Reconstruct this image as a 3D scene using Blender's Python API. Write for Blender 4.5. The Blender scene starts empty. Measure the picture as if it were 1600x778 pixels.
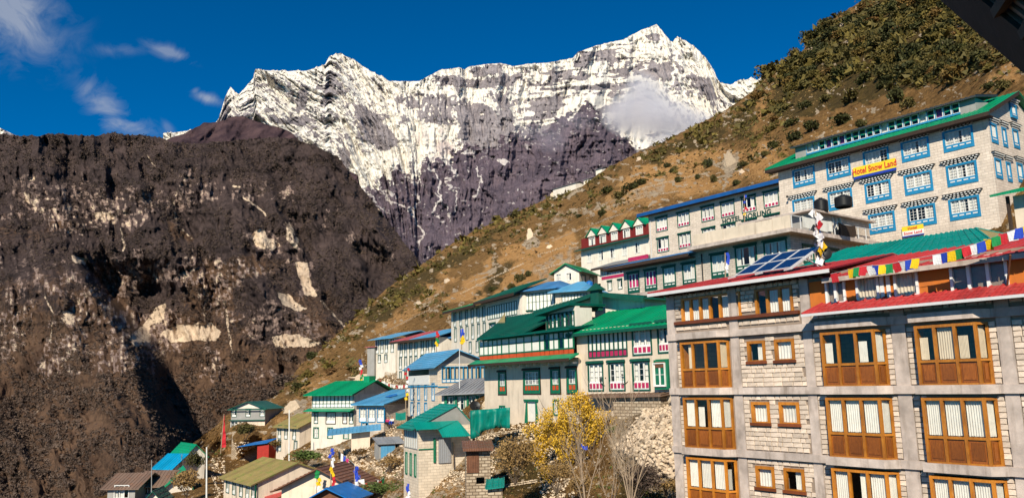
import bpy, math, random
import numpy as np
from mathutils import Matrix, Vector, Euler
random.seed(7); RNG = np.random.default_rng(7)
SC = bpy.context.scene; COL = SC.collection
R_ = math.radians
# ---------------------------------------------------------------- camera
F_PX, PITCH, ROLL = 1250.0, R_(9.6), R_(-1.2)
cam_data = bpy.data.cameras.new('camera'); cam = bpy.data.objects.new('camera', cam_data); COL.objects.link(cam)
cam_data.sensor_width = 36; cam_data.lens = 36*F_PX/1600; cam_data.clip_start = .1; cam_data.clip_end = 60000
CM = Matrix.Rotation(R_(90)+PITCH, 4, 'X') @ Matrix.Rotation(ROLL, 4, 'Z')
cam.matrix_world = CM; SC.camera = cam
RM = np.array(CM.to_3x3())
# ---------------------------------------------------------------- light
SUN_EL, SUN_H = R_(36), (-.28, -.96)            # horizontal direction towards the sun
sv = Vector((SUN_H[0]*math.cos(SUN_EL), SUN_H[1]*math.cos(SUN_EL), math.sin(SUN_EL))).normalized()
sl = bpy.data.lights.new('sun', 'SUN'); so = bpy.data.objects.new('sun', sl); COL.objects.link(so)
sl.energy = 4.4; sl.angle = R_(.5); sl.color = (1, .91, .74)
so.rotation_euler = (-sv).to_track_quat('-Z', 'Y').to_euler()
def nn(nodes, links, typ, *ins, **kw):
    n = nodes.new(typ)
    for k, v in kw.items(): setattr(n, k, v)
    for i, v in enumerate(ins):
        if v is None: continue
        if hasattr(v, 'links') or isinstance(v, bpy.types.NodeSocket): links.new(v, n.inputs[i])
        else: n.inputs[i].default_value = v
    return n
W = bpy.data.worlds.new('World'); SC.world = W; W.use_nodes = True
wn, wl = W.node_tree.nodes, W.node_tree.links
wn.clear()
wo = wn.new('ShaderNodeOutputWorld'); bg = wn.new('ShaderNodeBackground'); sky = wn.new('ShaderNodeTexSky')
sky.sky_type = 'NISHITA'; sky.sun_disc = False; sky.sun_elevation = SUN_EL
sky.sun_rotation = math.atan2(SUN_H[0], SUN_H[1]); sky.altitude = 3400; sky.dust_density = .7; sky.air_density = 1.0; sky.ozone_density = 3.0
bg.inputs[1].default_value = .066
hs = wn.new('ShaderNodeHueSaturation'); hs.inputs['Saturation'].default_value = 1.15; hs.inputs['Value'].default_value = 1.0
tv = wn.new('ShaderNodeVectorMath'); tv.operation = 'MULTIPLY'; tv.inputs[1].default_value = (.36, .80, 1.08); wl.new(sky.outputs[0], tv.inputs[0]); wl.new(tv.outputs[0], hs.inputs['Color'])
SC.view_settings.view_transform = 'Standard'; SC.view_settings.look = 'None'; SC.view_settings.exposure = 0.58; SC.view_settings.gamma = 1
SC.cycles.max_bounces = 5; SC.cycles.diffuse_bounces = 2; SC.cycles.glossy_bounces = 2; SC.cycles.transparent_max_bounces = 12
SC.cycles.volume_bounces = 3; SC.cycles.use_denoising = True; SC.cycles.caustics_reflective = False; SC.cycles.caustics_refractive = False
SC.cycles.volume_step_rate = 1.0; SC.cycles.volume_max_steps = 96

def rays(px, py):
    """photograph pixel -> unit-Y ray (numpy)"""
    px = np.asarray(px, float); py = np.asarray(py, float)
    v = np.stack([(px-800)/F_PX, -(py-389)/F_PX, -np.ones(np.broadcast(px, py).shape)], -1) @ RM.T
    return v/v[..., 1:2]
def P(px, py, D):
    return rays(px, py)*D if np.ndim(px) == 0 else rays(px, py)*np.asarray(D)[..., None]

# sky clouds: thin wisps in the sky texture, placed by direction
def wmath(op, a, b=None, c=None, clamp=False):
    n = nn(wn, wl, 'ShaderNodeMath', a, b, c, operation=op, use_clamp=clamp); return n.outputs[0]
geo = wn.new('ShaderNodeTexCoord'); dirv = geo.outputs['Generated']
cn = nn(wn, wl, 'ShaderNodeTexNoise'); wl.new(dirv, cn.inputs['Vector']); cn.inputs['Scale'].default_value = 27; cn.inputs['Detail'].default_value = 6; cn.inputs['Roughness'].default_value = .62; cn.inputs['Distortion'].default_value = .9
cloud = None
for (px, py, sx, sy, rot, amt) in [(15, 20, 85, 75, 20, .62), (70, 45, 60, 40, 30, .2), (165, 165, 55, 32, 50, .6), (195, 195, 62, 22, 15, .55), (135, 140, 22, 30, 60, .3), (265, 82, 46, 14, 12, .42),
                                   (190, 78, 60, 12, -8, .16), (322, 153, 27, 12, 14, .62), (305, 142, 12, 8, -40, .3), (262, 200, 10, 16, -30, .2)]:
    d = Vector(rays(px, py)).normalized()
    ax = (Vector(rays(px+10, py)).normalized()-d); ay = (Vector(rays(px, py+10)).normalized()-d); ax.normalize(); ay.normalize()
    c, s = math.cos(R_(rot)), math.sin(R_(rot)); ux = ax*c+ay*s; uy = ay*c-ax*s
    sub = nn(wn, wl, 'ShaderNodeVectorMath', dirv, tuple(d), operation='SUBTRACT').outputs[0]
    a = nn(wn, wl, 'ShaderNodeVectorMath', sub, tuple(ux*F_PX/sx), operation='DOT_PRODUCT').outputs['Value']
    b = nn(wn, wl, 'ShaderNodeVectorMath', sub, tuple(uy*F_PX/sy), operation='DOT_PRODUCT').outputs['Value']
    r = wmath('ADD', wmath('MULTIPLY', a, a), wmath('MULTIPLY', b, b))
    base = wmath('SUBTRACT', 1.15, wmath('SQRT', r))
    k = wmath('MULTIPLY', wmath('ADD', base, wmath('MULTIPLY_ADD', cn.outputs['Fac'], 3.4, -1.85)), amt, clamp=True)
    k = wmath('MINIMUM', k, amt)
    sf = wmath('MULTIPLY_ADD', base, .9, .22, clamp=True); k = wmath('MULTIPLY', k, wmath('MULTIPLY', sf, sf))
    fr = nn(wn, wl, 'ShaderNodeVectorMath', dirv, tuple(d), operation='DOT_PRODUCT').outputs['Value']
    k = wmath('MULTIPLY', k, wmath('GREATER_THAN', fr, .5))
    cloud = k if cloud is None else wmath('MAXIMUM', cloud, k)
mixc = nn(wn, wl, 'ShaderNodeMix', data_type='RGBA'); wl.new(cloud, mixc.inputs['Factor']); wl.new(hs.outputs[0], mixc.inputs['A']); mixc.inputs['B'].default_value = (4.6, 5.0, 5.8, 1)
wl.new(mixc.outputs['Result'], bg.inputs[0]); wl.new(bg.outputs[0], wo.inputs[0])

# ---------------------------------------------------------------- noise
_T = RNG.random((256, 256))
def vnoise(x, y, seed=0):
    x = np.asarray(x)+seed*37.7; y = np.asarray(y)+seed*91.3
    xi = np.floor(x).astype(int); yi = np.floor(y).astype(int); fx = x-xi; fy = y-yi
    fx = fx*fx*(3-2*fx); fy = fy*fy*(3-2*fy)
    a = _T[xi & 255, yi & 255]; b = _T[(xi+1) & 255, yi & 255]; c = _T[xi & 255, (yi+1) & 255]; d = _T[(xi+1) & 255, (yi+1) & 255]
    return (a*(1-fx)+b*fx)*(1-fy)+(c*(1-fx)+d*fx)*fy
def fbm(x, y, o=5, seed=0, g=.5):
    s = 0; a = 1; t = 0
    for i in range(o):
        s = s+a*vnoise(x*2**i, y*2**i, seed+i); t += a; a *= g
    return s/t
def ridged(x, y, o=5, seed=0, g=.55):
    s = 0; a = 1; t = 0
    for i in range(o):
        s = s+a*(1-np.abs(2*vnoise(x*2**i, y*2**i, seed+i)-1)); t += a; a *= g
    return s/t
def sstep(a, b, x):
    t = np.clip((x-a)/(b-a), 0, 1); return t*t*(3-2*t)
def seg_dist(X, Y, pts):
    d = np.full(X.shape, 1e9)
    for (x0, y0), (x1, y1) in zip(pts[:-1], pts[1:]):
        dx, dy = x1-x0, y1-y0; t = np.clip(((X-x0)*dx+(Y-y0)*dy)/(dx*dx+dy*dy+1e-9), 0, 1)
        d = np.minimum(d, np.hypot(X-x0-t*dx, Y-y0-t*dy))
    return d
def poly_in(X, Y, pts):
    ins = np.zeros(X.shape, bool); n = len(pts)
    for i in range(n):
        x0, y0 = pts[i]; x1, y1 = pts[(i+1) % n]
        if y0 == y1: continue
        c = ((y0 > Y) != (y1 > Y)) & (X < (x1-x0)*(Y-y0)/(y1-y0)+x0); ins ^= c
    return ins
def poly_soft(X, Y, pts, w):
    """1 inside, falling to 0 across about w pixels round the outline"""
    d = seg_dist(X, Y, list(pts)+[pts[0]]); d = np.where(poly_in(X, Y, pts), d, -d)
    return sstep(-w, w, d)
def curve(pts, x):
    p = np.array(pts, float); return np.interp(x, p[:, 0], p[:, 1])

# ---------------------------------------------------------------- object helpers
def finish(o, name=None, label=None, cat=None, group=None, kind=None):
    if label: o['label'] = label
    if cat: o['category'] = cat
    if group: o['group'] = group
    if kind: o['kind'] = kind
    return o
def link(name, data, mat=None, parent=None, loc=None, rz=0., **kw):
    o = bpy.data.objects.new(name, data); COL.objects.link(o)
    if mat is not None and data is not None and not len(data.materials): data.materials.append(mat)
    if parent is not None: o.parent = parent
    if loc is not None: o.location = loc
    if rz: o.rotation_euler = (0, 0, rz)
    return finish(o, **kw)
def fast_mesh(name, V, Fc, smooth=False):
    """V (n,3) array, Fc (m,k) array of equal polygons"""
    me = bpy.data.meshes.new(name); V = np.asarray(V, np.float32); Fc = np.asarray(Fc, np.int32); k = Fc.shape[1]
    me.vertices.add(len(V)); me.vertices.foreach_set('co', V.ravel())
    me.loops.add(Fc.size); me.loops.foreach_set('vertex_index', Fc.ravel())
    me.polygons.add(len(Fc)); me.polygons.foreach_set('loop_start', np.arange(0, Fc.size, k, dtype=np.int32))
    if smooth: me.polygons.foreach_set('use_smooth', np.ones(len(Fc), bool))
    me.update(calc_edges=True); return me
def grid_mesh(name, V, smooth=True, attrs=None):
    r, c = V.shape[:2]; i = np.arange(r*c).reshape(r, c)
    Fc = np.stack([i[:-1, :-1], i[1:, :-1], i[1:, 1:], i[:-1, 1:]], -1).reshape(-1, 4)
    me = fast_mesh(name, V.reshape(-1, 3), Fc, smooth)
    for k, a in (attrs or {}).items():
        at = me.attributes.new(k, 'FLOAT', 'POINT'); at.data.foreach_set('value', np.asarray(a, np.float32).ravel())
    return me
class MB:
    def __init__(s): s.v = []; s.f = []
    def poly(s, vs, fs):
        n = len(s.v); s.v += [tuple(p) for p in vs]; s.f += [tuple(i+n for i in f) for f in fs]; return s
    def box(s, x0, x1, y0, y1, z0, z1):
        return s.poly([(x0, y0, z0), (x1, y0, z0), (x1, y1, z0), (x0, y1, z0), (x0, y0, z1), (x1, y0, z1), (x1, y1, z1), (x0, y1, z1)],
                      [(0, 3, 2, 1), (4, 5, 6, 7), (0, 1, 5, 4), (1, 2, 6, 5), (2, 3, 7, 6), (3, 0, 4, 7)])
    def slab(s, pts, t, d=None):
        """polygon pts (any plane) thickened by t along -z (or vector d)"""
        d = Vector(d) if d is not None else Vector((0, 0, -t)); n = len(pts); P_ = [Vector(p) for p in pts]
        vs = P_+[p+d for p in P_]
        return s.poly(vs, [tuple(range(n)), tuple(range(2*n-1, n-1, -1))]+[(i, i+n, (i+1) % n+n, (i+1) % n) for i in range(n)])
    def bar(s, a, b, w, h=None, up=(0, 0, 1)):
        a = Vector(a); b = Vector(b); h = h or w; d = (b-a).normalized(); u = Vector(up)
        if abs(d.dot(u)) > .98: u = Vector((1, 0, 0))
        x = d.cross(u).normalized()*w/2; y = x.cross(d).normalized()*h/2
        vs = [a-x-y, a+x-y, a+x+y, a-x+y, b-x-y, b+x-y, b+x+y, b-x+y]
        return s.poly(vs, [(0, 1, 2, 3), (7, 6, 5, 4), (0, 4, 5, 1), (1, 5, 6, 2), (2, 6, 7, 3), (3, 7, 4, 0)])
    def tube(s, pts, rs, n=6, cap=True):
        pts = [Vector(p) for p in pts]
        if not isinstance(rs, (list, tuple)): rs = [rs]*len(pts)
        b = len(s.v)
        for i, p in enumerate(pts):
            d = (pts[min(i+1, len(pts)-1)]-pts[max(i-1, 0)]).normalized(); u = Vector((0, 0, 1)) if abs(d.z) < .9 else Vector((1, 0, 0))
            x = d.cross(u).normalized(); y = d.cross(x)
            for k in range(n):
                a = 2*math.pi*k/n; s.v.append(tuple(p+x*math.cos(a)*rs[i]+y*math.sin(a)*rs[i]))
        for i in range(len(pts)-1):
            for k in range(n):
                k2 = (k+1) % n; s.f.append((b+i*n+k, b+i*n+k2, b+(i+1)*n+k2, b+(i+1)*n+k))
        if cap: s.f.append(tuple(b+k for k in range(n))[::-1]); s.f.append(tuple(b+(len(pts)-1)*n+k for k in range(n)))
        return s
    def mesh(s, name='mesh', smooth=False):
        me = bpy.data.meshes.new(name); me.from_pydata(s.v, [], s.f)
        if smooth: me.polygons.foreach_set('use_smooth', [True]*len(s.f))
        me.update(); return me
    def build(s, name, mat, parent=None, smooth=False, **kw):
        return link(name, s.mesh(name, smooth), mat, parent, **kw)
_cache = {}
def cached(key, fn):
    if key not in _cache: _cache[key] = fn()
    return _cache[key]
def empty(name, loc, rz=0., label=None, cat=None, group=None):
    return link(name, None, None, None, loc, rz, label=label, cat=cat, group=group)
# ---------------------------------------------------------------- materials
class Mt:
    def __init__(s, name, rough=.8, spec=.3):
        s.m = bpy.data.materials.new(name); s.m.use_nodes = True; s.n = s.m.node_tree.nodes; s.l = s.m.node_tree.links
        s.b = s.n['Principled BSDF']; s.b.inputs['Roughness'].default_value = rough; s.b.inputs['Specular IOR Level'].default_value = spec
        s.tc = s.n.new('ShaderNodeTexCoord'); s.co = s.tc.outputs['Object']
    def N(s, typ, *ins, **kw): return nn(s.n, s.l, typ, *ins, **kw)
    def scale(s, v): return s.N('ShaderNodeMapping', s.co, None, None, v).outputs[0]
    def noise(s, sc, det=5, ro=.6, vec=None, dist=0.):
        n = s.N('ShaderNodeTexNoise'); s.l.new(vec or s.co, n.inputs['Vector']); n.inputs['Scale'].default_value = sc
        n.inputs['Detail'].default_value = det; n.inputs['Roughness'].default_value = ro; n.inputs['Distortion'].default_value = dist; return n.outputs['Fac']
    def ramp(s, f, *st, interp='LINEAR'):
        n = s.N('ShaderNodeValToRGB', f); cr = n.color_ramp; cr.interpolation = interp
        while len(cr.elements) < len(st): cr.elements.new(.5)
        for e, (p, c) in zip(cr.elements, st):
            e.position = p; e.color = (c, c, c, 1) if not isinstance(c, tuple) else (*c, 1)
        return n.outputs[0]
    def mix(s, f, a, b, blend='MIX'):
        n = s.N('ShaderNodeMix', data_type='RGBA', blend_type=blend)
        for i, v in (('Factor', f), ('A', a), ('B', b)):
            if isinstance(v, bpy.types.NodeSocket): s.l.new(v, n.inputs[i])
            else: n.inputs[i].default_value = (*v, 1) if isinstance(v, tuple) else v
        return n.outputs['Result']
    def math(s, op, a, b=0., c=0., clamp=False): return s.N('ShaderNodeMath', a, b, c, operation=op, use_clamp=clamp).outputs[0]
    def attr(s, name):
        n = s.N('ShaderNodeAttribute'); n.attribute_name = name; return n.outputs['Fac']
    def rnd(s): return s.N('ShaderNodeObjectInfo').outputs['Random']
    def color(s, c):
        if isinstance(c, tuple): s.b.inputs['Base Color'].default_value = (*c, 1)
        else: s.l.new(c, s.b.inputs['Base Color'])
        return s
    def bump(s, h, strength=.4, dist=.02):
        n = s.N('ShaderNodeBump'); s.l.new(h, n.inputs['Height']); n.inputs['Strength'].default_value = strength; n.inputs['Distance'].default_value = dist
        s.l.new(n.outputs[0], s.b.inputs['Normal']); return s
M = {}
def var(c, k): return tuple(min(1, v*k) for v in c)
def worn(name, c, rough=.7, amt=.35, sc=1.6, spec=.3, dirt=(.16, .12, .09), dirtamt=.25, bump=.15, streak=True):
    m = Mt(name, rough, spec); a = m.noise(sc, 6, .65); b = m.noise(sc*.9, 5, .6, m.scale((3, 3, .5)) if streak else None)
    k = m.ramp(a, (.3, 1-amt), (.7, 1.0)); base = m.mix(1.0, c, k, 'MULTIPLY')
    base = m.mix(m.math('MULTIPLY', m.ramp(b, (.52, 0.), (.75, 1.)), dirtamt), base, dirt)
    rr = m.math('MULTIPLY_ADD', m.rnd(), .16, .92); base = m.mix(1.0, base, m.N('ShaderNodeCombineXYZ', rr, rr, rr).outputs[0], 'MULTIPLY')
    m.color(base).bump(m.noise(28, 4, .6), bump, .02); M[name] = m.m; return m
worn('plaster_white', (.80, .72, .61), .85, .2, .8, dirtamt=.35)
worn('plaster_cream', (.76, .63, .49), .85, .22, .7, dirtamt=.4)
worn('plaster_grey', (.34, .33, .31), .9, .25, .9, dirtamt=.3)
worn('concrete', (.60, .50, .44), .9, .5, 1.1, dirtamt=.7, bump=.5)
worn('paint_white', (.78, .77, .73), .5, .12, 3, dirtamt=.12, streak=False)
worn('paint_blue', (.02, .24, .46), .45, .3, 3, dirtamt=.12)
worn('paint_green', (.01, .17, .085), .45, .35, 3, dirtamt=.12)
worn('paint_dkgreen', (.008, .09, .06), .5, .35, 3, dirtamt=.12)
worn('paint_red', (.40, .035, .025), .5, .3, 3, dirtamt=.12)
worn('paint_oxblood', (.22, .022, .016), .6, .3, 3, dirtamt=.15); worn('skin', (.42, .22, .13), .6, .1, 3, dirtamt=0)
worn('paint_pink', (.48, .03, .11), .5, .3, 3, dirtamt=.1)
worn('paint_orange', (.62, .085, .02), .5, .3, 3, dirtamt=.1)
worn('wall_orange', (.60, .17, .025), .8, .25, 1.5, dirtamt=.2)
worn('dark_wood', (.05, .03, .02), .7, .4, 5, dirtamt=.1)
worn('dark_metal', (.02, .02, .02), .5, .3, 4, dirtamt=.1)
worn('plank_brown', (.20, .085, .045), .8, .5, 3, dirtamt=.2)
worn('black_plastic', (.012, .013, .015), .45, .3, 3, dirtamt=.05)
worn('curtain_cream', (.70, .60, .45), .9, .15, 3, dirtamt=.05)
worn('curtain_white', (.78, .76, .69), .9, .15, 3, dirtamt=.05)
worn('curtain_purple', (.20, .04, .20), .9, .2, 3, dirtamt=.05)
worn('curtain_pink', (.55, .03, .16), .9, .2, 3, dirtamt=.05)
worn('sign_yellow', (.82, .62, .03), .5, .1, 3, dirtamt=.05)
worn('sign_red', (.55, .02, .03), .5, .1, 3, dirtamt=.02)
worn('sign_blue', (.02, .05, .35), .5, .1, 3, dirtamt=.02)
worn('sign_white', (.75, .74, .7), .5, .1, 3, dirtamt=.05)
worn('letter_green', (.01, .06, .05), .5, .2, 3, dirtamt=.02)
for n_, c_ in dict(flag_blue=(.02, .06, .45), flag_white=(.75, .74, .74), flag_red=(.50, .02, .03), flag_green=(.01, .22, .06), flag_yellow=(.80, .50, .01)).items():
    worn(n_, c_, .85, .2, 4, dirtamt=.08)
worn('tarp_teal', (.0, .20, .15), .45, .4, 1.5, dirtamt=.1, bump=.5); worn('tarp_blue', (.01, .16, .50), .4, .35, 1.5, dirtamt=.1)
worn('steel_white', (.62, .62, .62), .4, .1, 3, dirtamt=.1)
# varnished wood with grain
def wood(name, c1, c2):
    m = Mt(name, .38, .5); g = m.noise(3.0, 6, .7, m.scale((9, 9, 1.2)), 1.2); k = m.noise(1.1, 3, .5)
    base = m.mix(m.ramp(g, (.3, 0.), (.68, 1.)), c1, c2); base = m.mix(m.math('MULTIPLY', m.ramp(k, (.4, 0.), (.7, 1.)), .5), base, (.12, .035, .006))
    rr = m.math('MULTIPLY_ADD', m.rnd(), .5, .72); base = m.mix(1.0, base, m.N('ShaderNodeCombineXYZ', rr, rr, rr).outputs[0], 'MULTIPLY')
    m.color(base).bump(g, .3, .01); M[name] = m.m
wood('wood_varnish', (.36, .10, .008), (.66, .27, .03)); wood('wood_panel', (.13, .034, .005), (.36, .11, .015)); wood('wood_sill', (.12, .03, .01), (.26, .07, .02))
# corrugated metal roofs
def roofmat(name, c, rust=.15, rustc=(.22, .09, .04), rough=.42, corr=40, amt=.3, along='x'):
    m = Mt(name, rough, .5); a = m.noise(.35, 6, .65); b = m.noise(1.3, 6, .7)
    sp = m.N('ShaderNodeSeparateXYZ', m.co); w = m.math('SINE', m.math('MULTIPLY', sp.outputs[0 if along == 'x' else 1], corr))
    sh = m.math('FRACT', m.math('MULTIPLY', sp.outputs[0 if along == 'x' else 1], 1.2)); seam = m.ramp(sh, (.0, .8), (.05, 1.))
    pan = m.N('ShaderNodeTexWhiteNoise', noise_dimensions='1D'); m.l.new(m.math('FLOOR', m.math('MULTIPLY', sp.outputs[0 if along == 'x' else 1], 1.2)), pan.inputs['W'])
    base = m.mix(1.0, c, m.ramp(a, (.25, 1-amt), (.75, 1.)), 'MULTIPLY'); base = m.mix(.8, base, seam, 'MULTIPLY')
    pv = m.math('MULTIPLY_ADD', pan.outputs[0], .22, .84); base = m.mix(1.0, base, m.N('ShaderNodeCombineXYZ', pv, pv, pv).outputs[0], 'MULTIPLY')
    base = m.mix(m.math('MULTIPLY', m.ramp(b, (.50, 0.), (.72, 1.)), rust), base, rustc); m.color(base)
    m.bump(m.math('ADD', w, m.math('MULTIPLY', a, 6.)), .35, .02); M[name] = m.m
roofmat('roof_green', (.0, .30, .13), .35, (.03, .13, .08)); roofmat('roof_dkgreen', (.0, .11, .075), .35, (.02, .05, .04)); roofmat('roof_teal', (.0, .26, .21), .35, (.02, .1, .09))
roofmat('roof_blue', (.05, .22, .48), .35, (.25, .18, .14)); roofmat('roof_ltblue', (.10, .36, .60), .25, (.35, .36, .38)); roofmat('roof_deepblue', (.01, .10, .34), .1, (.1, .1, .1))
roofmat('roof_cyan', (.0, .30, .55), .1, (.1, .2, .25)); roofmat('roof_red', (.50, .05, .05), .2, (.3, .12, .1)); roofmat('roof_pink', (.46, .10, .12), .35, (.5, .3, .28)); roofmat('roof_grey', (.30, .31, .33), .5, (.2, .13, .09))
roofmat('roof_mossy', (.36, .28, .11), .85, (.15, .24, .04)); roofmat('roof_rust', (.20, .085, .045), .5, (.11, .06, .04)); roofmat('roof_rustgrey', (.22, .145, .105), .7, (.22, .09, .04)); roofmat('roof_dark', (.04, .05, .05), .2)
# masonry of the far walls (courses too small to pick apart)
def masonry(name, c1, c2, mortar, bw, bh, ms=.015, amt=.35):
    m = Mt(name, .9, .2); sp = m.N('ShaderNodeSeparateXYZ', m.co); v = m.N('ShaderNodeCombineXYZ', m.math('ADD', sp.outputs[0], sp.outputs[1]), sp.outputs[2]).outputs[0]
    br = m.N('ShaderNodeTexBrick'); m.l.new(v, br.inputs['Vector']); br.inputs['Scale'].default_value = 1; br.inputs['Brick Width'].default_value = bw; br.inputs['Row Height'].default_value = bh
    br.inputs['Mortar Size'].default_value = ms; br.inputs['Color1'].default_value = (*c1, 1); br.inputs['Color2'].default_value = (*c2, 1); br.inputs['Mortar'].default_value = (*mortar, 1); br.inputs['Mortar Smooth'].default_value = .3
    a = m.noise(.5, 6, .65); base = m.mix(1.0, br.outputs['Color'], m.ramp(a, (.3, 1-amt), (.7, 1.)), 'MULTIPLY')
    b = m.noise(.9, 5, .6, m.scale((3, 3, .4))); base = m.mix(m.math('MULTIPLY', m.ramp(b, (.5, 0.), (.8, 1.)), .3), base, (.2, .17, .14))
    m.color(base).bump(m.math('ADD', m.math('MULTIPLY', br.outputs['Fac'], -1.), m.noise(12, 4, .6)), .5, .03); M[name] = m.m
masonry('block_pale', (.80, .68, .565), (.68, .575, .475), (.56, .47, .39), .55, .24, .018, .28)
masonry('block_grey', (.72, .62, .52), (.56, .48, .40), (.42, .35, .29), .5, .2, .02, .28)
masonry('block_cream', (.78, .66, .52), (.66, .56, .44), (.54, .45, .35), .5, .22, .014, .25)
masonry('stone_tan', (.60, .49, .36), (.38, .29, .20), (.17, .12, .08), .42, .2, .03)
# single pieces of stone
def stone(name, c, k=.5):
    m = Mt(name, .9, .25); a = m.noise(4, 6, .65); rr = m.math('MULTIPLY_ADD', m.rnd(), k, 1-k*.55)
    base = m.mix(1.0, c, m.ramp(a, (.25, .6), (.75, 1.)), 'MULTIPLY'); base = m.mix(1.0, base, m.N('ShaderNodeCombineXYZ', rr, rr, rr).outputs[0], 'MULTIPLY')
    m.color(base).bump(m.noise(14, 5, .65), .6, .03); M[name] = m.m
stone('brick_stone', (.76, .62, .50), .40); stone('rubble_stone', (.56, .44, .32), .6); stone('wall_stone', (.62, .49, .35), .6)
m = Mt('mortar', .95, .1); m.color(m.mix(m.noise(5, 5), (.20, .15, .115), (.34, .265, .21))).bump(m.noise(30, 4), .6, .02); M['mortar'] = m.m
# glass: dark reflective pane one can look through
def glass(name, tint, t):
    mat = bpy.data.materials.new(name); mat.use_nodes = True; n, l = mat.node_tree.nodes, mat.node_tree.links; n.clear()
    out = n.new('ShaderNodeOutputMaterial'); g = n.new('ShaderNodeBsdfGlossy'); g.inputs['Roughness'].default_value = .04; g.inputs['Color'].default_value = (*tint, 1)
    tr = n.new('ShaderNodeBsdfTransparent'); tr.inputs[0].default_value = (t, t, t, 1); lw = n.new('ShaderNodeLayerWeight'); lw.inputs[0].default_value = .5; pw = n.new('ShaderNodeMath'); pw.operation = 'POWER'; l.new(lw.outputs['Facing'], pw.inputs[0]); pw.inputs[1].default_value = 3.; fr = n.new('ShaderNodeMath'); fr.operation = 'MULTIPLY_ADD'; l.new(pw.outputs[0], fr.inputs[0]); fr.inputs[1].default_value = .30; fr.inputs[2].default_value = .025
    mx = n.new('ShaderNodeMixShader'); l.new(fr.outputs[0], mx.inputs[0]); l.new(tr.outputs[0], mx.inputs[1]); l.new(g.outputs[0], mx.inputs[2]); l.new(mx.outputs[0], out.inputs[0]); M[name] = mat
glass('glass', (.8, .8, .8), .97)
m = Mt('solar_cell', .12, .8); sp = m.N('ShaderNodeTexBrick'); m.l.new(m.co, sp.inputs['Vector']); sp.offset = 0; sp.inputs['Scale'].default_value = 1; sp.inputs['Brick Width'].default_value = .16; sp.inputs['Row Height'].default_value = .16
sp.inputs['Mortar Size'].default_value = .006; sp.inputs['Color1'].default_value = (.003, .010, .055, 1); sp.inputs['Color2'].default_value = (.004, .014, .07, 1); sp.inputs['Mortar'].default_value = (.03, .05, .11, 1); m.color(sp.outputs['Color']); M['solar_cell'] = m.m
# foliage
def leafmat(name, c1, c2, c3=None, sc=.35):
    m = Mt(name, .7, .2); a = m.noise(sc, 3, .5); b = m.noise(sc*9, 3, .6); g = m.N('ShaderNodeNewGeometry'); 
    base = m.mix(m.ramp(m.math('ADD', m.math('MULTIPLY', a, .5), m.math('MULTIPLY', b, .5)), (.35, 0.), (.65, 1.)), c1, c2)
    if c3: base = m.mix(m.math('MULTIPLY', m.ramp(m.rnd(), (.5, 0.), (.9, 1.)), .8), base, c3)
    m.color(base); M[name] = m.m
leafmat('leaf_juniper', (.020, .024, .009), (.075, .072, .018), (.11, .085, .025)); leafmat('leaf_olive', (.07, .055, .014), (.18, .135, .03), (.15, .075, .022))
leafmat('leaf_dry', (.20, .12, .045), (.33, .21, .08), (.15, .07, .03), .8); leafmat('leaf_yellow', (.46, .25, .02), (.74, .48, .05), None, 1.2); leafmat('leaf_dark', (.050, .035, .028), (.13, .088, .066), None, .02)
leafmat('leaf_scrub', (.045, .028, .012), (.13, .08, .028), None, .6); leafmat('leaf_green', (.05, .08, .02), (.13, .17, .04), None, 1.)
worn('bark', (.16, .115, .08), .9, .4, 4); worn('twig', (.38, .28, .19), .9, .35, 3, dirtamt=.1)
# ---------------------------------------------------------------- terrain materials
def terrain(name, cols, sc, bump, bsc, rough=.95):
    """cols: list of (attribute or None, colour A, colour B); later ones lie over earlier ones"""
    m = Mt(name, rough, .1); a = m.noise(sc, 8, .68); b = m.noise(sc*7, 6, .7); cur = None
    f = m.ramp(m.math('ADD', m.math('MULTIPLY', a, .55), m.math('MULTIPLY', b, .45)), (.40, 0.), (.60, 1.))
    for at, c1, c2 in cols:
        c = m.mix(f, c1, c2)
        if cur is None: cur = c
        else:
            k = m.math('ADD', m.attr(at), m.math('MULTIPLY', m.math('SUBTRACT', b, .5), .9)); cur = m.mix(m.ramp(k, (.42, 0.), (.58, 1.)), cur, c)
    m.color(cur).bump(m.math('ADD', m.noise(bsc, 8, .7), m.math('MULTIPLY', m.noise(bsc*6, 5, .7), .4)), bump[0], bump[1]); M[name] = m.m; return m
terrain('mat_peak', [(None, (.76, .70, .62), (.82, .78, .71)), ('tan', (.46, .38, .36), (.66, .58, .54)), ('rock', (.17, .15, .165), (.36, .32, .33)), ('low', (.062, .050, .070), (.165, .125, .15)), ('couloir', (.70, .64, .60), (.42, .38, .38))], .004, (.9, 25.), .02)  # low: bare rock with the purple of distance haze mixed into its colour
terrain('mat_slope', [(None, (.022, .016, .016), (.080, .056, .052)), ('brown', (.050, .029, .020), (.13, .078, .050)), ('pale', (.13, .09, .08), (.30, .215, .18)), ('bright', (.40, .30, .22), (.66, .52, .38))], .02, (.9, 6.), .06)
terrain('mat_hill', [(None, (.085, .044, .015), (.32, .18, .065)), ('grass', (.33, .16, .05), (.54, .31, .125)), ('scrub', (.035, .027, .010), (.12, .078, .026)), ('rock', (.24, .18, .12), (.56, .44, .31))], .45, (1., .7), 1.4)
m = Mt('mat_valley', .95, .1); m.color(m.mix(m.noise(.01, 6), (.03, .022, .016), (.09, .06, .04))); M['mat_valley'] = m.m

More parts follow.
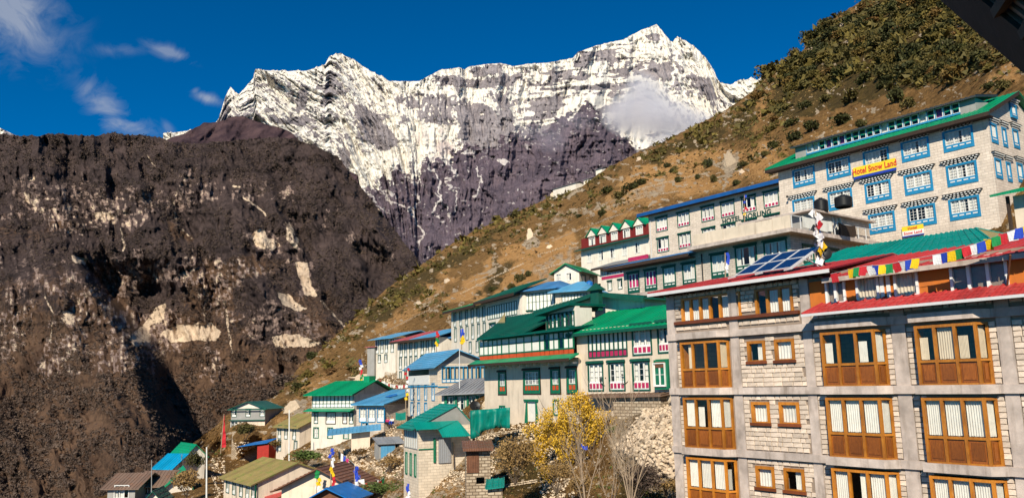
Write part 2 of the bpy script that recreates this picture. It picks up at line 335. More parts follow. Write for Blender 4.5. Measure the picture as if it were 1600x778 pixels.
def S(lst, X, Y, w=3., mode='poly'):
    o = np.zeros(X.shape)
    for it in lst:
        v = it[1] if isinstance(it[0], list) and isinstance(it[1], (int, float)) else 1
        pts = it[0] if isinstance(it[0], list) else it
        ww = it[2] if isinstance(it[0], list) and len(it) > 2 and isinstance(it[2], (int, float)) else w
        k = poly_soft(X, Y, pts, ww) if mode == 'poly' else 1-sstep(ww*.5, ww*1.5, seg_dist(X, Y, pts))
        o = np.maximum(o, k*v)
    return o

# ---------------------------------------------------------------- snow range
PEAK = [(250, 210), (330, 200), (342, 185), (352, 152), (360, 137), (366, 143), (374, 148), (385, 135), (396, 122), (399, 109), (425, 111), (452, 112), (478, 111), (495, 106), (508, 101), (513, 91),
        (525, 84), (532, 85), (545, 90), (558, 97), (570, 107), (590, 117), (608, 127), (640, 128), (656, 127), (672, 118), (690, 109), (706, 108), (716, 106), (726, 109), (734, 105), (760, 101), (782, 99), (800, 104),
        (830, 100), (862, 98), (895, 91), (903, 82), (925, 74), (948, 68), (975, 62), (990, 54), (1002, 47), (1018, 42), (1026, 39), (1034, 48), (1046, 64), (1051, 66), (1058, 58), (1068, 63), (1072, 64),
        (1082, 72), (1086, 76), (1095, 84), (1106, 96), (1114, 108), (1120, 122), (1126, 130), (1144, 133), (1156, 126), (1166, 125), (1174, 122), (1182, 126), (1190, 121), (1200, 123), (1215, 130), (1245, 150), (1290, 190)]
def build_peak():
    x = np.arange(255, 1292, 1.0); n = 330; t = np.linspace(0, 1, n)**1.0
    sky = curve(PEAK, x)-np.maximum(0, (ridged(x/9, x*0, 3, 5)-.6))*6*np.where((x > 1040) | (x < 600), 1.2, .5)
    X = np.broadcast_to(x, (n, len(x))).copy(); Y = sky[None]+(452-sky[None])*t[:, None]
    wx = (fbm(X/40, Y/40, 4, 3)-.5)*22; wy = (fbm(X/40, Y/40, 4, 4)-.5)*22; Xw, Yw = X+wx*.4, Y+wy*.4
    # fall line leans: down-right on the left massif, straight in the middle, down-left under the main summit's left flank
    th = np.interp(x, [300, 420, 520, 600, 660, 760, 900, 1000, 1060, 1200], [40, 35, 42, 50, 85, 88, 95, 92, 65, 45])[None]*np.pi/180+X*0
    # integrate lean as a shear so the streaks stay continuous
    dep = Y-sky[None]; U = Xw-dep/np.tan(np.clip(th, .5, 2.6)); V = Yw
    rA = ridged(U/30+wx*.03, V/130, 5, 11); rB = ridged(U/11, V/42, 4, 21); rC = fbm(X/5, Y/4, 4, 31); rD = ridged(U/75, V/200, 3, 41)
    bands = ridged(Xw/90, (Yw+Xw*.08)/13, 4, 51)
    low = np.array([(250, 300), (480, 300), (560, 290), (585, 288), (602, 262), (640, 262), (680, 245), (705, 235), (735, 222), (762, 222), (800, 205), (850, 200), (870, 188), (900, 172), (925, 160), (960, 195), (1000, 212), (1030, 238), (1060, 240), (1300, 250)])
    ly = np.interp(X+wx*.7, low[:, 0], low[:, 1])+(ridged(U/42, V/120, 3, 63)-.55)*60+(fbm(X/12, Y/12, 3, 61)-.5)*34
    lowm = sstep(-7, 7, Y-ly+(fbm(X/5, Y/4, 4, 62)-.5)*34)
    cour = S([[(575, 288), (600, 300), (625, 315)], [(615, 262), (625, 270), (648, 285), (650, 300), (656, 315), (640, 326), (650, 336)], [(665, 250), (680, 270), (690, 285), (685, 310), (675, 330), (690, 350)],
              [(688, 245), (705, 262), (715, 275), (698, 282)], [(640, 328), (652, 345), (660, 365), (652, 388)], [(680, 300), (700, 325), (705, 340)], ([(722, 238), (737, 236)], 1, 5.), ([(780, 250), (790, 256)], 1, 4.),
              [(590, 300), (610, 318), (628, 322)], [(700, 285), (715, 310), (712, 330), (700, 345)], [(745, 262), (752, 285), (742, 310)], [(560, 292), (600, 330)], [(560, 292), (575, 300)]], Xw+(fbm(X/7, Y/7, 3, 67)-.5)*14, Yw+(fbm(X/7, Y/7, 3, 68)-.5)*10, 1.8, 'line')
    cour = sstep(.5, .8, cour*(.35+1.15*fbm(X/6, Y/6, 3, 66)))*lowm*.9
    spots = sstep(.66, .74, fbm(X/7, Y/4, 4, 69)+.10*(1-sstep(0, 40, Y-ly)))*lowm*.5
    rocky = S([([(622, 150), (640, 144), (690, 148), (714, 158), (712, 198), (690, 202), (655, 188), (648, 172), (620, 166)], .24), ([(672, 117), (700, 121), (735, 124), (770, 125), (812, 120), (800, 134), (760, 139), (700, 134)], .45),
               ([(728, 108), (760, 102), (795, 100), (780, 115), (745, 120)], .5), ([(716, 168), (745, 160), (770, 170), (795, 200), (790, 260), (735, 260), (718, 215)], .40), ([(780, 150), (795, 158), (802, 200), (785, 205)], .3),
               ([(830, 160), (850, 155), (882, 165), (862, 188), (835, 190)], .3), ([(893, 116), (980, 122), (1000, 128), (960, 152), (900, 162), (920, 140)], .2), ([(1000, 115), (1020, 105), (1050, 100), (1046, 118), (1025, 126), (1005, 122)], .42),
               ([(1003, 55), (1030, 54), (1028, 64), (1010, 66)], .4), ([(1084, 126), (1105, 122), (1122, 152), (1105, 156), (1090, 140)], .36), ([(508, 150), (518, 112), (526, 118), (516, 160), (500, 166)], .45),
               ([(468, 140), (480, 138), (478, 166), (465, 168)], .5), ([(424, 186), (470, 184), (490, 188), (470, 193), (426, 192)], .5), ([(555, 162), (590, 180), (622, 215), (630, 232), (600, 238), (572, 218)], .42),
               ([(530, 233), (546, 235), (549, 252), (538, 262)], .6), ([(340, 150), (356, 145), (358, 190), (340, 190)], .2), ([(905, 80), (950, 82), (945, 95), (905, 92)], .25), ([(720, 140), (740, 160), (725, 190), (712, 180)], .2)], Xw, Yw, 5.)
    clean = S([([(548, 250), (560, 240), (600, 238), (640, 215), (628, 202), (660, 193), (722, 198), (700, 228), (650, 236), (612, 262), (575, 285), (550, 268)], .42), ([(418, 191), (450, 193), (453, 203), (424, 197)], .6),
               ([(853, 192), (905, 165), (920, 160), (880, 184), (862, 194)], .7), ([(955, 190), (985, 187), (990, 205), (1022, 220), (1012, 224), (965, 207)], .5), ([(620, 132), (700, 138), (720, 148), (620, 146)], .35),
               ([(960, 72), (1000, 70), (1050, 84), (1045, 98), (960, 108)], .14)], Xw, Yw, 4.)
    clean = np.maximum(clean, .22*(1-sstep(3, 14, dep)))
    right = sstep(740, 860, X)*(1-sstep(1000, 1060, X))
    fn_ = ridged(U/3.4, V/7, 3, 85); st = .20*rB+.18*rA+.36*rC+.26*fn_; st = st*(1-right*.55)+bands*.55*right
    rock = sstep(.56, .64, st+rocky*.55-clean*.55-.055+.030*(1-sstep(560, 680, X)))
    if True: rock = rock*(1-.0*lowm)
    tan = S([([(640, 160), (720, 150), (745, 200), (700, 260), (630, 262), (650, 200)], .62), ([(670, 200), (730, 190), (700, 240)], .5)], Xw, Yw, 14.)*fbm(X/14, Y/20, 3, 71)*1.5
    fine = ridged(U/4.2, V/16, 3, 81)
    D0 = 4200+2300*np.clip((430-Y)/370, -.3, 1.1)**.9
    amp = 1-lowm*.25
    D = D0*(1-.034*(rD-.5)*2)*(1-.030*amp*(rA-.5)*2-.0125*(rB-.5)*2-.0030*(fine-.5)-.0040*(rC-.5)*2)
    D *= 1+.014*bands*right
    lr = ridged((X-Y*.25)/34+wx*.05, Y/60, 4, 91)         # spurs of the bare lower slope
    D *= 1-.022*lowm*(lr-.5)*2
    D *= 1-.06*poly_soft(X, Y, [(925, 160), (1035, 240), (1040, 470), (700, 470), (800, 300)], 22.)*.6
    V3 = P(X, Y, D)
    back = [V3[0]+np.array([0, k*500., -k*420.]) for k in (2, 1)]; V3 = np.concatenate([np.stack(back), V3]); pad = lambda a: np.concatenate([a[:1], a[:1], a])
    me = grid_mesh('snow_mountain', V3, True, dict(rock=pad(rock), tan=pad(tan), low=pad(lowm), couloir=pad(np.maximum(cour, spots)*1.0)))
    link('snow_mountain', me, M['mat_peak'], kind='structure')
build_peak()
# small snowy summit far left
x = np.arange(-160, 60, 2.); t = np.linspace(0, 1, 30); sk = np.interp(x, [-160, -60, 0, 12, 30, 60], [150, 170, 200, 206, 214, 222])
X = np.broadcast_to(x, (30, len(x))); Y = sk[None]+(250-sk[None])*t[:, None]; r_ = ridged(X/14, Y/9, 4, 7)
V3 = P(X, Y, 7000-Y*6-r_*160); V3 = np.concatenate([V3[:1]+np.array([0, 600., -500.]), V3]); z_ = lambda a: np.concatenate([a[:1], a])
link('snowy_summit', grid_mesh('snowy_summit', V3, True, dict(rock=z_(sstep(.55, .65, r_)), tan=z_(r_*0), low=z_(r_*0), couloir=z_(r_*0))), M['mat_peak'], kind='structure')

# ---------------------------------------------------------------- bare brown ridge behind the dark slope
x = np.arange(225, 560, 1.5); n = 60; t = np.linspace(0, 1, n); sk = np.interp(x, [225, 255, 270, 290, 318, 345, 362, 380, 400, 425, 448, 456, 470, 500, 560], [232, 222, 214, 208, 193, 190, 183, 181, 190, 197, 203, 208, 222, 240, 275])+(fbm(x/8, x*0, 3, 3)-.5)*3
X = np.broadcast_to(x, (n, len(x))); Y = sk[None]+(320-sk[None])*t[:, None]
r_ = ridged((X+Y*.6)/28, Y/40, 5, 8); D = (2900-(Y-180)*4.)*(1-.03*(r_-.5)); V3 = P(X, Y, D); V3 = np.concatenate([V3[:1]+np.array([0, 300., -260.]), V3])
z_ = lambda a: np.concatenate([a[:1], a])
m = Mt('mat_ridge', .95, .1); m.color(m.mix(m.ramp(m.noise(.012, 8, .7), (.4, 0.), (.62, 1.)), (.035, .022, .028), (.085, .052, .055))).bump(m.noise(.03, 8, .7), .8, 12.); M['mat_ridge'] = m.m
link('brown_ridge', grid_mesh('brown_ridge', V3), M['mat_ridge'], kind='structure')

# ---------------------------------------------------------------- dark wooded slope across the gorge
SLOPE = [(-320, 240), (-100, 222), (0, 210), (30, 213), (60, 214), (90, 210), (120, 212), (150, 213), (178, 207), (195, 212), (220, 211), (245, 215), (262, 221), (300, 225), (340, 223), (380, 219), (430, 215), (458, 218), (490, 227), (528, 246),
         (540, 262), (560, 288), (580, 312), (600, 338), (618, 362), (636, 386), (650, 402), (664, 420), (690, 470), (740, 520), (800, 600)]
BRIGHT = [([(253, 517), (275, 508), (330, 504), (346, 516), (338, 532), (300, 531), (268, 537)], 1), ([(200, 523), (222, 510), (232, 500), (245, 478), (262, 472), (255, 500), (236, 512), (238, 540), (206, 541)], .8), ([(112, 398), (138, 404), (134, 416), (113, 410)], 1),
          ([(462, 410), (480, 412), (484, 438), (498, 465), (478, 462), (464, 432)], 1), ([(435, 455), (450, 460), (480, 484), (465, 488), (440, 475)], .9), ([(425, 527), (445, 522), (470, 523), (502, 538), (480, 545), (430, 541)], 1),
          ([(388, 372), (398, 360), (412, 358), (420, 372), (432, 372), (440, 384), (425, 392), (415, 388), (400, 384)], .8), ([(145, 332), (165, 330), (186, 338), (172, 346), (150, 344)], .7), ([(38, 300), (46, 303), (48, 318), (40, 314)], .8), ([(44, 276), (58, 275), (56, 284), (44, 283)], .7),
          ([(443, 347), (452, 345), (470, 378), (462, 392), (446, 372)], .6), ([(98, 484), (115, 486), (114, 508), (100, 500)], .9), ([(318, 565), (326, 562), (324, 580), (318, 578)], .3), ([(170, 520), (196, 512), (200, 520), (175, 530)], .0), ([(560, 550), (590, 545), (600, 556), (570, 560)], .5)]
PALE = [([(375, 372), (400, 358), (430, 362), (448, 388), (436, 410), (400, 390)], 1), ([(440, 343), (458, 343), (474, 380), (464, 404), (444, 372)], 1), ([(456, 405), (486, 408), (500, 470), (470, 468)], 1), ([(535, 368), (552, 360), (562, 378), (548, 392)], .9), ([(592, 366), (614, 382), (628, 416), (606, 408)], .9),
        ([(270, 290), (290, 262), (308, 258), (296, 300), (310, 340), (275, 330)], .8), ([(80, 300), (105, 262), (140, 260), (160, 300), (125, 330), (88, 320)], .55), ([(20, 270), (60, 265), (70, 320), (40, 345), (10, 320)], .7), ([(175, 400), (225, 380), (235, 440), (225, 470), (160, 470), (130, 410)], .7), ([(10, 400), (60, 380), (80, 440), (60, 520), (20, 470)], .6),
        ([(385, 480), (430, 460), (500, 500), (520, 545), (420, 545), (380, 520)], .75), ([(240, 405), (310, 400), (315, 445), (250, 450)], .65), ([(330, 440), (375, 430), (365, 480), (330, 470)], .5), ([(198, 520), (262, 465), (280, 500), (240, 545)], .8), ([(250, 510), (345, 500), (345, 540), (262, 540)], .6)]
LINES = [([(188, 356), (196, 380), (192, 392)], .9), ([(350, 470), (356, 500), (360, 530), (362, 552)], .9), ([(380, 308), (400, 322), (415, 336)], 1.), ([(306, 258), (280, 290), (272, 318), (276, 348), (292, 366), (298, 372)], .6), ([(70, 460), (84, 490), (78, 530)], .7), ([(502, 470), (525, 495), (545, 520)], .7), ([(318, 420), (318, 470), (320, 505)], .6),
         ([(330, 580), (338, 600), (340, 622)], .5), ([(568, 282), (578, 292)], .9), ([(592, 326), (600, 335)], .9), ([(596, 400), (600, 405), (610, 406)], .8), ([(366, 290), (376, 292)], .8), ([(60, 640), (90, 580), (120, 540), (140, 510)], .55), ([(230, 240), (240, 258), (246, 262)], .7), ([(0, 700), (60, 640)], .5)]
SCARP = [([(78, 235), (88, 300), (100, 360), (112, 410)], [29.4, 29.4, 21.0, 21.0], .035, 160), ([(112, 400), (135, 450), (162, 495), (186, 535), (200, 575), (215, 615), (232, 660), (246, 720)], [14, 34, 52, 66, 70, 66, 74, 84], .36, 260),
         ([(255, 300), (268, 340), (282, 372), (304, 420), (312, 465), (310, 500)], [12.6, 21.0, 25.2, 25.2, 25.2, 16.8], .03, 90), ([(205, 370), (214, 395), (219, 425), (228, 450)], [10.5, 18.9, 18.9, 12.6], .03, 60),
         ([(372, 385), (395, 425), (420, 460), (446, 485)], [12.6, 29.4, 33.6, 21.0], .05, 80), ([(566, 328), (570, 350), (586, 378), (604, 392)], [16.8, 50.4, 54.6, 16.8], .09, 60), ([(630, 375), (642, 396), (656, 430), (662, 470)], [12.6, 25.2, 33.6, 21.0], .09, 60),
         ([(548, 390), (560, 410), (568, 440)], [10.5, 18.9, 12.6], .06, 40), ([(160, 262), (162, 290), (164, 305)], [10.5, 16.8, 10.5], .05, 50), ([(195, 270), (215, 290), (222, 310)], [12.6, 29.4, 16.8], .06, 50), ([(430, 320), (445, 350), (462, 380), (476, 400)], [6.3, 14.7, 14.7, 8.4], .05, 40), ([(505, 480), (520, 505), (530, 520)], [10.5, 29.4, 16.8], .06, 40), ([(425, 545), (430, 570), (432, 590)], [6.3, 12.6, 8.4], .04, 30)]
def slope_depth(X, Y, fine=True):
    D = 1560-(Y-215)*1.42; D = np.where(Y > 690, 885-(Y-690)*1.1, D)
    D = D*(1-.10*sstep(150, -150, X-(Y-450)*.45)*sstep(350, 700, Y))
    wx = (fbm(X/50, Y/50, 4, 203)-.5)*30
    for pts, wd, A, L in SCARP:
        p = np.array(pts, float); ex = np.interp(Y, p[:, 1], p[:, 0])+wx*.35; w = np.interp(Y, p[:, 1], wd); dx = (X-ex)/w
        env = sstep(p[0, 1]-18, p[0, 1]+25, Y)*(1-sstep(p[-1, 1]-25, p[-1, 1]+18, Y)) if p[-1, 1] < 700 else sstep(p[0, 1]-18, p[0, 1]+60, Y)
        lean = .5*A*(1-sstep(0, L*.8, -(X-ex)))*(X < ex)                              # shoulder left of the gully stands forward
        D = D*(1+env*(np.where(dx >= 0, (A*.95*sstep(0, 1, dx)-A*.5)*(1-sstep(1., 1.+L/w, dx)), 0)-lean))
        D = D*(1+env*.5*A*np.where(dx >= 0, np.where(dx < 1, sstep(0, 1, dx)-1, 0), 0)) if False else D
    rA = ridged((X+wx-(Y-215)*.45)/95, Y/230, 5, 211); rB = ridged((X+wx*.6)/22, Y/48, 4, 221); rC = fbm(X/6, Y/5, 4, 231)
    ledge = ridged(X/60, (Y+X*.05+wx*.3)/12, 3, 241)
    D = D*(1-.062*(rA-.5)*2-.012*(rB-.5)*2-.0040*(rC-.5)*2-.003*(ledge-.5))
    return D
def build_slope():
    x = np.arange(-300, 800, 1.25); n = 430; t = np.linspace(0, 1, n)
    sk = curve(SLOPE, x)-np.maximum(0, vnoise(x/3.2, x*0, 9)-.45)*5-np.maximum(0, vnoise(x/9, x*0, 19)-.7)*12*(x < 260)
    X = np.broadcast_to(x, (n, len(x))).copy(); Y = sk[None]+(860-sk[None])*t[:, None]
    wx = (fbm(X/18, Y/18, 4, 303)-.5)*26; wy = (fbm(X/18, Y/18, 4, 304)-.5)*26; Xw, Yw = X+wx, Y+wy
    D = slope_depth(X, Y)
    n1 = fbm(X/7, Y/4, 4, 311); n2 = fbm(X/60, Y/45, 4, 312); n3 = fbm(X/3.5, Y/10, 3, 313)
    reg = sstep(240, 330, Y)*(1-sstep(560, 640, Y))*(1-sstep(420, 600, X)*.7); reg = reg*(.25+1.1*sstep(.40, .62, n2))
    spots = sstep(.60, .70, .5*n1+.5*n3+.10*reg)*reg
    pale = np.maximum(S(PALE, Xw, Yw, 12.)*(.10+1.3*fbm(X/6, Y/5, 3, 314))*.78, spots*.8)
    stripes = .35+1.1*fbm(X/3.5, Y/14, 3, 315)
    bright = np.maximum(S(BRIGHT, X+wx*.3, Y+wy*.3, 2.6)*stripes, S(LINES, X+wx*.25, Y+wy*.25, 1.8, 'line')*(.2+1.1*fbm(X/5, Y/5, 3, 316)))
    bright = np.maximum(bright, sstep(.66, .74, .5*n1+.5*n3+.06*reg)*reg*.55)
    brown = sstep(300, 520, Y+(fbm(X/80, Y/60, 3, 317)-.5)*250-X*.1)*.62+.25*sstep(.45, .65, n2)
    brown = np.maximum(brown, S([([(-50, 500), (60, 520), (110, 540), (60, 640), (-50, 700)], 1), ([(225, 545), (300, 535), (360, 560), (300, 620), (240, 600)], .75), ([(262, 340), (300, 372), (292, 380), (270, 362)], 1.)], Xw, Yw, 18.))
    V3 = P(X, Y, D); V3 = np.concatenate([np.stack([V3[0]+np.array([0, k*160., -k*110.]) for k in (3, 1)]), V3]); pad = lambda a: np.concatenate([a[:1], a[:1], a])
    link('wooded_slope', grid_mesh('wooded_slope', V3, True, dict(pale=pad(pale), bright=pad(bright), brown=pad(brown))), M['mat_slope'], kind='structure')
    # woodland: clumps of small leafy faces standing on the slope
    N = 60000; px = RNG.uniform(-60, 690, N); py = RNG.uniform(205, 790, N); sky = curve(SLOPE, px)
    gate = fbm(px/26, py/20, 4, 321)+.16*(fbm(px/5, py/5, 2, 322)-.5)
    g2 = np.maximum(S(BRIGHT, px[None], py[None], 5.)[0], S(PALE, px[None], py[None], 6.)[0]*.75)
    keep = (py > sky-1) & (gate > .47-.05*sstep(560, 640, py)) & (RNG.random(N) > g2) & (px < 760-py*.2)
    px, py = px[keep], py[keep]; D = slope_depth(px, py); C = P(px, py, D*.998)
    sz = D/F_PX*RNG.uniform(1.0, 2.7, len(px))*(.8+.7*sstep(450, 700, py)); K = 9
    n_ = len(px); dirs = RNG.normal(size=(n_, K, 3)); dirs /= np.linalg.norm(dirs, axis=-1, keepdims=True); dirs[..., 2] = np.abs(dirs[..., 2])*.9
    c = C[:, None]+dirs*sz[:, None, None]*RNG.uniform(.3, 1, (n_, K, 1)); a = RNG.normal(size=(n_, K, 3, 3))*sz[:, None, None, None]*.42
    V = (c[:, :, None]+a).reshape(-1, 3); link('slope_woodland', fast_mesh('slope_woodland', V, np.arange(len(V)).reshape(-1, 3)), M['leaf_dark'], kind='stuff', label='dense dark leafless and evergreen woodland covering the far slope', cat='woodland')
build_slope()
link('valley_floor', MB().poly([(-14000, -600, -520), (14000, -600, -520), (14000, 16000, -520), (-14000, 16000, -520)], [(0, 1, 2, 3)]).mesh('valley_floor'), M['mat_valley'], kind='structure')

# ---------------------------------------------------------------- village hillside
HILL = [(-400, 900), (-100, 830), (100, 800), (160, 775), (200, 757), (235, 735), (270, 712), (305, 690), (335, 668), (352, 650), (372, 640), (405, 628), (425, 622), (440, 612), (455, 590), (470, 570), (482, 562), (495, 552), (520, 528), (545, 505), (570, 482), (600, 455), (630, 432), (665, 410),
        (700, 385), (740, 362), (780, 344), (830, 322), (880, 300), (910, 292), (935, 272), (960, 258), (985, 245), (1010, 232), (1030, 226), (1060, 210), (1100, 190), (1130, 175), (1160, 155), (1180, 140), (1200, 118), (1225, 100), (1255, 82), (1262, 60), (1290, 40), (1320, 18), (1345, 4), (1400, -30), (1500, -90), (1650, -170), (2000, -330)]
HD = [(1350, 0, 290), (1260, 70, 300), (1200, 120, 310), (1100, 190, 330), (1000, 240, 350), (880, 300, 370), (780, 345, 385), (665, 412, 400), (600, 455, 370), (540, 505, 320), (480, 560, 270), (450, 595, 230), (410, 628, 190), (350, 652, 165), (300, 690, 140), (230, 737, 120), (298, 744, 122), (320, 740, 122), (257, 750, 113), (240, 778, 103), (390, 710, 152), (362, 700, 154), (420, 706, 146), (440, 705, 119), (150, 778, 100), (-100, 835, 90), (-400, 910, 80),
      (1500, -90, 290), (2000, -330, 250), (1060, 790, 44), (1040, 700, 46), (1020, 690, 47), (1010, 640, 51), (980, 740, 48), (830, 655, 62), (1040, 600, 55), (760, 680, 66), (680, 742, 68), (900, 700, 54), (800, 740, 60), (560, 700, 95), (500, 697, 108), (620, 700, 84), (700, 640, 88), (620, 612, 122), (725, 640, 78), (740, 550, 112), (850, 505, 97),
      (908, 450, 138), (960, 480, 121), (1000, 475, 98), (1015, 432, 114), (1060, 420, 110), (1100, 410, 106), (960, 440, 136), (1200, 420, 90), (1240, 400, 84), (1400, 385, 72), (1570, 370, 62), (1000, 320, 160), (1200, 250, 150), (850, 400, 185), (780, 440, 175), (1300, 190, 165), (1500, 110, 125), (1450, 50, 190), (1560, 90, 110), (1600, 120, 90), (700, 500, 150), (600, 530, 170), (550, 560, 180),
      (500, 600, 165), (460, 630, 155), (1000, 860, 40), (800, 860, 46), (600, 780, 72), (500, 778, 70), (500, 900, 45), (380, 695, 125), (420, 778, 82), (330, 778, 86), (250, 790, 92), (450, 700, 118), (300, 900, 55), (1300, 940, 30), (1600, 1000, 22), (1900, 1040, 18), (1900, 300, 45), (0, 1000, 45), (800, 1100, 26), (1500, 1150, 14), (1150, 1000, 26), (1800, 100, 90), (1060, 560, 60), (1300, 420, 74), (1750, 380, 50)]
_h = np.array(HD, float)
def _tps(a, b):
    r2 = ((a[:, None, :]-b[None])**2).sum(-1)/1e4; return .5*r2*np.log(r2+1e-9)
_A = _tps(_h[:, :2], _h[:, :2])+np.eye(len(_h))*.02; _P = np.c_[np.ones(len(_h)), _h[:, :2]/100]
_w = np.linalg.solve(np.block([[_A, _P], [_P.T, np.zeros((3, 3))]]), np.r_[np.log(_h[:, 2]), 0, 0, 0])
def hill_depth(px, py, rough=True):
    px = np.asarray(px, float); py = np.asarray(py, float); q = np.c_[px.ravel(), py.ravel()]; out = np.empty(len(q))
    for i in range(0, len(q), 20000):
        s = q[i:i+20000]; out[i:i+20000] = _tps(s, _h[:, :2]) @ _w[:-3]+np.c_[np.ones(len(s)), s/100] @ _w[-3:]
    D = np.exp(out).reshape(px.shape); D = np.clip(D, 9, 460)
    if rough:
        a = sstep(70, 160, D)
        D = D*(1-a*.018*(ridged((px+py*.8)/26, py/30, 3, 405)-.5)); D = D*(1-a*(.05*(ridged((px+py*.5)/70, py/60, 4, 402)-.5)+.020*(fbm(px/14, py/8, 4, 401)-.5))-.012*(fbm(px/7, py/4, 3, 403)-.5)*sstep(30, 60, D))
    return D
def hillp(px, py, k=1.): return Vector(P(px, py, float(hill_depth(px, py))*k))
GRASS = [([(480, 640), (640, 640), (770, 670), (770, 800), (560, 800), (500, 720)], .5), ([(340, 690), (480, 690), (520, 730), (360, 740)], .45), ([(690, 470), (760, 400), (830, 372), (905, 358), (990, 320), (1015, 335), (910, 365), (900, 440), (720, 480)], .75), ([(980, 260), (1010, 248), (1110, 230), (1240, 215), (1235, 250), (1210, 280), (1000, 330), (900, 350), (960, 290)], .62), ([(1180, 130), (1215, 170), (1190, 210), (1120, 225)], .5),
         ([(1240, 190), (1300, 180), (1340, 215), (1240, 240)], .4), ([(540, 545), (640, 430), (700, 400), (720, 440), (620, 530)], .5), ([(1560, 95), (1600, 90), (1600, 135), (1540, 130)], .7), ([(430, 640), (480, 590), (520, 575), (560, 600), (480, 690)], .6), ([(560, 740), (760, 720), (780, 790), (600, 800)], .3), ([(960, 700), (1070, 650), (1070, 800), (960, 800)], .5), ([(420, 640), (485, 625), (485, 680), (440, 700)], .5)]
ROCKS = [([(480, 605), (640, 600), (790, 680), (790, 800), (480, 800)], .48), ([(560, 560), (640, 560), (640, 610), (560, 600)], .5), ([(1240, 100), (1268, 60), (1280, 80), (1260, 110)], .5), ([(820, 385), (838, 352), (850, 360), (835, 395)], .8), ([(860, 300), (900, 290), (920, 298), (870, 312)], .7), ([(1128, 245), (1150, 235), (1155, 270), (1125, 280)], .8), ([(1310, 36), (1330, 30), (1335, 50), (1315, 58)], .8), ([(540, 590), (610, 578), (612, 592), (560, 600)], .6), ([(440, 640), (460, 620), (482, 625), (478, 650), (445, 660)], .8),
         ([(640, 470), (700, 430), (690, 470), (650, 500)], .45), ([(860, 330), (1000, 300), (1000, 318), (860, 352)], .5), ([(820, 420), (912, 375), (905, 430), (850, 450)], .5), ([(940, 640), (1065, 600), (1070, 790), (960, 740)], .6), ([(960, 300), (1040, 276), (1050, 300), (980, 320)], .5), ([(600, 640), (760, 660), (760, 760), (640, 760)], .5)]
SCRUB = [([(660, 412), (900, 290), (1000, 250), (900, 300), (820, 350), (740, 400), (560, 530), (560, 490)], .6), ([(1200, 120), (1350, 0), (1700, -200), (1600, 90), (1500, 120), (1240, 190), (1200, 170)], .72), ([(820, 400), (770, 470), (740, 470), (780, 400)], .6), ([(1000, 240), (1180, 160), (1180, 215), (1000, 265)], .55), ([(420, 640), (470, 580), (490, 600), (440, 650)], .5), ([(780, 690), (860, 660), (870, 770), (780, 780)], .8), ([(960, 690), (1030, 690), (1040, 790), (960, 790)], .6)]
def build_hill():
    x = np.concatenate([np.arange(-400, 380, 5.), np.arange(380, 1620, 1.6), np.arange(1620, 2000, 10.)]); n = 420; t = np.linspace(0, 1, n)**1.25
    sk = curve(HILL, x)-np.maximum(0, vnoise(x/4, x*0, 29)-.4)*3
    X = np.broadcast_to(x, (n, len(x))).copy(); Y = sk[None]+(1250-sk[None])*t[:, None]
    D = hill_depth(X, Y); wx = (fbm(X/16, Y/12, 4, 411)-.5)*30; wy = (fbm(X/16, Y/12, 4, 412)-.5)*22; Xw, Yw = X+wx, Y+wy
    nz = fbm(X/30, Y/16, 4, 413)
    grass = S(GRASS, Xw, Yw, 12.)*(.55+.8*nz); rock = S(ROCKS, Xw, Yw, 6.)*(.45+1.0*fbm(X/6, Y/4, 3, 414))
    terr = sstep(.80, .90, ridged(X/160, (Y+X*.30+wx*.25)/11, 2, 421))*S([([(600, 540), (700, 440), (900, 340), (1240, 225), (1240, 290), (900, 440), (700, 520)], 1)], X, Y, 20.)
    rock = np.maximum(rock, terr*(.4+.7*fbm(X/5, Y/3, 3, 415))); rock = np.maximum(rock, sstep(.64, .72, fbm(X/9, Y/5, 4, 416))*.8)
    D = D*(1-.006*terr); scrub = np.clip(S(SCRUB, Xw, Yw, 14.)*(.5+1.0*fbm(X/20, Y/12, 4, 417))+.3*sstep(.5, .7, fbm(X/12, Y/7, 4, 418)), 0, 1)
    V3 = P(X, Y, D); V3 = np.concatenate([np.stack([V3[0]+np.array([k*30, k*45., -k*45.]) for k in (3, 1)]), V3]); pad = lambda a: np.concatenate([a[:1], a[:1], a])
    link('hillside', grid_mesh('hillside', V3, True, dict(grass=pad(grass), rock=pad(rock), scrub=pad(scrub))), M['mat_hill'], kind='structure')
build_hill()

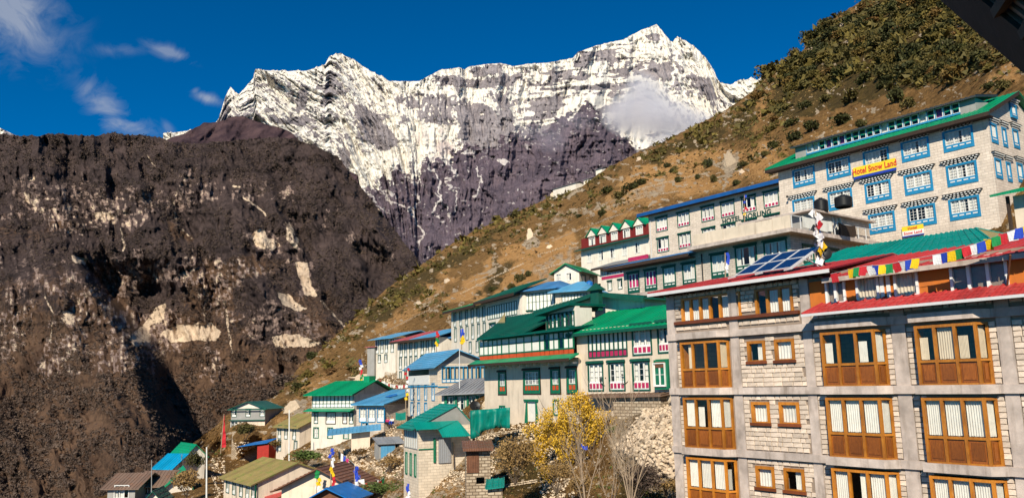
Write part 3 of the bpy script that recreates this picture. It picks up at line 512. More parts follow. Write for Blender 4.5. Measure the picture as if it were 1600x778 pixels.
# ---------------------------------------------------------------- building kit
class Face:
    """a wall plane of a building: local u to the right, y inward, z up"""
    def __init__(s, b, ox=0., oy=0., ang=0.):
        s.b, s.ox, s.oy, s.ang = b, ox, oy, R_(ang); s.ops = []
        s.M = Matrix.Translation((ox, oy, 0)) @ Matrix.Rotation(s.ang, 4, 'Z'); s.W = b.M @ s.M; s.I = s.W.inverted()
    def uz(s, px, py, y=0.):
        o = s.I @ Vector((0, 0, 0)); d = s.I.to_3x3() @ Vector(rays(px, py)); t = (y-o.y)/d.y; p = o+d*t; return p.x, p.z
    def u(s, px, py, y=0.): return s.uz(px, py, y)[0]
    def z(s, px, py, y=0.): return s.uz(px, py, y)[1]
    def p(s, u, y, z): return tuple(s.M @ Vector((u, y, z)))
    def put(s, name, me, mat, u=0., y=0., z=0., parent=None, **kw):
        if parent is None: return link(name, me, mat, s.b.root, s.p(u, y, z), s.ang, **kw)
        return link(name, me, mat, parent, (u, y, z), **kw)
    def wall(s, u0, u1, z0, z1, mat, t=.3, y=0., name='wall', extra=()):
        ops = [o for o in list(s.ops)+list(extra) if o[0] < u1 and o[1] > u0 and o[2] < z1 and o[3] > z0]
        zs = sorted({z0, z1, *[min(max(v, z0), z1) for o in ops for v in o[2:4]]}); m = MB()
        for a, c in zip(zs[:-1], zs[1:]):
            if c-a < 1e-4: continue
            mid = (a+c)/2; cuts = sorted([(o[0], o[1]) for o in ops if o[2] < mid < o[3]]); x = u0
            for p, q in cuts:
                if p > x+1e-4: m.box(x, min(p, u1), y, y+t, a, c)
                x = max(x, q)
            if x < u1-1e-4: m.box(x, u1, y, y+t, a, c)
        return s.put(name, m.mesh(name), M[mat])
    def box(s, name, u0, u1, y0, y1, z0, z1, mat, **kw): return s.put(name, MB().box(u0, u1, y0, y1, z0, z1).mesh(name), M[mat], **kw)
class Bld:
    def __init__(s, name, label, px, py, D, rz, cat='building', group=None):
        """origin where the ray through (px, py) is D metres away: the left end of the facade at that height"""
        o = Vector(P(px, py, D)); s.root = empty(name, o, R_(rz), label, cat, group); s.M = Matrix.Translation(o) @ Matrix.Rotation(R_(rz), 4, 'Z'); s.o = o; s.f = Face(s)
    def right(s, w): return Face(s, w, 0, 90)
    def left(s, d): return Face(s, 0, d, -90)
    def part(s, name, mb, mat, parent=None, smooth=False, **kw): return mb.build(name, M[mat], parent or s.root, smooth, **kw)
    def shell(s, u0, u1, d, z0, z1, mat, sides='lrb', t=.3):
        m = MB()
        if 'l' in sides: m.box(u0, u0+t, t+.002, d, z0, z1)
        if 'r' in sides: m.box(u1-t, u1, t+.002, d, z0, z1)
        if 'b' in sides: m.box(u0+t+.001, u1-t-.001, d-t, d, z0, z1)
        m.box(u0+t+.001, u1-t-.001, t+.002, d-t-.001, z1-.06, z1-.01); s.part('wall', m, mat)
    def slab(s, name, pts, t, mat, parent=None, **kw):
        o = s.part(name, MB().slab(pts, t), mat, parent, **kw)
        if 'roof' in name and len(pts) == 4 and s.o.y < 128 and mat.startswith('roof'):       # raised seams of the sheet roof, too fine to pick apart
            A, B, C_, D_ = [Vector(p) for p in pts]; n_ = (B-A).cross(D_-A).normalized(); n_ = n_ if n_.z > 0 else -n_; k = max(3, int(max((B-A).length, (C_-D_).length)/.42)); m = MB()
            for i in range(k+1): a, c = A.lerp(B, i/k), D_.lerp(C_, i/k); m.bar(a+n_*.018, c+n_*.018, .07, .05, up=n_)
            for q in (.33, .66): a, c = A.lerp(D_, q), B.lerp(C_, q); m.bar(a+n_*.008, c+n_*.008, .05, .022, up=n_)
            m.build('roof_seam', M[mat], o, kind='stuff')
        return o
    def gable(s, u0, u1, y0, y1, ze, zr, mat, wallmat=None, oe=.5, og=.4, t=.1, yr=None, axis='u'):
        """ridge along u; eaves at height ze over y0/y1; overhangs oe (eaves) and og (ends)"""
        yr = (y0+y1)/2 if yr is None else yr; k = (zr-ze)/(yr-y0); k2 = (zr-ze)/(y1-yr)
        s.slab('roof', [(u0-og, y0-oe, ze-oe*k), (u1+og, y0-oe, ze-oe*k), (u1+og, yr, zr), (u0-og, yr, zr)], t, mat)
        s.slab('roof', [(u0-og, yr+.002, zr), (u1+og, yr+.002, zr), (u1+og, y1+oe, ze-oe*k2), (u0-og, y1+oe, ze-oe*k2)], t, mat)
        if wallmat:
            for u in (u0+.01, u1-.31): s.part('gable_wall', MB().slab([(u, y0+.01, ze-t), (u, yr, zr-t-.01), (u, y1-.01, ze-t)], 0, (.3, 0, 0)), wallmat)
    def gable_v(s, u0, u1, y0, y1, ze, zr, mat, wallmat=None, oe=.4, og=.5, t=.1, ur=None):
        """ridge running inward (gable end faces front)"""
        ur = (u0+u1)/2 if ur is None else ur; k = (zr-ze)/(ur-u0); k2 = (zr-ze)/(u1-ur)
        s.slab('roof', [(u0-oe, y0-og, ze-oe*k), (ur, y0-og, zr), (ur, y1+og, zr), (u0-oe, y1+og, ze-oe*k)], t, mat)
        s.slab('roof', [(ur+.002, y0-og, zr), (u1+oe, y0-og, ze-oe*k2), (u1+oe, y1+og, ze-oe*k2), (ur+.002, y1+og, zr)], t, mat)
        if wallmat:
            for y in (y0+.01, y1-.2): s.part('gable_wall', MB().slab([(u0+.01, y, ze-t), (u1-.01, y, ze-t), (ur, y, zr-t-.01)], 0, (0, .19, 0)), wallmat)
def sashmesh(w, h, n, nx, ny, zb, sw=.05, mw=.025, y0=.03, y1=.07):
    m = MB(); cw = w/n
    for i in range(n):
        a, b = -w/2+i*cw+.01, -w/2+(i+1)*cw-.01
        m.box(a, a+sw, y0, y1, zb, h/2); m.box(b-sw, b, y0, y1, zb, h/2); m.box(a+sw, b-sw, y0, y1, zb, zb+sw); m.box(a+sw, b-sw, y0, y1, h/2-sw, h/2)
        for k in range(1, nx): u = a+sw+(b-a-2*sw)*k/nx; m.box(u-mw/2, u+mw/2, y0+.005, y1-.005, zb+sw, h/2-sw)
        for k in range(1, ny): z = zb+sw+(h/2-zb-2*sw)*k/ny; m.box(a+sw, b-sw, y0+.006, y1-.006, z-mw/2, z+mw/2)
    return m.mesh('sash')
def ringmesh(w, h, ft, y0, y1, posts=(), rails=(), pw=.06):
    m = MB(); m.box(-w/2, -w/2+ft, y0, y1, -h/2, h/2); m.box(w/2-ft, w/2, y0, y1, -h/2, h/2); m.box(-w/2+ft, w/2-ft, y0, y1, h/2-ft, h/2); m.box(-w/2+ft, w/2-ft, y0, y1, -h/2, -h/2+ft)
    for u in posts: m.box(u-pw/2, u+pw/2, y0+.004, y1-.004, -h/2+ft, h/2-ft)
    for z in rails: m.box(-w/2+ft, w/2-ft, y0+.008, y1-.008, z-pw/2, z+pw/2)
    return m.mesh('frame')
def curtmesh(a, b, z0, z1, y, seed, folds=6):
    rr = random.Random(seed); m = MB(); n = folds*2; v = []
    for i in range(n+1):
        u = a+(b-a)*i/n; yy = y+(.035 if i % 2 else 0)+rr.uniform(0, .01); v += [(u, yy, z0+rr.uniform(0, .02)), (u, yy, z1)]
    m.poly(v, [(2*i, 2*i+2, 2*i+3, 2*i+1) for i in range(n)]); return m
STY = dict(
    snow=dict(frame='paint_blue', ft=.17, n=3, sash='paint_white', nx=2, ny=4, panel=.22, pmat='paint_blue', sq=('paint_white', 4, .10), cornice=('paint_blue', 'paint_white'), cur='curtain_white', open=.25),
    norling=dict(frame='paint_dkgreen', ft=.11, n=3, sash='paint_white', nx=1, ny=1, panel=.24, pmat='paint_white', sq=('paint_pink', 4, .24), lintel='paint_dkgreen', cur='curtain_white', open=.15),
    wing=dict(frame='paint_dkgreen', ft=.12, n=3, sash='paint_white', nx=1, ny=1, panel=.20, pmat='paint_dkgreen', sq=('paint_white', 3, .05), lintel='paint_dkgreen', cur='curtain_cream', open=.12),
    pink=dict(frame='paint_dkgreen', ft=.10, n=3, sash='paint_white', nx=1, ny=3, panel=.26, pmat='paint_white', sq=('paint_pink', 4, .26), lintel='paint_green', cur='curtain_white', open=.4),
    green=dict(frame='paint_green', ft=.15, n=2, sash='paint_white', nx=2, ny=3, panel=.28, pmat='paint_green', sq=('paint_orange', 2, .26), lintel='dark_wood', cur='curtain_white', open=.5, flare=1),
    green3=dict(frame='paint_green', ft=.15, n=4, sash='paint_white', nx=2, ny=3, panel=.28, pmat='paint_green', sq=('paint_orange', 5, .26), lintel='dark_wood', cur='curtain_white', open=.5, flare=1),
    white=dict(frame='paint_white', ft=.07, n=3, sash='paint_white', nx=1, ny=1, panel=0, cur='curtain_white', open=.2),
    white2=dict(frame='paint_white', ft=.06, n=2, sash='paint_white', nx=1, ny=2, panel=0, cur='curtain_white', open=.2),
    dark2=dict(frame='paint_dkgreen', ft=.09, n=2, sash='paint_white', nx=1, ny=1, panel=.16, pmat='paint_white', cur='curtain_white', open=.5, lintel='dark_wood'),
    blue2=dict(frame='paint_blue', ft=.10, n=2, sash='paint_white', nx=1, ny=2, panel=.22, pmat='paint_white', cur='curtain_white', open=.4),
    tall=dict(frame='paint_dkgreen', ft=.07, n=2, sash='paint_white', nx=1, ny=1, panel=.2, pmat='paint_white', cur='curtain_white', open=.3),
    grn2=dict(frame='paint_green', ft=.10, n=2, sash='paint_white', nx=1, ny=2, panel=0, cur='curtain_white', open=.5),
    brown=dict(frame='dark_wood', ft=.10, n=3, sash='paint_white', nx=1, ny=2, panel=.2, pmat='paint_white', cur='curtain_white', open=.5),
)
def window(fc, u, z, w, h, sty, y=.0, name='window', cut=True, seed=None, cur=None, t=.3):
    s = STY[sty]; w = round(w, 2); h = round(h, 2); sd = (seed if seed is not None else random.randrange(5)) % 5; k = (sty, w, h)
    if cut: fc.ops.append((u-w/2, u+w/2, z-h/2, z+h/2))
    ft, iw, ih = s['ft'], w-2*s['ft'], h-2*s['ft']; zb = -h/2+ft+s['panel']*h
    r = fc.put(name, cached(k+('f',), lambda: ringmesh(w, h, ft, -.05, .10)), M[s['frame']], u, y, z)
    def sub(nm, key, fn, mat): return link(nm, cached(k+key, fn), M[mat], r)
    sub('sash', ('s',), lambda: (lambda mm: mm)(sashmesh(iw, 2*(h/2-ft), s['n'], s['nx'], s['ny'], zb)), s['sash'])
    sub('pane', ('p',), lambda: MB().box(-iw/2+.01, iw/2-.01, .048, .052, zb+.02, h/2-ft-.02).mesh('pane'), 'glass')
    if s['panel']:
        sub('panel', ('q',), lambda: MB().box(-iw/2, iw/2, -.01, .06, -h/2+ft, zb).mesh('panel'), s['pmat'])
        if s.get('sq'):
            mt, nq, fr = s['sq']; ph = s['panel']*h
            def sq():
                m = MB(); cw = iw/nq; g = (1-fr*3)*.14 if fr > .15 else .36
                for i in range(nq): m.box(-iw/2+cw*(i+.16), -iw/2+cw*(i+.84), -.035, -.012, -h/2+ft+ph*(.18 if fr > .15 else .38), -h/2+ft+ph*(.84 if fr > .15 else .62))
                return m.mesh('panel_inset')
            sub('panel_inset', ('sq',), sq, mt)
    if s.get('lintel'):
        fl = .06 if not s.get('flare') else .0
        sub('lintel', ('l',), lambda: MB().box(-w/2-.10, w/2+.10, -.14, -.052, h/2-.02, h/2+.11).box(-w/2-.07, w/2+.07, -.10, -.052, h/2+.111, h/2+.15).mesh('lintel'), s['frame'] if not s.get('flare') else 'dark_wood')
        if s.get('flare'):
            sub('surround', ('fl',), lambda: MB().slab([(-w/2-.002, -.03, h/2), (-w/2-.002, -.03, -h/2), (-w/2-.13, -.03, -h/2-.09), (-w/2-.06, -.03, h/2)], 0, (0, .06, 0)).slab([(w/2+.002, -.03, h/2), (w/2+.06, -.03, h/2), (w/2+.13, -.03, -h/2-.09), (w/2+.002, -.03, -h/2)], 0, (0, .06, 0)).slab([(-w/2-.13, -.034, -h/2-.09), (-w/2, -.034, -h/2-.002), (w/2, -.034, -h/2-.002), (w/2+.13, -.034, -h/2-.09)], 0, (0, .06, 0)).mesh('surround'), 'dark_wood')
    if s.get('cornice'):
        c1, c2 = s['cornice']
        def corn():
            m = MB()
            for i in range(3): e = .10+.13*i; m.box(-w/2-e, w/2+e, -.10-.09*i, -.0, h/2+.085+.15*i, h/2+.15+.15*i)
            return m.mesh('cornice')
        def dent():
            m = MB()
            for i in range(3):
                e = .06+.13*i; n = 7+2*i
                for j in range(n): x = -w/2-e+(w+2*e)*(j+.25)/n; m.box(x, x+(w+2*e)/n*.5, -.09-.09*i, -.0, h/2+.003+.15*i, h/2+.083+.15*i)
            return m.mesh('cornice_block')
        sub('cornice', ('c',), corn, 'dark_metal'); sub('cornice_block', ('d',), dent, c2)
    def cu():
        rr = random.Random(sd*7+int(w*10)); m = MB(); cw = iw/s['n']; any_ = False
        for i in range(s['n']):
            if rr.random() < s['open']: continue
            a, b = -iw/2+cw*i+.02, -iw/2+cw*(i+1)-.02
            if rr.random() < .3: b = a+(b-a)*.6
            q = curtmesh(a, b, zb, h/2-ft, .13, sd, 3); m.poly(q.v, q.f); any_ = True
        if not any_: q = curtmesh(-iw/2, -iw/2+cw*.5, zb, h/2-ft, .13, sd, 3); m.poly(q.v, q.f)
        return m.mesh('curtain')
    sub('curtain', ('cu', sd), cu, 'curtain_white') if not cur else link('curtain', cached(k+('cu', sd, cur), cu), M[cur], r)
    return r
def row(fc, pxs, ref, w, h, sty, y=0., dz=0., cur={}, **kw):
    """windows of one size in one row; pxs = centre columns, ref = (px, py) of a window centre; returns the height"""
    z = fc.z(*ref, y)+dz; rx, ry = ref; out = []
    for i, px in enumerate(pxs):
        # find u with the row's z: iterate on py
        py = ry
        for _ in range(6):
            u, zz = fc.uz(px, py, y); u2, z2 = fc.uz(px, py+1, y); py += (z-zz)/(z2-zz)
        out.append(window(fc, fc.u(px, py, y), z, w, h, sty, y, cur=cur.get(i), **kw))
    return z
def ribbon(fc, u0, u1, z0, z1, n, post, sill, y=0., pw=.09, cur='curtain_white', openp=.3, name='window', base=None, baseh=0., top=None, muntin=0, cut=True, solid=0):
    """a run of tall panes between posts, one sash per bay"""
    w, h = u1-u0, z1-z0; uc, zc = (u0+u1)/2, (z0+z1)/2
    if cut: fc.ops.append((u0, u1, z0, z1))
    cw = w/n; r = fc.put(name, ringmesh(w, h, pw, -.06, .10, [-w/2+cw*i for i in range(1, n)], [-h/2+baseh] if baseh else [], pw), M[post], uc, y, zc)
    m = MB(); c = MB(); q = MB(); rr = random.Random(int(w*100)+n)
    lo = -h/2+(baseh+pw/2 if baseh else pw)
    for i in range(n):
        a, b = -w/2+cw*i+pw*.5, -w/2+cw*(i+1)-pw*.5
        m.box(a, b, .02, .025, lo, h/2-pw)
        for k in range(1, muntin+1): zz = lo+(h/2-pw-lo)*k/(muntin+1); q.box(a, b, .0, .03, zz-.02, zz+.02)
        if rr.random() > openp: cc = curtmesh(a, b if rr.random() < .7 else a+(b-a)*.6, lo, h/2-pw, .12, i, 3); c.poly(cc.v, cc.f)
    if solid: m.build('white_panel', M['curtain_white'], r); c = MB()
    else: m.build('pane', M['glass'], r)
    if c.v: c.build('curtain', M[cur], r)
    if q.v: q.build('muntin', M[post], r)
    if base:
        bm = MB()
        for i in range(n): bm.box(-w/2+cw*i+pw*.5, -w/2+cw*(i+1)-pw*.5, -.02, .06, -h/2+pw, -h/2+baseh-pw/2)
        bm.build('panel', M[base], r)
    return r
def letters(txt, h, mat, parent, loc, rz, wide=1., depth=.03, bold=.0, name='lettering'):
    cu = bpy.data.curves.new('lettering', 'FONT'); cu.body = txt; cu.size = h*1.4; cu.extrude = depth; cu.offset = bold; cu.align_x = 'CENTER'; cu.align_y = 'CENTER'; cu.space_character = 1.05
    t = bpy.data.objects.new('tmp', cu); me = bpy.data.meshes.new_from_object(t); bpy.data.objects.remove(t); me.materials.clear(); me.name = name
    o = link(name, me, mat, parent); o.rotation_euler = (R_(90), 0, rz); o.location = loc; o.scale = (wide, 1, 1); return o
# ---------------------------------------------------------------- stone pieces
def brickmesh(w, h, d, seed, rough=.12):
    rr = random.Random(seed); j = lambda a: rr.uniform(-a, a); e = min(w, h)*rough
    v = [(-w/2, d, -h/2), (w/2, d, -h/2), (w/2, d, h/2), (-w/2, d, h/2)]
    v += [(x+j(e*.3), 0+abs(j(e*.3)), z+j(e*.3)) for x, z in ((-w/2, -h/2), (w/2, -h/2), (w/2, h/2), (-w/2, h/2))]
    v += [(x*(1-e/w*1.6)+j(e*.3), -.03+j(.012), z*(1-e/h*1.3)+j(e*.2)) for x, z in ((-w/2, -h/2), (w/2, -h/2), (w/2, h/2), (-w/2, h/2))]
    f = [(0, 1, 5, 4), (1, 2, 6, 5), (2, 3, 7, 6), (3, 0, 4, 7), (4, 5, 9, 8), (5, 6, 10, 9), (6, 7, 11, 10), (7, 4, 8, 11), (8, 9, 10, 11)]
    return v, f
BW = (.22, .28, .34, .42, .52)
def brick_me(wi, k, h=.186): return cached(('brick', wi, k, h), lambda: MB().poly(*brickmesh(BW[wi], h, .06, wi*10+k)).mesh('brick'))
def courses(u0, u1, z0, z1, blocks, ch=.205, rng=None):
    """free runs of each course -> list of (u, z, width index)"""
    out = []; rr = rng or random; z = z0
    while z+ch <= z1+.02:
        zc = z+ch/2; cuts = sorted([(b[0], b[1]) for b in blocks if b[2] < zc+ch*.35 and b[3] > zc-ch*.35]); x = u0; runs = []
        for p, q in cuts:
            if p > x: runs.append((x, min(p, u1)))
            x = max(x, q)
        if x < u1: runs.append((x, u1))
        for a, b in runs:
            x = a+.01
            while b-x > .2:
                wi = rr.choice([i for i in range(5) if BW[i] <= b-x+.03] or [0]); w = BW[wi]; out.append((x+w/2, zc, wi)); x += w+.034
        z += ch
    return out
def rockmesh(seed, sub=1, flat=.75):
    rr = random.Random(seed); import bmesh as _b
    bm = _b.new(); _b.ops.create_icosphere(bm, subdivisions=sub, radius=1)
    for v in bm.verts: v.co *= rr.uniform(.72, 1.12); v.co.z *= flat
    for v in bm.verts:                                     # chop a few flat faces
        for n in ((.8, .3, .5), (-.6, .7, .3), (.1, -.9, .4)):
            d = v.co.dot(Vector(n).normalized())
            if d > .5: v.co -= Vector(n).normalized()*(d-.5)
    V = [tuple(v.co) for v in bm.verts]; Fs = [tuple(x.index for x in f.verts) for f in bm.faces]; bm.free(); return V, Fs
def rock_me(k): return cached(('rock', k), lambda: MB().poly(*rockmesh(k)).mesh('stone'))
ROCKV = [tuple(np.array(a) for a in rockmesh(100+k)) for k in range(8)]
def scatter_rocks(centres, sizes, name, mat, parent=None, **kw):
    V = []; Fc = []; n = 0
    for i, (c, s) in enumerate(zip(centres, sizes)):
        v, f = ROCKV[i % 8]; e = np.array(Euler((RNG.uniform(-.6, .6), RNG.uniform(-.6, .6), RNG.uniform(0, 6.28))).to_matrix())
        V.append((v*np.array([s, s*RNG.uniform(.6, 1), s*RNG.uniform(.45, .9)])) @ e.T+np.asarray(c)); Fc.append(f+n); n += len(v)
    return link(name, fast_mesh(name, np.concatenate(V), np.concatenate(Fc)), M[mat], parent, **kw)
# ================================================================ near stone lodge with varnished bay windows
RZF = -53.2
b = Bld('stone_lodge', 'large unfinished pale stone lodge with varnished wooden bay windows, nearest on the right', 1048, 600, 42, RZF, 'building'); f = b.f
zb = [f.z(1060, y) for y in (527, 611, 701)]; st = zb[1]-zb[2]; zb.append(zb[2]-st); zb.append(zb[3]-st)          # beam heights, top to bottom
UR = f.u(1640, 600)+2.2; BASE = zb[4]-.2; DEP = 8.5
zroof = f.z(1060, 470)
cols = [(f.u(1049, 600)-.02, f.u(1061, 600)), (f.u(1147, 600), f.u(1160, 600)), (f.u(1262, 600), f.u(1276, 600)), (f.u(1402, 600), f.u(1424, 600)), (f.u(1569, 600), f.u(1592, 600))]
uL, uM = cols[0][0], cols[2][1]                                              # uM: left block ends, right block begins
def zrow(i): return zb[i]                                                    # storey under beam i
# ---- bay windows
def bay(px0, px1, i, seed, curs):
    u0, u1 = f.u(px0, 600), f.u(px1, 600); zt, z0 = zb[i]-.30, zb[i+1]+.14; w, h = u1-u0, zt-z0; pr = .42; sp = .42*w/3.6     # projection, splayed end width
    f.ops.append((u0+.02, u1-.02, z0, zt)); hp = h*.40; pw = .11
    front = w-sp; n = 3; cw = front/n
    m = MB(); Y0 = -pr
    def post(x, y, wd=pw): m.box(x-wd/2, x+wd/2, y-.05, y+.06, 0, h)
    for k in range(n+1): post(cw*k+(pw/2 if k == 0 else 0), Y0+.0)
    post(w-pw/2, -.02)
    m.box(pw, front-pw/2, Y0-.045, Y0+.05, h-pw, h-.002); m.box(pw, front-pw/2, Y0-.045, Y0+.05, .002, pw*.8); m.box(pw, front-pw/2, Y0-.047, Y0+.045, hp-.05, hp+.05)
    for z in (pw*.4, hp, h-pw*.5): m.bar((front, Y0, z), (w-pw*.5, -.02, z), .09, pw*.8)
    m.box(0, pw*.8, Y0+.07, .1, .0, h-.003)                                   # left cheek
    r = b.part('bay_window', m, 'wood_varnish'); r.location = (u0, 0, z0)
    rr = random.Random(seed)
    for k in range(n+1):
        if k < n: A = Vector((cw*k+(pw if k == 0 else pw/2)+.004, Y0+.012, 0)); B = Vector((cw*(k+1)-pw/2-.004, Y0+.012, 0))
        else: A = Vector((front+pw/2+.01, Y0+.06, 0)); B = Vector((w-pw-.01, -.04, 0))
        d = (B-A); nrm = Vector((0, 1, 0)) if k < n else Vector((-.6, .75, 0)).normalized()
        for nm, z0_, z1_, th, mt, off in (('pane', hp+.05, h-pw-.002, .006, 'glass', .02), ('panel', pw*.8+.002, hp-.052, .05, 'wood_panel', .0)):
            q = MB().slab([A+nrm*off+Vector((0, 0, z0_)), B+nrm*off+Vector((0, 0, z0_)), B+nrm*off+Vector((0, 0, z1_)), A+nrm*off+Vector((0, 0, z1_))], 0, nrm*th); q.build(nm, M[mt], r)
        # raised field of the lower panel and the sash bead
        e = d.normalized(); q = MB().slab([A+e*.09-nrm*.025+Vector((0, 0, pw+.09)), B-e*.09-nrm*.025+Vector((0, 0, pw+.09)), B-e*.09-nrm*.025+Vector((0, 0, hp-.14)), A+e*.09-nrm*.025+Vector((0, 0, hp-.14))], 0, nrm*.03); q.build('panel_field', M['wood_panel'], r)
        c = curs[k]
        if c:
            a_, b_ = (0, 1) if c in 'wc' else ((0, .55) if c in 'WC' else (.5, 1)); L = d.length; cc = curtmesh(0, L*(b_-a_), hp+.06, h-pw-(.02 if c in 'wcrR' else .35), 0, seed*5+k, 7)
            vs = [tuple(A+e*(L*a_+x)+nrm*(.10+y)+Vector((0, 0, z))) for x, y, z in cc.v]; MB().poly(vs, cc.f).build('curtain', M['curtain_cream' if c in 'cCr' else 'curtain_white'], r)
    return r
BAYS = [(1065, 1142, 0, ['r', '', '', 'c']), (1072, 1149, 1, ['w', 'W', 'w', 'w']), (1077, 1152, 2, ['w', 'w', 'w', 'W']), (1084, 1160, 3, ['w', 'w', '', 'w']),
        (1285, 1386, 0, ['W', '', 'W', 'w']), (1293, 1396, 1, ['w', 'w', 'w', 'w']), (1300, 1405, 2, ['w', 'R', 'w', 'w']), (1306, 1412, 3, ['w', 'w', 'w', 'w']),
        (1430, 1553, 0, ['C', 'c', 'C', 'c']), (1440, 1562, 1, ['w', 'w', 'w', 'w']), (1450, 1572, 2, ['w', 'w', 'w', 'w']), (1458, 1580, 3, ['w', 'w', 'w', 'w'])]
for n_, (p0, p1, i, cc) in enumerate(BAYS):
    # the leaning columns of the photograph are upright in the place: use the column positions at mid height
    sh = (1065, 1285, 1430)[n_//4]; e0 = (1075, 1297, 1446)[n_//4]; e1 = (1143, 1392, 1556)[n_//4]; bay(e0, e1, i, n_+3, cc)
# ---- ledges that wrap round the bays
uB = [(f.u(1075, 600), f.u(1143, 600)), (f.u(1297, 600), f.u(1392, 600)), (f.u(1446, 600), f.u(1556, 600))]
for k, z in enumerate(zb[:4]):
    th = .33; m = MB()
    def pl(a, c): return m.slab([(a-.12, -.62, z+th/2), (c-.25, -.62, z+th/2), (c+.18, -.20, z+th/2), (c+.18, .05, z+th/2), (a-.12, .05, z+th/2)], th)
    xs = [uL]+[v for p, q in uB for v in (p-.121, q+.181)]+[UR]
    for p, q in uB: pl(p, q)
    for a, c in zip(xs[::2], xs[1::2]): m.box(a, c, -.16, .04, z-th/2+.004, z+th/2-.004)
    b.part('concrete_ledge', m, 'concrete')
# ---- small paired windows
def small(px0, px1, i, cur, seed, dz=0):
    u0, u1 = f.u(px0, 600), f.u(px1, 600); zc = (zb[i]+zb[i+1])/2+.42+dz; w, h = u1-u0, 1.02; uc = (u0+u1)/2
    f.ops.append((u0, u1, zc-h/2, zc+h/2)); r = f.put('small_window', cached(('sm', round(w, 2)), lambda: ringmesh(w, h, .13, -.06, .10)), M['wood_varnish'], uc, 0, zc)
    link('sill', cached(('sms', round(w, 2)), lambda: MB().box(-w/2-.08, w/2+.08, -.12, -.061, -h/2-.05, -h/2+.08).mesh('sill')), M['wood_sill'], r)
    link('pane', cached(('smp', round(w, 2)), lambda: MB().box(-w/2+.12, w/2-.12, .03, .036, -h/2+.12, h/2-.12).mesh('pane')), M['glass'], r)
    a = 0 if cur != 'r' else .5; curtmesh(-w/2+.12+a*(w-.24), w/2-.12, -h/2+.12, h/2-.12, .10, seed, 5).build('curtain', M['curtain_white'], r)
for i in range(4):
    small(1172, 1200, i, 'r' if i == 0 else 'w', i); small(1215, 1246, i, 'w' if i != 2 else 'r', i+7)
# ---- top ribbon windows of the left block, rain-dark sill
zs0, zs1 = f.z(1110, 498), f.z(1110, 466); zsl = f.z(1110, 496)
def wribbon(pa, pb, n, seed, skip):
    u0, u1 = f.u(pa, 480), f.u(pb, 480); h = zs1-zs0+.15; f.ops.append((u0, u1, zs0, zs0+h)); cw = (u1-u0)/n; m = MB(); pw = .12
    for k in range(n+1): x = cw*k; x = min(max(x, pw/2), u1-u0-pw/2); m.box(x-pw/2, x+pw/2, -.06, .10, 0, h)
    m.box(pw, u1-u0-pw, -.055, .09, h-.1, h-.003)
    r = b.part('ribbon_window', m, 'wood_varnish'); r.location = (u0, 0, zs0)
    for k in range(n):
        a, c = cw*k+pw/2+.003, cw*(k+1)-pw/2-.003
        if k == 0: a += pw/2
        if k == n-1: c -= pw/2
        MB().box(a, c, .03, .036, .02, h-.1).build('pane', M['glass'], r)
        if k not in skip: curtmesh(a, c, .03, h-.12, .10, seed+k, 4).build('curtain', M['curtain_white'], r)
wribbon(1065, 1158, 6, 3, (3,)); wribbon(1181, 1240, 3, 9, (0,))
b.part('window_sill', MB().box(f.u(1056, 500), f.u(1250, 490), -.17, .02, zs0-.16, zs0-.003), 'wood_sill')
# ---- mortar wall, columns, stones
f.wall(uL+.02, UR, BASE, zroof+.4, 'mortar', .3, .035)
zt_right = f.z(1300, 478)
for k, (a, c) in enumerate(cols): b.part('concrete_column', MB().box(a, c, -.06, .034, BASE, (zroof+.35 if k < 3 else zt_right)), 'concrete')
blocks = list(f.ops)+[(a-.01, c+.01, -99, 99) for a, c in cols]+[(uL-1, UR+1, z-.18, z+.18) for z in zb[:4]]+[(uL, f.u(1250, 490), zs0-.18, zs0)]+[(uM, UR+1, zt_right, 99)]
for p, q in uB:
    for z in zb[:4]: blocks.append((p-.14, q+.2, z-.18, z+.18))
lst = courses(uL+.1, UR, BASE, zroof+.3, blocks, rng=random.Random(5))
def isvis(u, z):
    w = b.M @ Vector((u, 0, z)); l = RM.T @ np.array(w); x = 800-l[0]/l[2]*F_PX; y = 389+l[1]/l[2]*F_PX; return 1045 < x < 1598 and 430 < y < 776
vis = [q for q in lst if isvis(q[0], q[1])]; vis.sort(key=lambda q: -q[0]-BW[q[2]]*6); near = set(id(q) for q in vis[:300])
mb = MB()
for k, q in enumerate(lst):
    u, z, wi = q
    if id(q) in near:
        o = link('brick', brick_me(wi, k % 6), M['brick_stone'], b.root, (u, 0, z))
    else:
        v, fs = brickmesh(BW[wi], .185, .06, k); mb.poly([(x+u, y, zz+z) for x, y, zz in v], fs)
me = mb.mesh('brick_courses'); me.materials.append(M['brick_stone'])
stone_b = Mt('brick_stone_many', .9, .25); isl = stone_b.N('ShaderNodeNewGeometry').outputs['Random Per Island']; a_ = stone_b.noise(4, 6, .65); kk = stone_b.math('MULTIPLY_ADD', isl, .42, .77)
stone_b.color(stone_b.mix(1.0, stone_b.mix(1.0, (.76, .62, .50), stone_b.ramp(a_, (.25, .6), (.75, 1.)), 'MULTIPLY'), stone_b.N('ShaderNodeCombineXYZ', kk, kk, kk).outputs[0], 'MULTIPLY')).bump(stone_b.noise(14, 5, .65), .6, .03)
me.materials[0] = stone_b.m; link('brick', me, None, b.root, kind='stuff'); M['brick_many'] = stone_b.m
m = MB().box(uL+.02, uL+.3, .336, DEP, BASE, zroof+.4).box(UR-.3, UR, .336, DEP, BASE, zroof+.4).box(uL+.301, UR-.301, DEP-.3, DEP, BASE, zroof+.4)
for z in zb[:4]: m.box(uL+.301, UR-.301, .34, DEP-.301, z-.1, z+.1)
b.part('wall', m, 'block_pale')
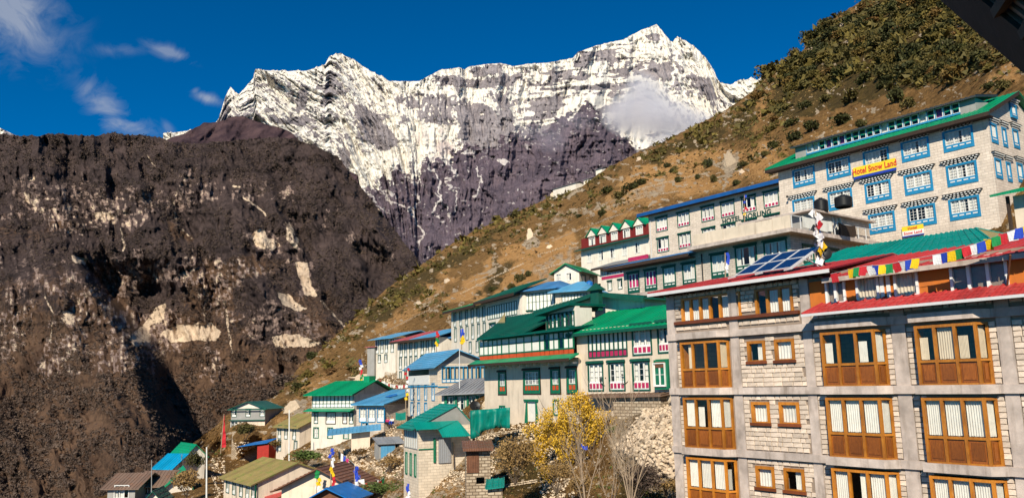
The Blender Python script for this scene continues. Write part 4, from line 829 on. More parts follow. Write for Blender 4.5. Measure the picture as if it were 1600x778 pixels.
# ---- left block roof (thin red sheet roof seen almost edge-on)
zeL = f.z(1035, 455, -.8); ue0 = f.u(1012, 455, -.8); ue1 = f.u(1296, 425, -.8)
k = math.tan(R_(11))
b.slab('roof', [(ue0, -.8, zeL), (ue1, -.8, zeL), (ue1, 4.5, zeL+5.3*k), (ue0, 4.5, zeL+5.3*k)], .07, 'roof_red')
b.slab('roof', [(ue0, 4.502, zeL+5.3*k), (ue1, 4.502, zeL+5.3*k), (ue1, 10, zeL+.3), (ue0, 10, zeL+.3)], .07, 'roof_red')
b.part('fascia', MB().box(ue0, ue1, -.86, -.803, zeL-.2, zeL-.04), 'steel_white')
b.part('soffit', MB().box(ue0+.02, ue1-.02, -.79, .033, zeL-.12, zeL-.085), 'dark_wood')
m = MB()
for q in range(24): x = ue0+.3+(ue1-ue0-.6)*q/23; m.box(x, x+.07, -.7, .0, zeL-.24, zeL-.122)
b.part('rafter', m, 'dark_wood')
# ---- orange top storey of the right block
zk0, zk1 = f.z(1300, 486, -1.0), f.z(1300, 474, .0); zo1 = f.z(1400, 436)
uo0 = f.u(1266, 450)
def ow(px0, px1, h, n, opens, seed, zc):
    u0, u1 = f.u(px0, 455), f.u(px1, 450); uc = (u0+u1)/2; w = u1-u0; f2.ops.append((u0, u1, zc-h/2, zc+h/2))
    r = f2.put('white_window', ringmesh(w, h, .10, -.05, .1, [-w/2+w*i/n for i in range(1, n)], pw=.12), M['paint_white'], uc, -.02, zc); MB().box(-w/2+.1, w/2-.1, .03, .036, -h/2+.1, h/2-.1).build('pane', M['glass'], r)
    for i in range(n):
        if not opens[i]: curtmesh(-w/2+w*i/n+.08, -w/2+w*(i+1)/n-.08, -h/2+.1, h/2-.1, .10, seed+i, 6).build('curtain', M['curtain_cream'], r)
f2 = Face(b, 0, -.08, 0); zc = (zk1+zo1)/2+.12; hh = 1.08
ow(1292, 1323, hh, 2, [1, 1], 1, zc); ow(1340, 1376, hh, 1, [0], 4, zc); ow(1400, 1438, hh, 1, [0], 7, zc); ow(1489, 1580, hh+.25, 3, [1, 1, 1], 9, zc+.05)
for pp in (1378, 1388): b.part('white_board', MB().box(f.u(pp, 455), f.u(pp+6, 455), -.13, -.085, zc-hh/2, zc+hh/2), 'paint_white')
f2.wall(uo0, UR, zk1-.35, zo1+.3, 'wall_orange', .25, 0.)
b.part('brace', MB().bar((f.u(1578, 450), -.2, zc-.5), (f.u(1600, 435), -.9, zc+.5), .06), 'plank_brown')
usk = f.u(1252, 487, -1.0)
b.slab('skirt_roof', [(usk, -1.0, zk0), (UR, -1.0, zk0), (UR, -.085, zk1+.04), (uo0+.6, -.085, zk1+.04)], .06, 'roof_red'); b.part('fascia', MB().box(usk, UR, -1.06, -1.004, zk0-.13, zk0-.02), 'steel_white')
zf = f.z(1460, 411, -.45); uf0 = f.u(1285, 438, -.45); zr = f.z(1460, 391, 3.5)
b.slab('roof', [(uf0, -.45, zf), (UR, -.45, zf), (UR, 3.5, zr), (uf0+1.2, 3.5, zr)], .07, 'roof_red'); b.slab('roof', [(uf0+1.2, 3.502, zr), (UR, 3.502, zr), (UR, 8.3, zf), (uf0, 8.3, zf)], .07, 'roof_red')
b.part('fascia', MB().box(uf0, UR, -.52, -.454, zf-.24, zf-.05), 'concrete'); b.part('soffit', MB().box(uf0+.02, UR-.02, -.44, .03, zf-.17, zf-.12), 'dark_wood')
LODGE = b
# ================================================================ hotel with blue windows (upper right)
b = Bld('stone_hotel', 'tall pale block hotel with bright blue framed windows and black and white cornices', 1218, 300, 80, RZF, 'hotel'); f = b.f
Wd = f.u(1556, 290); BASE = f.z(1400, 440); ze = f.z(1300, 237); R = b.right(Wd)
SW, SH = 1.98, 1.62
z1 = row(f, [1256, 1310, 1369, 1430, 1497], (1430, 234), 2.5, 1.85, 'snow')
z2 = row(f, [1256, 1313, 1372, 1435, 1503], (1435, 286), 2.5, 1.85, 'snow')
z3 = row(f, [1378, 1440, 1507], (1440, 337), 2.5, 1.85, 'snow')
for z in (z1, z2):
    for u, w in ((.9, 1.25), (2.9, .9), (5.2, 1.2)): window(R, u, z+(.25 if u > 4 else 0), w, 1.75, 'snow', seed=4)
f.wall(0, Wd, BASE, ze, 'block_pale'); R.wall(.302, 9, BASE, ze, 'block_pale')
zr0 = R.z(1548, 166); zr1 = R.z(1600, 136); u1 = R.u(1600, 136); k = (zr1-ze)/max(u1, 1); YR = 5.6; k = min(max(k, .3), .62); zr = ze+k*YR
b.shell(0, Wd, 2*YR, BASE, ze, 'block_pale', 'lb')
b.part('gable_wall', MB().slab([(Wd-.3, .01, ze-.02), (Wd-.3, YR, zr-.15), (Wd-.3, 2*YR, ze-.02)], 0, (.3, 0, 0)), 'block_pale')
window(R, 5.2, ze+.9, 1.2, 1.3, 'snow', seed=4, cut=False, y=-.12)
def plane(u0, u1, y0, y1, d=0): return [(u0, y0, ze+k*y0+d), (u1, y0, ze+k*y0+d), (u1, y1, ze+k*y1+d), (u0, y1, ze+k*y1+d)]
b.slab('roof', plane(-.9, Wd+.55, -.9, YR, .12), .10, 'roof_green'); b.slab('roof', [(-.9, YR+.002, zr+.12), (Wd+.55, YR+.002, zr+.12), (Wd+.55, 2*YR+.9, ze-.3), (-.9, 2*YR+.9, ze-.3)], .1, 'roof_green')
b.part('fascia', MB().box(-.9, Wd+.5, -.96, -.905, ze-k*.9-.32, ze-k*.9+.02).slab(plane(Wd+.555, Wd+.6, -.9, YR, .14), .34), 'dark_wood'); b.part('soffit', MB().box(-.85, Wd+.5, -.9, -.003, ze-k*.9-.3, ze-k*.9-.24), 'dark_wood')
# long glazed dormer on the front slope
fd = Face(b, 0, .75, 0); ud0, ud1 = fd.u(1260, 238), fd.u(1500, 168); zd0 = ze+k*.75+.1; ua, ub_ = fd.u(1243, 240), fd.u(1524, 160)
curs_ = ['curtain_white', 'curtain_purple']; n = 21; cw = (ud1-ud0)/n; hd = .98; zd0 += .1
r = fd.put('dormer_window', ringmesh(ud1-ud0, hd, .08, -.05, .1, [-(ud1-ud0)/2+cw*i for i in range(1, n)], pw=.15), M['paint_white'], (ud0+ud1)/2, 0, zd0+hd/2+.1)
MB().box(-(ud1-ud0)/2, (ud1-ud0)/2, .02, .025, -hd/2, hd/2).build('pane', M['glass'], r)
MB().box(-(ud1-ud0)/2, (ud1-ud0)/2, -.07, -.052, -hd/2-.13, -hd/2+.04).build('sill_board', M['paint_blue'], r)
m1, m2, m3 = MB(), MB(), MB()
rr = random.Random(3)
for i in range(n):
    a = -(ud1-ud0)/2+cw*i+.09; c = a+cw-.18; MB().box(a-.07, a-.005, -.06, -.052, -hd/2+.04, hd/2).build('trim', M['paint_blue'], r)
    if rr.random() < .45: q = curtmesh(a, c, -hd/2, hd/2, .15, i, 3); (m2 if rr.random() < .35 else m1).poly(q.v, q.f)
m1.build('curtain', M['curtain_white'], r); m2.build('curtain', M['curtain_purple'], r)
zt = zd0+hd+.12
b.part('dormer_wall', MB().box(ua, ud0-.002, .72, 3.6, zd0-.3, zt), 'plaster_grey'); b.part('dormer_wall', MB().box(ud1+.002, ub_, .72, 3.6, zd0-.3, zt), 'plaster_grey')
b.slab('dormer_roof', [(ua-.3, .25, zt+.02), (ub_+.3, .25, zt+.02), (ub_+.3, 4.6, zt+.9), (ua-.3, 4.6, zt+.9)], .16, 'roof_dark')
# signs
us, zs = f.uz(1368, 265)
s1 = b.part('name_sign', MB().box(-2.05, 2.05, -.12, -.07, -.36, .52), 'sign_yellow'); s1.location = (us, -.12, zs+.05); MB().box(-2.05, 2.05, -.125, -.075, -.60, -.362).build('sign_band', M['sign_blue'], s1)
letters('Hotel Snow Land', .56, M['sign_red'], s1, (0, -.125, .07), 0, .74, .02, .016)
us, zs = f.uz(1428, 360)
s2 = b.part('small_sign', MB().box(-.95, .95, -.12, -.07, .0, .42), 'sign_yellow'); s2.location = (us, -.10, zs+.0); MB().box(-.95, .95, -.121, -.071, -.42, -.002).build('sign_board', M['sign_white'], s2); MB().box(-.95, .95, -.122, -.072, -.52, -.422).build('sign_band', M['sign_blue'], s2)
letters('Hotel', .25, M['sign_red'], s2, (0, -.125, .19), 0, 1, .01, .008); letters('Snow Land', .25, M['sign_red'], s2, (0, -.126, -.22), 0, 1, .01, .008)
b.part('lamp_bracket', MB().bar((1.2, -.05, z2+1.3), (1.2, -.5, z2+1.35), .04).box(1.12, 1.28, -.6, -.45, z2+1.2, z2+1.4), 'dark_metal')
SNOW = b

# ================================================================ green-trimmed hotel in the middle
b = Bld('terrace_hotel', 'long pale hotel with dark green window frames, pink panels and a thin blue roof edge', 1015, 380, 109, RZF, 'hotel'); f = b.f
Wd = f.u(1226, 310); BASE = f.z(1015, 440); ze = f.z(1100, 315)
row(f, [1034, 1068, 1106, 1137, 1170, 1205], (1106, 334), 2.15, 2.0, 'norling')
z2 = row(f, [1036, 1070, 1108, 1139, 1172, 1207], (1070, 376), 2.15, 2.0, 'norling')
f.wall(0, Wd, BASE, ze, 'block_pale'); b.shell(0, Wd, 9, BASE, ze, 'block_pale')
e_ = f.z(1100, 309, -.9)
b.slab('roof', [(-1.3, -.9, e_), (Wd+.2, -.9, e_), (Wd+.2, 4.5, e_+.75), (-1.3, 4.5, e_+.75)], .12, 'roof_deepblue'); b.slab('roof', [(-1.3, 4.502, e_+.75), (Wd+.2, 4.502, e_+.75), (Wd+.2, 9.5, e_), (-1.3, 9.5, e_)], .12, 'roof_deepblue')
b.part('fascia', MB().box(-1.3, Wd+.2, -.96, -.902, e_-.42, e_+.03), 'roof_deepblue'); b.part('soffit', MB().box(-1.25, Wd+.1, -.9, -.002, e_-.40, e_-.32), 'dark_wood')
ul, zl = f.uz(1166, 341)
letters('HOTEL NORLING', .62, M['letter_green'], b.root, (ul, -.03, zl+.15), 0, 1.02, .03, .02, 'name_lettering')
b.part('drain_pipe', MB().tube([(.4, -.1, ze-.4), (.4, -.1, BASE)], .05), 'steel_white')
# lower wing with terrace
g = Bld('hotel_wing', 'lower hotel wing with tall green windows and a walled terrace on top', 975, 445, 79, RZF, 'hotel'); f = g.f
Wd = f.u(1237, 400); BASE = f.z(1000, 480); zt = f.z(1235, 366); zc = f.z(1040, 408)
row(f, [990, 1017, 1046, 1077], (1046, 433), 1.6, 2.0, 'wing', seed=1, cur={0: 'curtain_pink', 1: 'curtain_pink'}); row(f, [1124], (1124, 415), 1.85, 2.1, 'wing'); row(f, [1166, 1212], (1166, 404), 2.25, 2.2, 'wing')
R = g.right(Wd); dR = R.u(1357, 372)
for px in (1262, 1300, 1335): window(R, R.u(px, 385), zt-1.5, 1.6, 1.5, 'wing')
f.wall(0, Wd, BASE, zt, 'block_grey'); R.wall(.302, dR, BASE, zt, 'block_grey'); g.shell(0, Wd, max(9, dR), BASE, zt, 'block_grey', 'lb')
up = f.u(1100, 390)
g.part('terrace_slab', MB().slab([(up-.8, -1.3, zt+.28), (Wd+1.0, -1.3, zt+.28), (Wd+1.0, dR, zt+.28), (up-.8, dR, zt+.28)], .32), 'concrete')
e_ = f.z(1040, 402, -1.1)
g.slab('skirt_roof', [(-1.8, -1.1, e_), (up-.9, -1.1, e_), (up-.9, 3.2, e_+1.0), (-1.8, 3.2, e_+1.0)], .1, 'roof_blue'); g.part('fascia', MB().box(-1.8, up-.9, -1.15, -1.103, e_-.28, e_+.02), 'dark_wood'); g.part('soffit', MB().box(-1.7, up-1., -1.1, -.003, e_-.3, e_-.24), 'dark_wood')
zp = zt+.285
def para(a, c, y): # low wall of upright sheets
    m = MB(); n = int((c-a)/1.6)
    for i in range(n): m.box(a+(c-a)*i/n, a+(c-a)*(i+1)/n-.03, y, y+.1, zp, zp+1.0+.04*(i % 2))
    return m
g.part('parapet', para(up-.2, Wd+.9, -1.15), 'plaster_cream')
m = MB(); n = 9
for i in range(n+1): yy = -1.0+(dR-1)*i/n; m.box(Wd+.85, Wd+.92, yy, yy+.06, zp, zp+1.0)
m.box(Wd+.86, Wd+.91, -1, dR, zp+1.0, zp+1.06); g.part('railing', m, 'steel_white')
g.part('drain_pipe', MB().tube([(f.u(1099, 430), -.1, zt-.3), (f.u(1099, 430), -.1, BASE)], .06), 'dark_metal'); g.part('concrete_band', MB().box(-.05, f.u(1060, 460), -.12, -.003, f.z(1020, 462), f.z(1020, 455)), 'concrete')
# rooftop annex with tanks
ua, zt2 = f.uz(1300, 345, 1.)
A = Face(g, Wd-1.2, 2.6, 0); za1 = Face(g, Wd-1.2, 2.6, 0).z(1300, 325)
w_a = 1.6; AR = Face(g, Wd+.4, 2.6, 90); dA = AR.u(1357, 345)
AR.ops = []; window(AR, dA*.42, zp+1.25, 1.3, 1.3, 'white2'); A.wall(-4.5, w_a, zp, za1, 'plaster_grey'); AR.wall(.302, dA, zp, za1, 'block_grey')
g.part('annex_roof', MB().slab([(Wd-6.5, 1.9, za1+.16), (Wd+.9, 1.9, za1+.16), (Wd+.9, 2.6+dA+.3, za1+.16), (Wd-6.5, 2.6+dA+.3, za1+.16)], .16), 'concrete')
def tank(b_, u, y, z, r, h, lab, grp=None):
    w = b_.M @ Vector((u, y, z)); t = empty('water_tank', w, 0, lab, 'water tank', grp); pr = [(r*.93, 0), (r, .08*h)]
    for i in range(9): a = .1+.66*i/9; pr += [(r, h*a), (r*1.03, h*(a+.02)), (r*1.03, h*(a+.045)), (r, h*(a+.065))]
    pr += [(r*.96, .80*h), (r*.55, .92*h), (r*.28, .95*h)]; m = MB(); n_ = 20
    for rr_, zz in pr: m.v += [(rr_*math.cos(6.2832*i/n_), rr_*math.sin(6.2832*i/n_), zz) for i in range(n_)]
    for j in range(len(pr)-1): m.f += [(j*n_+i, j*n_+(i+1) % n_, (j+1)*n_+(i+1) % n_, (j+1)*n_+i) for i in range(n_)]
    m.f.append(tuple((len(pr)-1)*n_+i for i in range(n_))); m.build('tank_body', M['black_plastic'], t, True)
    MB().tube([(0, 0, h*.94), (0, 0, h*1.0)], r*.3, 12).build('lid', M['black_plastic'], t)
    return t
A2 = Face(g, 0, 4.0, 0)
tank(g, A2.u(1282, 312), 4.0, za1+.165, .56, 1.2, 'black ribbed water tank on the flat concrete roof, left and narrower of the pair'); tank(g, A2.u(1317, 308), 4.0, za1+.165, .68, 1.05, 'black ribbed water tank on the flat concrete roof, right and wider of the pair')
# blankets on the terrace rail
def cloth(name, lab, cat, p0, p1, h, mat, seed=0, grp=None, sag=.1):
    rr = random.Random(seed); p0 = Vector(p0); p1 = Vector(p1); n = 10; nrm = Vector((0, 0, 1)).cross(p1-p0).normalized(); v = []
    for i in range(n+1):
        t = i/n; top = p0.lerp(p1, t)-Vector((0, 0, sag*4*t*(1-t))); w = nrm*rr.uniform(-.05, .05)*h
        v += [top, top+w*.6-Vector((0, 0, h*.5)), top+w-Vector((0, 0, h*rr.uniform(.94, 1.04)))]
    fs = []
    for i in range(n): a = 3*i; fs += [(a, a+3, a+4, a+1), (a+1, a+4, a+5, a+2)]
    m = MB(); m.poly(v, fs); nv = len(v); m.poly([p+nrm*.015 for p in v], [tuple(reversed(q)) for q in fs])
    return m.build(name, M[mat], label=lab, cat=cat, group=grp)
def gp(u, y, z): return g.M @ Vector((u, y, z))
cloth('blanket', 'pale pink blanket airing over the terrace rail', 'blanket', gp(Wd+.96, .4, zp+1.1), gp(Wd+.96, 4.6, zp+1.1), .9, 'curtain_white', 1); cloth('blanket', 'dark brown blanket hanging on the terrace rail beside the pole', 'blanket', gp(Wd+.97, 5.6, zp+1.1), gp(Wd+.97, 8.2, zp+1.1), 1.0, 'dark_wood', 2)
WING = g
# ================================================================ red mansard lodge, left of the hotel
b = Bld('gabled_lodge', 'white lodge with a red top storey under a row of small green gablets', 908, 400, 137, RZF, 'lodge'); f = b.f
Wd = f.u(1018, 375); BASE = f.z(912, 447); zl = f.z(960, 380); zg = f.z(960, 362)
row(f, [921, 939, 957, 976, 996], (957, 395), 1.15, 1.75, 'white2'); f.wall(0, Wd, BASE, zl, 'plaster_white'); b.shell(0, Wd, 9, BASE, zg, 'plaster_white')
b.part('ledge_roof', MB().slab([(-.6, -1.0, zl-.1), (Wd, -1.0, zl-.1), (Wd, .2, zl+.25), (-.6, .2, zl+.25)], .12), 'roof_dkgreen')
f2 = Face(b, 0, .1, 0); row(f2, [925, 942, 960, 979, 999], (960, 370), 1.5, 1.5, 'white', cut=True); f2.wall(0, Wd, zl+.26, zg+.1, 'paint_oxblood', .15, .05)
b.part('red_board', MB().box(0, Wd, .02, .148, zl+.262, zl+.5), 'paint_oxblood')
for px in (925, 942, 960, 979, 999):
    uc = f.u(px, 362); w = 1.25; zz = zg+.1; b.part('gablet', MB().slab([(uc-w, -.1, zz), (uc+w, -.1, zz), (uc, -.1, zz+1.25)], 0, (0, 2.5, 0)), 'plaster_white')
    b.part('gablet_roof', MB().slab([(uc, -.35, zz+1.42), (uc+w+.25, -.35, zz-.05), (uc+w+.25, 3.4, zz-.05), (uc, 3.4, zz+1.42)], .08).slab([(uc-w-.25, -.35, zz-.05), (uc-.001, -.35, zz+1.42), (uc-.001, 3.4, zz+1.42), (uc-w-.25, 3.4, zz-.05)], .08), 'roof_green')
b.slab('roof', [(-.6, .5, zg+.2), (Wd, .5, zg+.2), (Wd, 8.8, zg+1.3), (-.6, 8.8, zg+1.3)], .1, 'roof_dkgreen')
b = Bld('lodge_annex', 'narrow grey-roofed annex with a pink panelled window band below the red lodge', 938, 430, 122, RZF, 'lodge'); f = b.f
Wd = f.u(1016, 410); BASE = f.z(940, 470); ze = f.z(960, 416); zz = f.z(958, 424)
ribbon(f, .3, f.u(977, 425), zz-.55, zz+.75, 9, 'paint_white', None, pw=.08); 
row(f, [953, 969], (958, 446), .95, 1.5, 'dark2'); f.wall(0, Wd, BASE, ze, 'plaster_white'); b.shell(0, Wd, 8, BASE, ze, 'plaster_white')
b.part('pink_band', MB().box(.3, f.u(977, 425), -.06, -.003, zz-1.0, zz-.6), 'paint_pink')
e_ = ze; b.slab('roof', [(-1, -1, e_), (Wd+.2, -1, e_), (Wd+.2, 4, e_+1.5), (-1, 4, e_+1.5)], .1, 'roof_grey'); b.slab('roof', [(-1, 4.002, e_+1.5), (Wd+.2, 4.002, e_+1.5), (Wd+.2, 8.5, e_), (-1, 8.5, e_)], .1, 'roof_grey'); b.part('fascia', MB().box(-1, Wd+.2, -1.05, -1.003, e_-.3, e_), 'dark_wood')
b.part('pink_board', MB().box(f.u(985, 405), Wd, -.5, -.3, ze+.05, ze+.75), 'paint_pink')

# ================================================================ teal roof behind the stone lodge, and things on the lodge roof
L = LODGE; y0 = 5.6
t = Bld('teal_roofed_house', 'long house behind the stone lodge with a bright teal sheet roof', 1250, 420, 45, RZF, 'house'); f = t.f
w0, w1, w2 = f.u(1255, 410), f.u(1552, 377, -.6), f.u(1583, 350, 3.8); e_ = f.z(1450, 392, -.6); zr = f.z(1450, 368, 3.8); e0, zr0 = e_, zr
t.slab('roof', [(w0-.5, -.6, e_), (w1, -.6, e_), (w2-1.8, 3.8, zr), (w0+.6, 3.8, zr)], .08, 'roof_teal'); t.slab('roof', [(w1+.002, -.6, e_), (w1+1.2, 9, e_), (w2-1.798, 3.8, zr)], .08, 'roof_mossy'); t.slab('roof', [(w0+.6, 3.802, zr), (w2-1.8, 3.802, zr), (w1+1.2, 9.2, e_), (w0-.5, 9.2, e_)], .08, 'roof_teal')
t.part('wall', MB().box(w0, w1-.3, 0, 8.6, e_-6, e_-.05), 'plaster_cream')
# far right: small green porch roof
p = Bld('porch', 'cream porch with a small green roof at the right edge of the picture', 1578, 330, 52, RZF, 'porch'); f = p.f; e_ = f.z(1600, 300)
p.slab('roof', [(-.8, -.8, e_), (6, -.8, e_), (6, 2.5, e_+.8), (.0, 2.5, e_+.8)], .1, 'roof_green'); p.part('wall', MB().box(.2, 6, .2, 3, e_-4.5, e_-.1), 'plaster_cream'); p.part('post', MB().box(-.1, .08, -.2, .0, e_-4.5, e_-.12), 'dark_wood')

f = L.f
def lw(u, y, z): return L.M @ Vector((u, y, z))
# solar array
ps = Face(L, 0, 0, 0); A = ps.uz(1148, 429, -.2); B = ps.uz(1236, 424, -.2)
zroofat = lambda y: zeL+(y+1.2)*math.tan(R_(11)); ua, ub2 = A[0], B[0]; zA = zroofat(-.2)+.12
ytop = 2.6; zT = Face(L, 0, 0, 0).z(1240, 393, ytop); uta, utb = ps.u(1195, 401, ytop), ps.u(1282, 390, ytop)
ar = empty('solar_array', lw(ua, -.2, zA), R_(RZF), 'six blue solar panels on a white frame standing on the red lodge roof', 'solar panels')
ex = Vector((ub2-ua, 0, 0)); ey = Vector((uta-ua, ytop+.2, zT-zA)); n_ = ex.cross(ey).normalized()
for i in range(3):
    for j in range(2):
        q = [ex*((i+.02)/3)+ey*((j+.02)/2), ex*((i+.98)/3)+ey*((j+.02)/2), ex*((i+.98)/3)+ey*((j+.98)/2), ex*((i+.02)/3)+ey*((j+.98)/2)]
        pn = MB().slab([v+n_*.04 for v in q], 0, n_*-.035).build('solar_panel', M['solar_cell'], ar); m = MB()
        for a, c in zip(q, q[1:]+q[:1]): m.bar(a+n_*.03, c+n_*.03, .045, .05, up=n_)
        m.build('frame', M['steel_white'], pn)
m = MB()
for s in (0, .5, 1.):
    a = ex*s; m.bar(a-n_*.03, a+ey-n_*.03, .06, .06); top = a+ey*.93; m.bar(top, (top.x, top.y, zroofat(top.y-.2)-zA+.02), .06); m.bar(a+ey*.5, (top.x, top.y-.3, zroofat(top.y-.4)-zA+.02), .05); m.bar(a+Vector((0, 0, -.02)), a+Vector((0, -.5, -.12)), .06)
m.build('stand', M['steel_white'], ar)
# satellite dish builder
def dish(loc, r, tilt, rz, mat, lab, grp=None, pole=1.):
    d = empty('satellite_dish', loc, rz, lab, 'satellite dish', grp); m = MB(); n = 16; rings = [0, .4, .75, 1.]; Rm = Matrix.Rotation(tilt, 3, 'X')
    vs = [Rm @ Vector((0, .0, 0))]+[Rm @ Vector((r*q*math.cos(6.2832*i/n), -.28*r*q*q, r*q*math.sin(6.2832*i/n))) for q in rings[1:] for i in range(n)]; off = Rm @ Vector((0, .03, 0)); nv = len(vs)
    fs = [(0, 1+i, 1+(i+1) % n) for i in range(n)]+[(1+j*n+i, 1+(j+1)*n+i, 1+(j+1)*n+(i+1) % n, 1+j*n+(i+1) % n) for j in range(2) for i in range(n)]
    up = Vector((0, 0, pole)); m.poly([v+up for v in vs]+[v+off+up for v in vs], fs+[tuple(x+nv for x in reversed(q)) for q in fs]); m.build('reflector', M[mat], d, True)
    MB().tube([(0, .08, -.3), (0, .08, pole)], .035).build('mast', M['dark_metal'], d); a = Rm @ Vector((0, -.75*r, -.05))+up
    MB().tube([Rm @ Vector((0, -.28*r, -r*.95))+up, a], .018, 4).tube([a-Vector((0, .05, 0)), a+Vector((0, .06, 0))], .05).build('feed_arm', M['dark_metal'], d); return d
ud, zd = f.uz(1287, 398, 1.5); dish(lw(ud, 1.5, zd-.75), .36, R_(-25), R_(-20), 'black_plastic', 'black satellite dish beside the solar panels on the lodge roof', pole=.75)
# prayer flag pole with wound yellow and white cloth
def flagmesh(w, h, seed):
    rr = random.Random(seed); nx, nz = 4, 4; v = []; a = rr.uniform(-.5, .5)
    for j in range(nz+1):
        for i in range(nx+1): v.append((w*(i/nx-.5)+a*.18*h*(j/nz)**1.5, math.sin(i*1.3+seed+j)*.05*w*(.3+j/nz), -h*j/nz+rr.uniform(-.03, .03)*h*(j == nz)))
    fs = [(j*(nx+1)+i, j*(nx+1)+i+1, (j+1)*(nx+1)+i+1, (j+1)*(nx+1)+i) for j in range(nz) for i in range(nx)]; nv = len(v)
    return MB().poly(v+[(x, y+.008, z) for x, y, z in v], fs+[tuple(q+nv for q in reversed(t_)) for t_ in fs])
def prayer_line(pts, n, w, h, lab, seed=0, order=('flag_blue', 'flag_white', 'flag_red', 'flag_green', 'flag_yellow'), sag=.0, skip=0., cord='steel_white'):
    pts = [Vector(p) for p in pts]; r = empty('prayer_flag_line', pts[0], 0, lab, 'prayer flags'); o = pts[0]; rr = random.Random(seed)
    L_ = [0]; 
    for a, c in zip(pts[:-1], pts[1:]): L_.append(L_[-1]+(c-a).length)
    def at(t):
        d = t*L_[-1]
        for i in range(len(pts)-1):
            if d <= L_[i+1] or i == len(pts)-2: return pts[i].lerp(pts[i+1], (d-L_[i])/(L_[i+1]-L_[i]))-Vector((0, 0, sag*4*t*(1-t))), (pts[i+1]-pts[i]).normalized()
    MB().tube([at(i/24)[0]-o for i in range(25)], .012, 3).build('cord', M[cord], r)
    for i in range(n):
        if rr.random() < skip: continue
        p, d = at((i+.5)/n); k = (int(w*100), int(h*100), rr.randrange(6)); e = link('flag', cached(('flag',)+k, lambda: flagmesh(w, h, k[2]).mesh('flag')).copy(), M[order[i % len(order)]], r, p-o, math.atan2(d.y, d.x)); e.rotation_euler[0] = rr.uniform(-.35, .35); e.rotation_euler[1] = rr.uniform(-.2, .2)
    return r
def LP(px, py, y): u, z = f.uz(px, py, y); return lw(u, y, z)
yf = -1.2
prayer_line([LP(1298, 428, yf), LP(1345, 414, yf), LP(1385, 410, yf), LP(1420, 402, yf), LP(1480, 390, yf), LP(1530, 376, yf), LP(1570, 362, yf), LP(1612, 350, yf)], 29, .30, .38, 'bright five-coloured prayer flags strung in front of the red roof of the stone lodge', 4, ('flag_red', 'flag_white', 'flag_blue', 'flag_yellow', 'flag_green'), sag=.1, skip=.1)
pp = LP(1284, 395, 1.2); pole = empty('prayer_flag_pole', pp-Vector((0, 0, .6)), 0, 'leaning pole wound with white and yellow prayer cloths above the lodge roof', 'flag pole')
hp = (LP(1280, 330, 1.2)-pp).z+.6; MB().tube([(0, 0, 0), (-.12, 0, hp)], [.04, .025]).build('pole', M['twig'], pole)
rr = random.Random(8)
for i in range(26):
    t = i/26; mt = 'flag_yellow' if (.12 < t < .34) and i % 3 else ('black_plastic' if i % 6 == 5 else ('flag_red' if i % 11 == 7 else 'flag_white')); e = link('cloth', flagmesh(.34, .30, i).mesh('cloth'), M[mt], pole, (-.12*t+rr.uniform(-.1, .1), rr.uniform(-.1, .1), .25+hp*t*.98), rr.uniform(0, 3)); e.rotation_euler[1] = rr.uniform(-.8, .8)
# ================================================================ village houses
def side_y(b, px, py, x=0.):
    return -Face(b, x, 0, -90).u(px, py)
def house(name, label, pxl, pxr, py, D, rz, base, eave, wall, dep=8., cat='house', sides='lrb', front=True, group=None):
    b = Bld(name, label, pxl, py, D, rz, cat, group); b.W = b.f.u(pxr, py); b.z0 = b.f.z(pxl, base)-4.5; b.ze = b.f.z(pxl, eave); b.dep = dep; b.wm = wall; return b
def close(b, sides='lrb', side_ops=()):
    b.f.wall(0, b.W, b.z0, b.ze, b.wm); b.shell(0, b.W, b.dep, b.z0, b.ze, b.wm, sides)

# ---- main green house: left bow-fronted part
g = house('green_lodge', 'large white lodge with dark green hipped roofs, glazed gallery and orange-red band', 757, 905, 600, 67.5, -58, 668, 524, 'plaster_cream', 9.); f = g.f
zs = f.z(830, 563)                                    # skirt roof level
row(f, [785], (785, 598), 1.15, 1.75, 'green'); row(f, [831], (831, 596), 2.25, 1.75, 'green3'); row(f, [868], (868, 595), 1.15, 1.75, 'green'); row(f, [894], (894, 594), 1.15, 1.75, 'green')
row(f, [785], (785, 645), .9, 1.2, 'grn2'); row(f, [869], (869, 636), .75, 1.15, 'grn2'); row(f, [893], (893, 630), .7, .9, 'grn2')
ud, zd = f.uz(831, 645); f.ops.append((ud-.55, ud+.55, zd-.95, zd+.85)); dr = f.put('door', MB().box(-.55, .55, .05, .12, -.95, .85).mesh('door'), M['curtain_white'], ud, 0, zd)
MB().slab([(-.56, -.06, .85), (-.56, -.06, -.95), (-1.0, -.06, -.95), (-.72, -.06, .85)], 0, (0, .05, 0)).slab([(.56, -.06, .85), (.72, -.06, .85), (1.0, -.06, -.95), (.56, -.06, -.95)], 0, (0, .05, 0)).build('door_jamb', M['paint_green'], dr); MB().box(-.95, .95, -.12, -.003, .86, 1.02).build('door_head', M['paint_green'], dr)
zt = f.z(830, 522); W2 = g.W
zo0, zo1 = f.z(840, 557), f.z(840, 549)
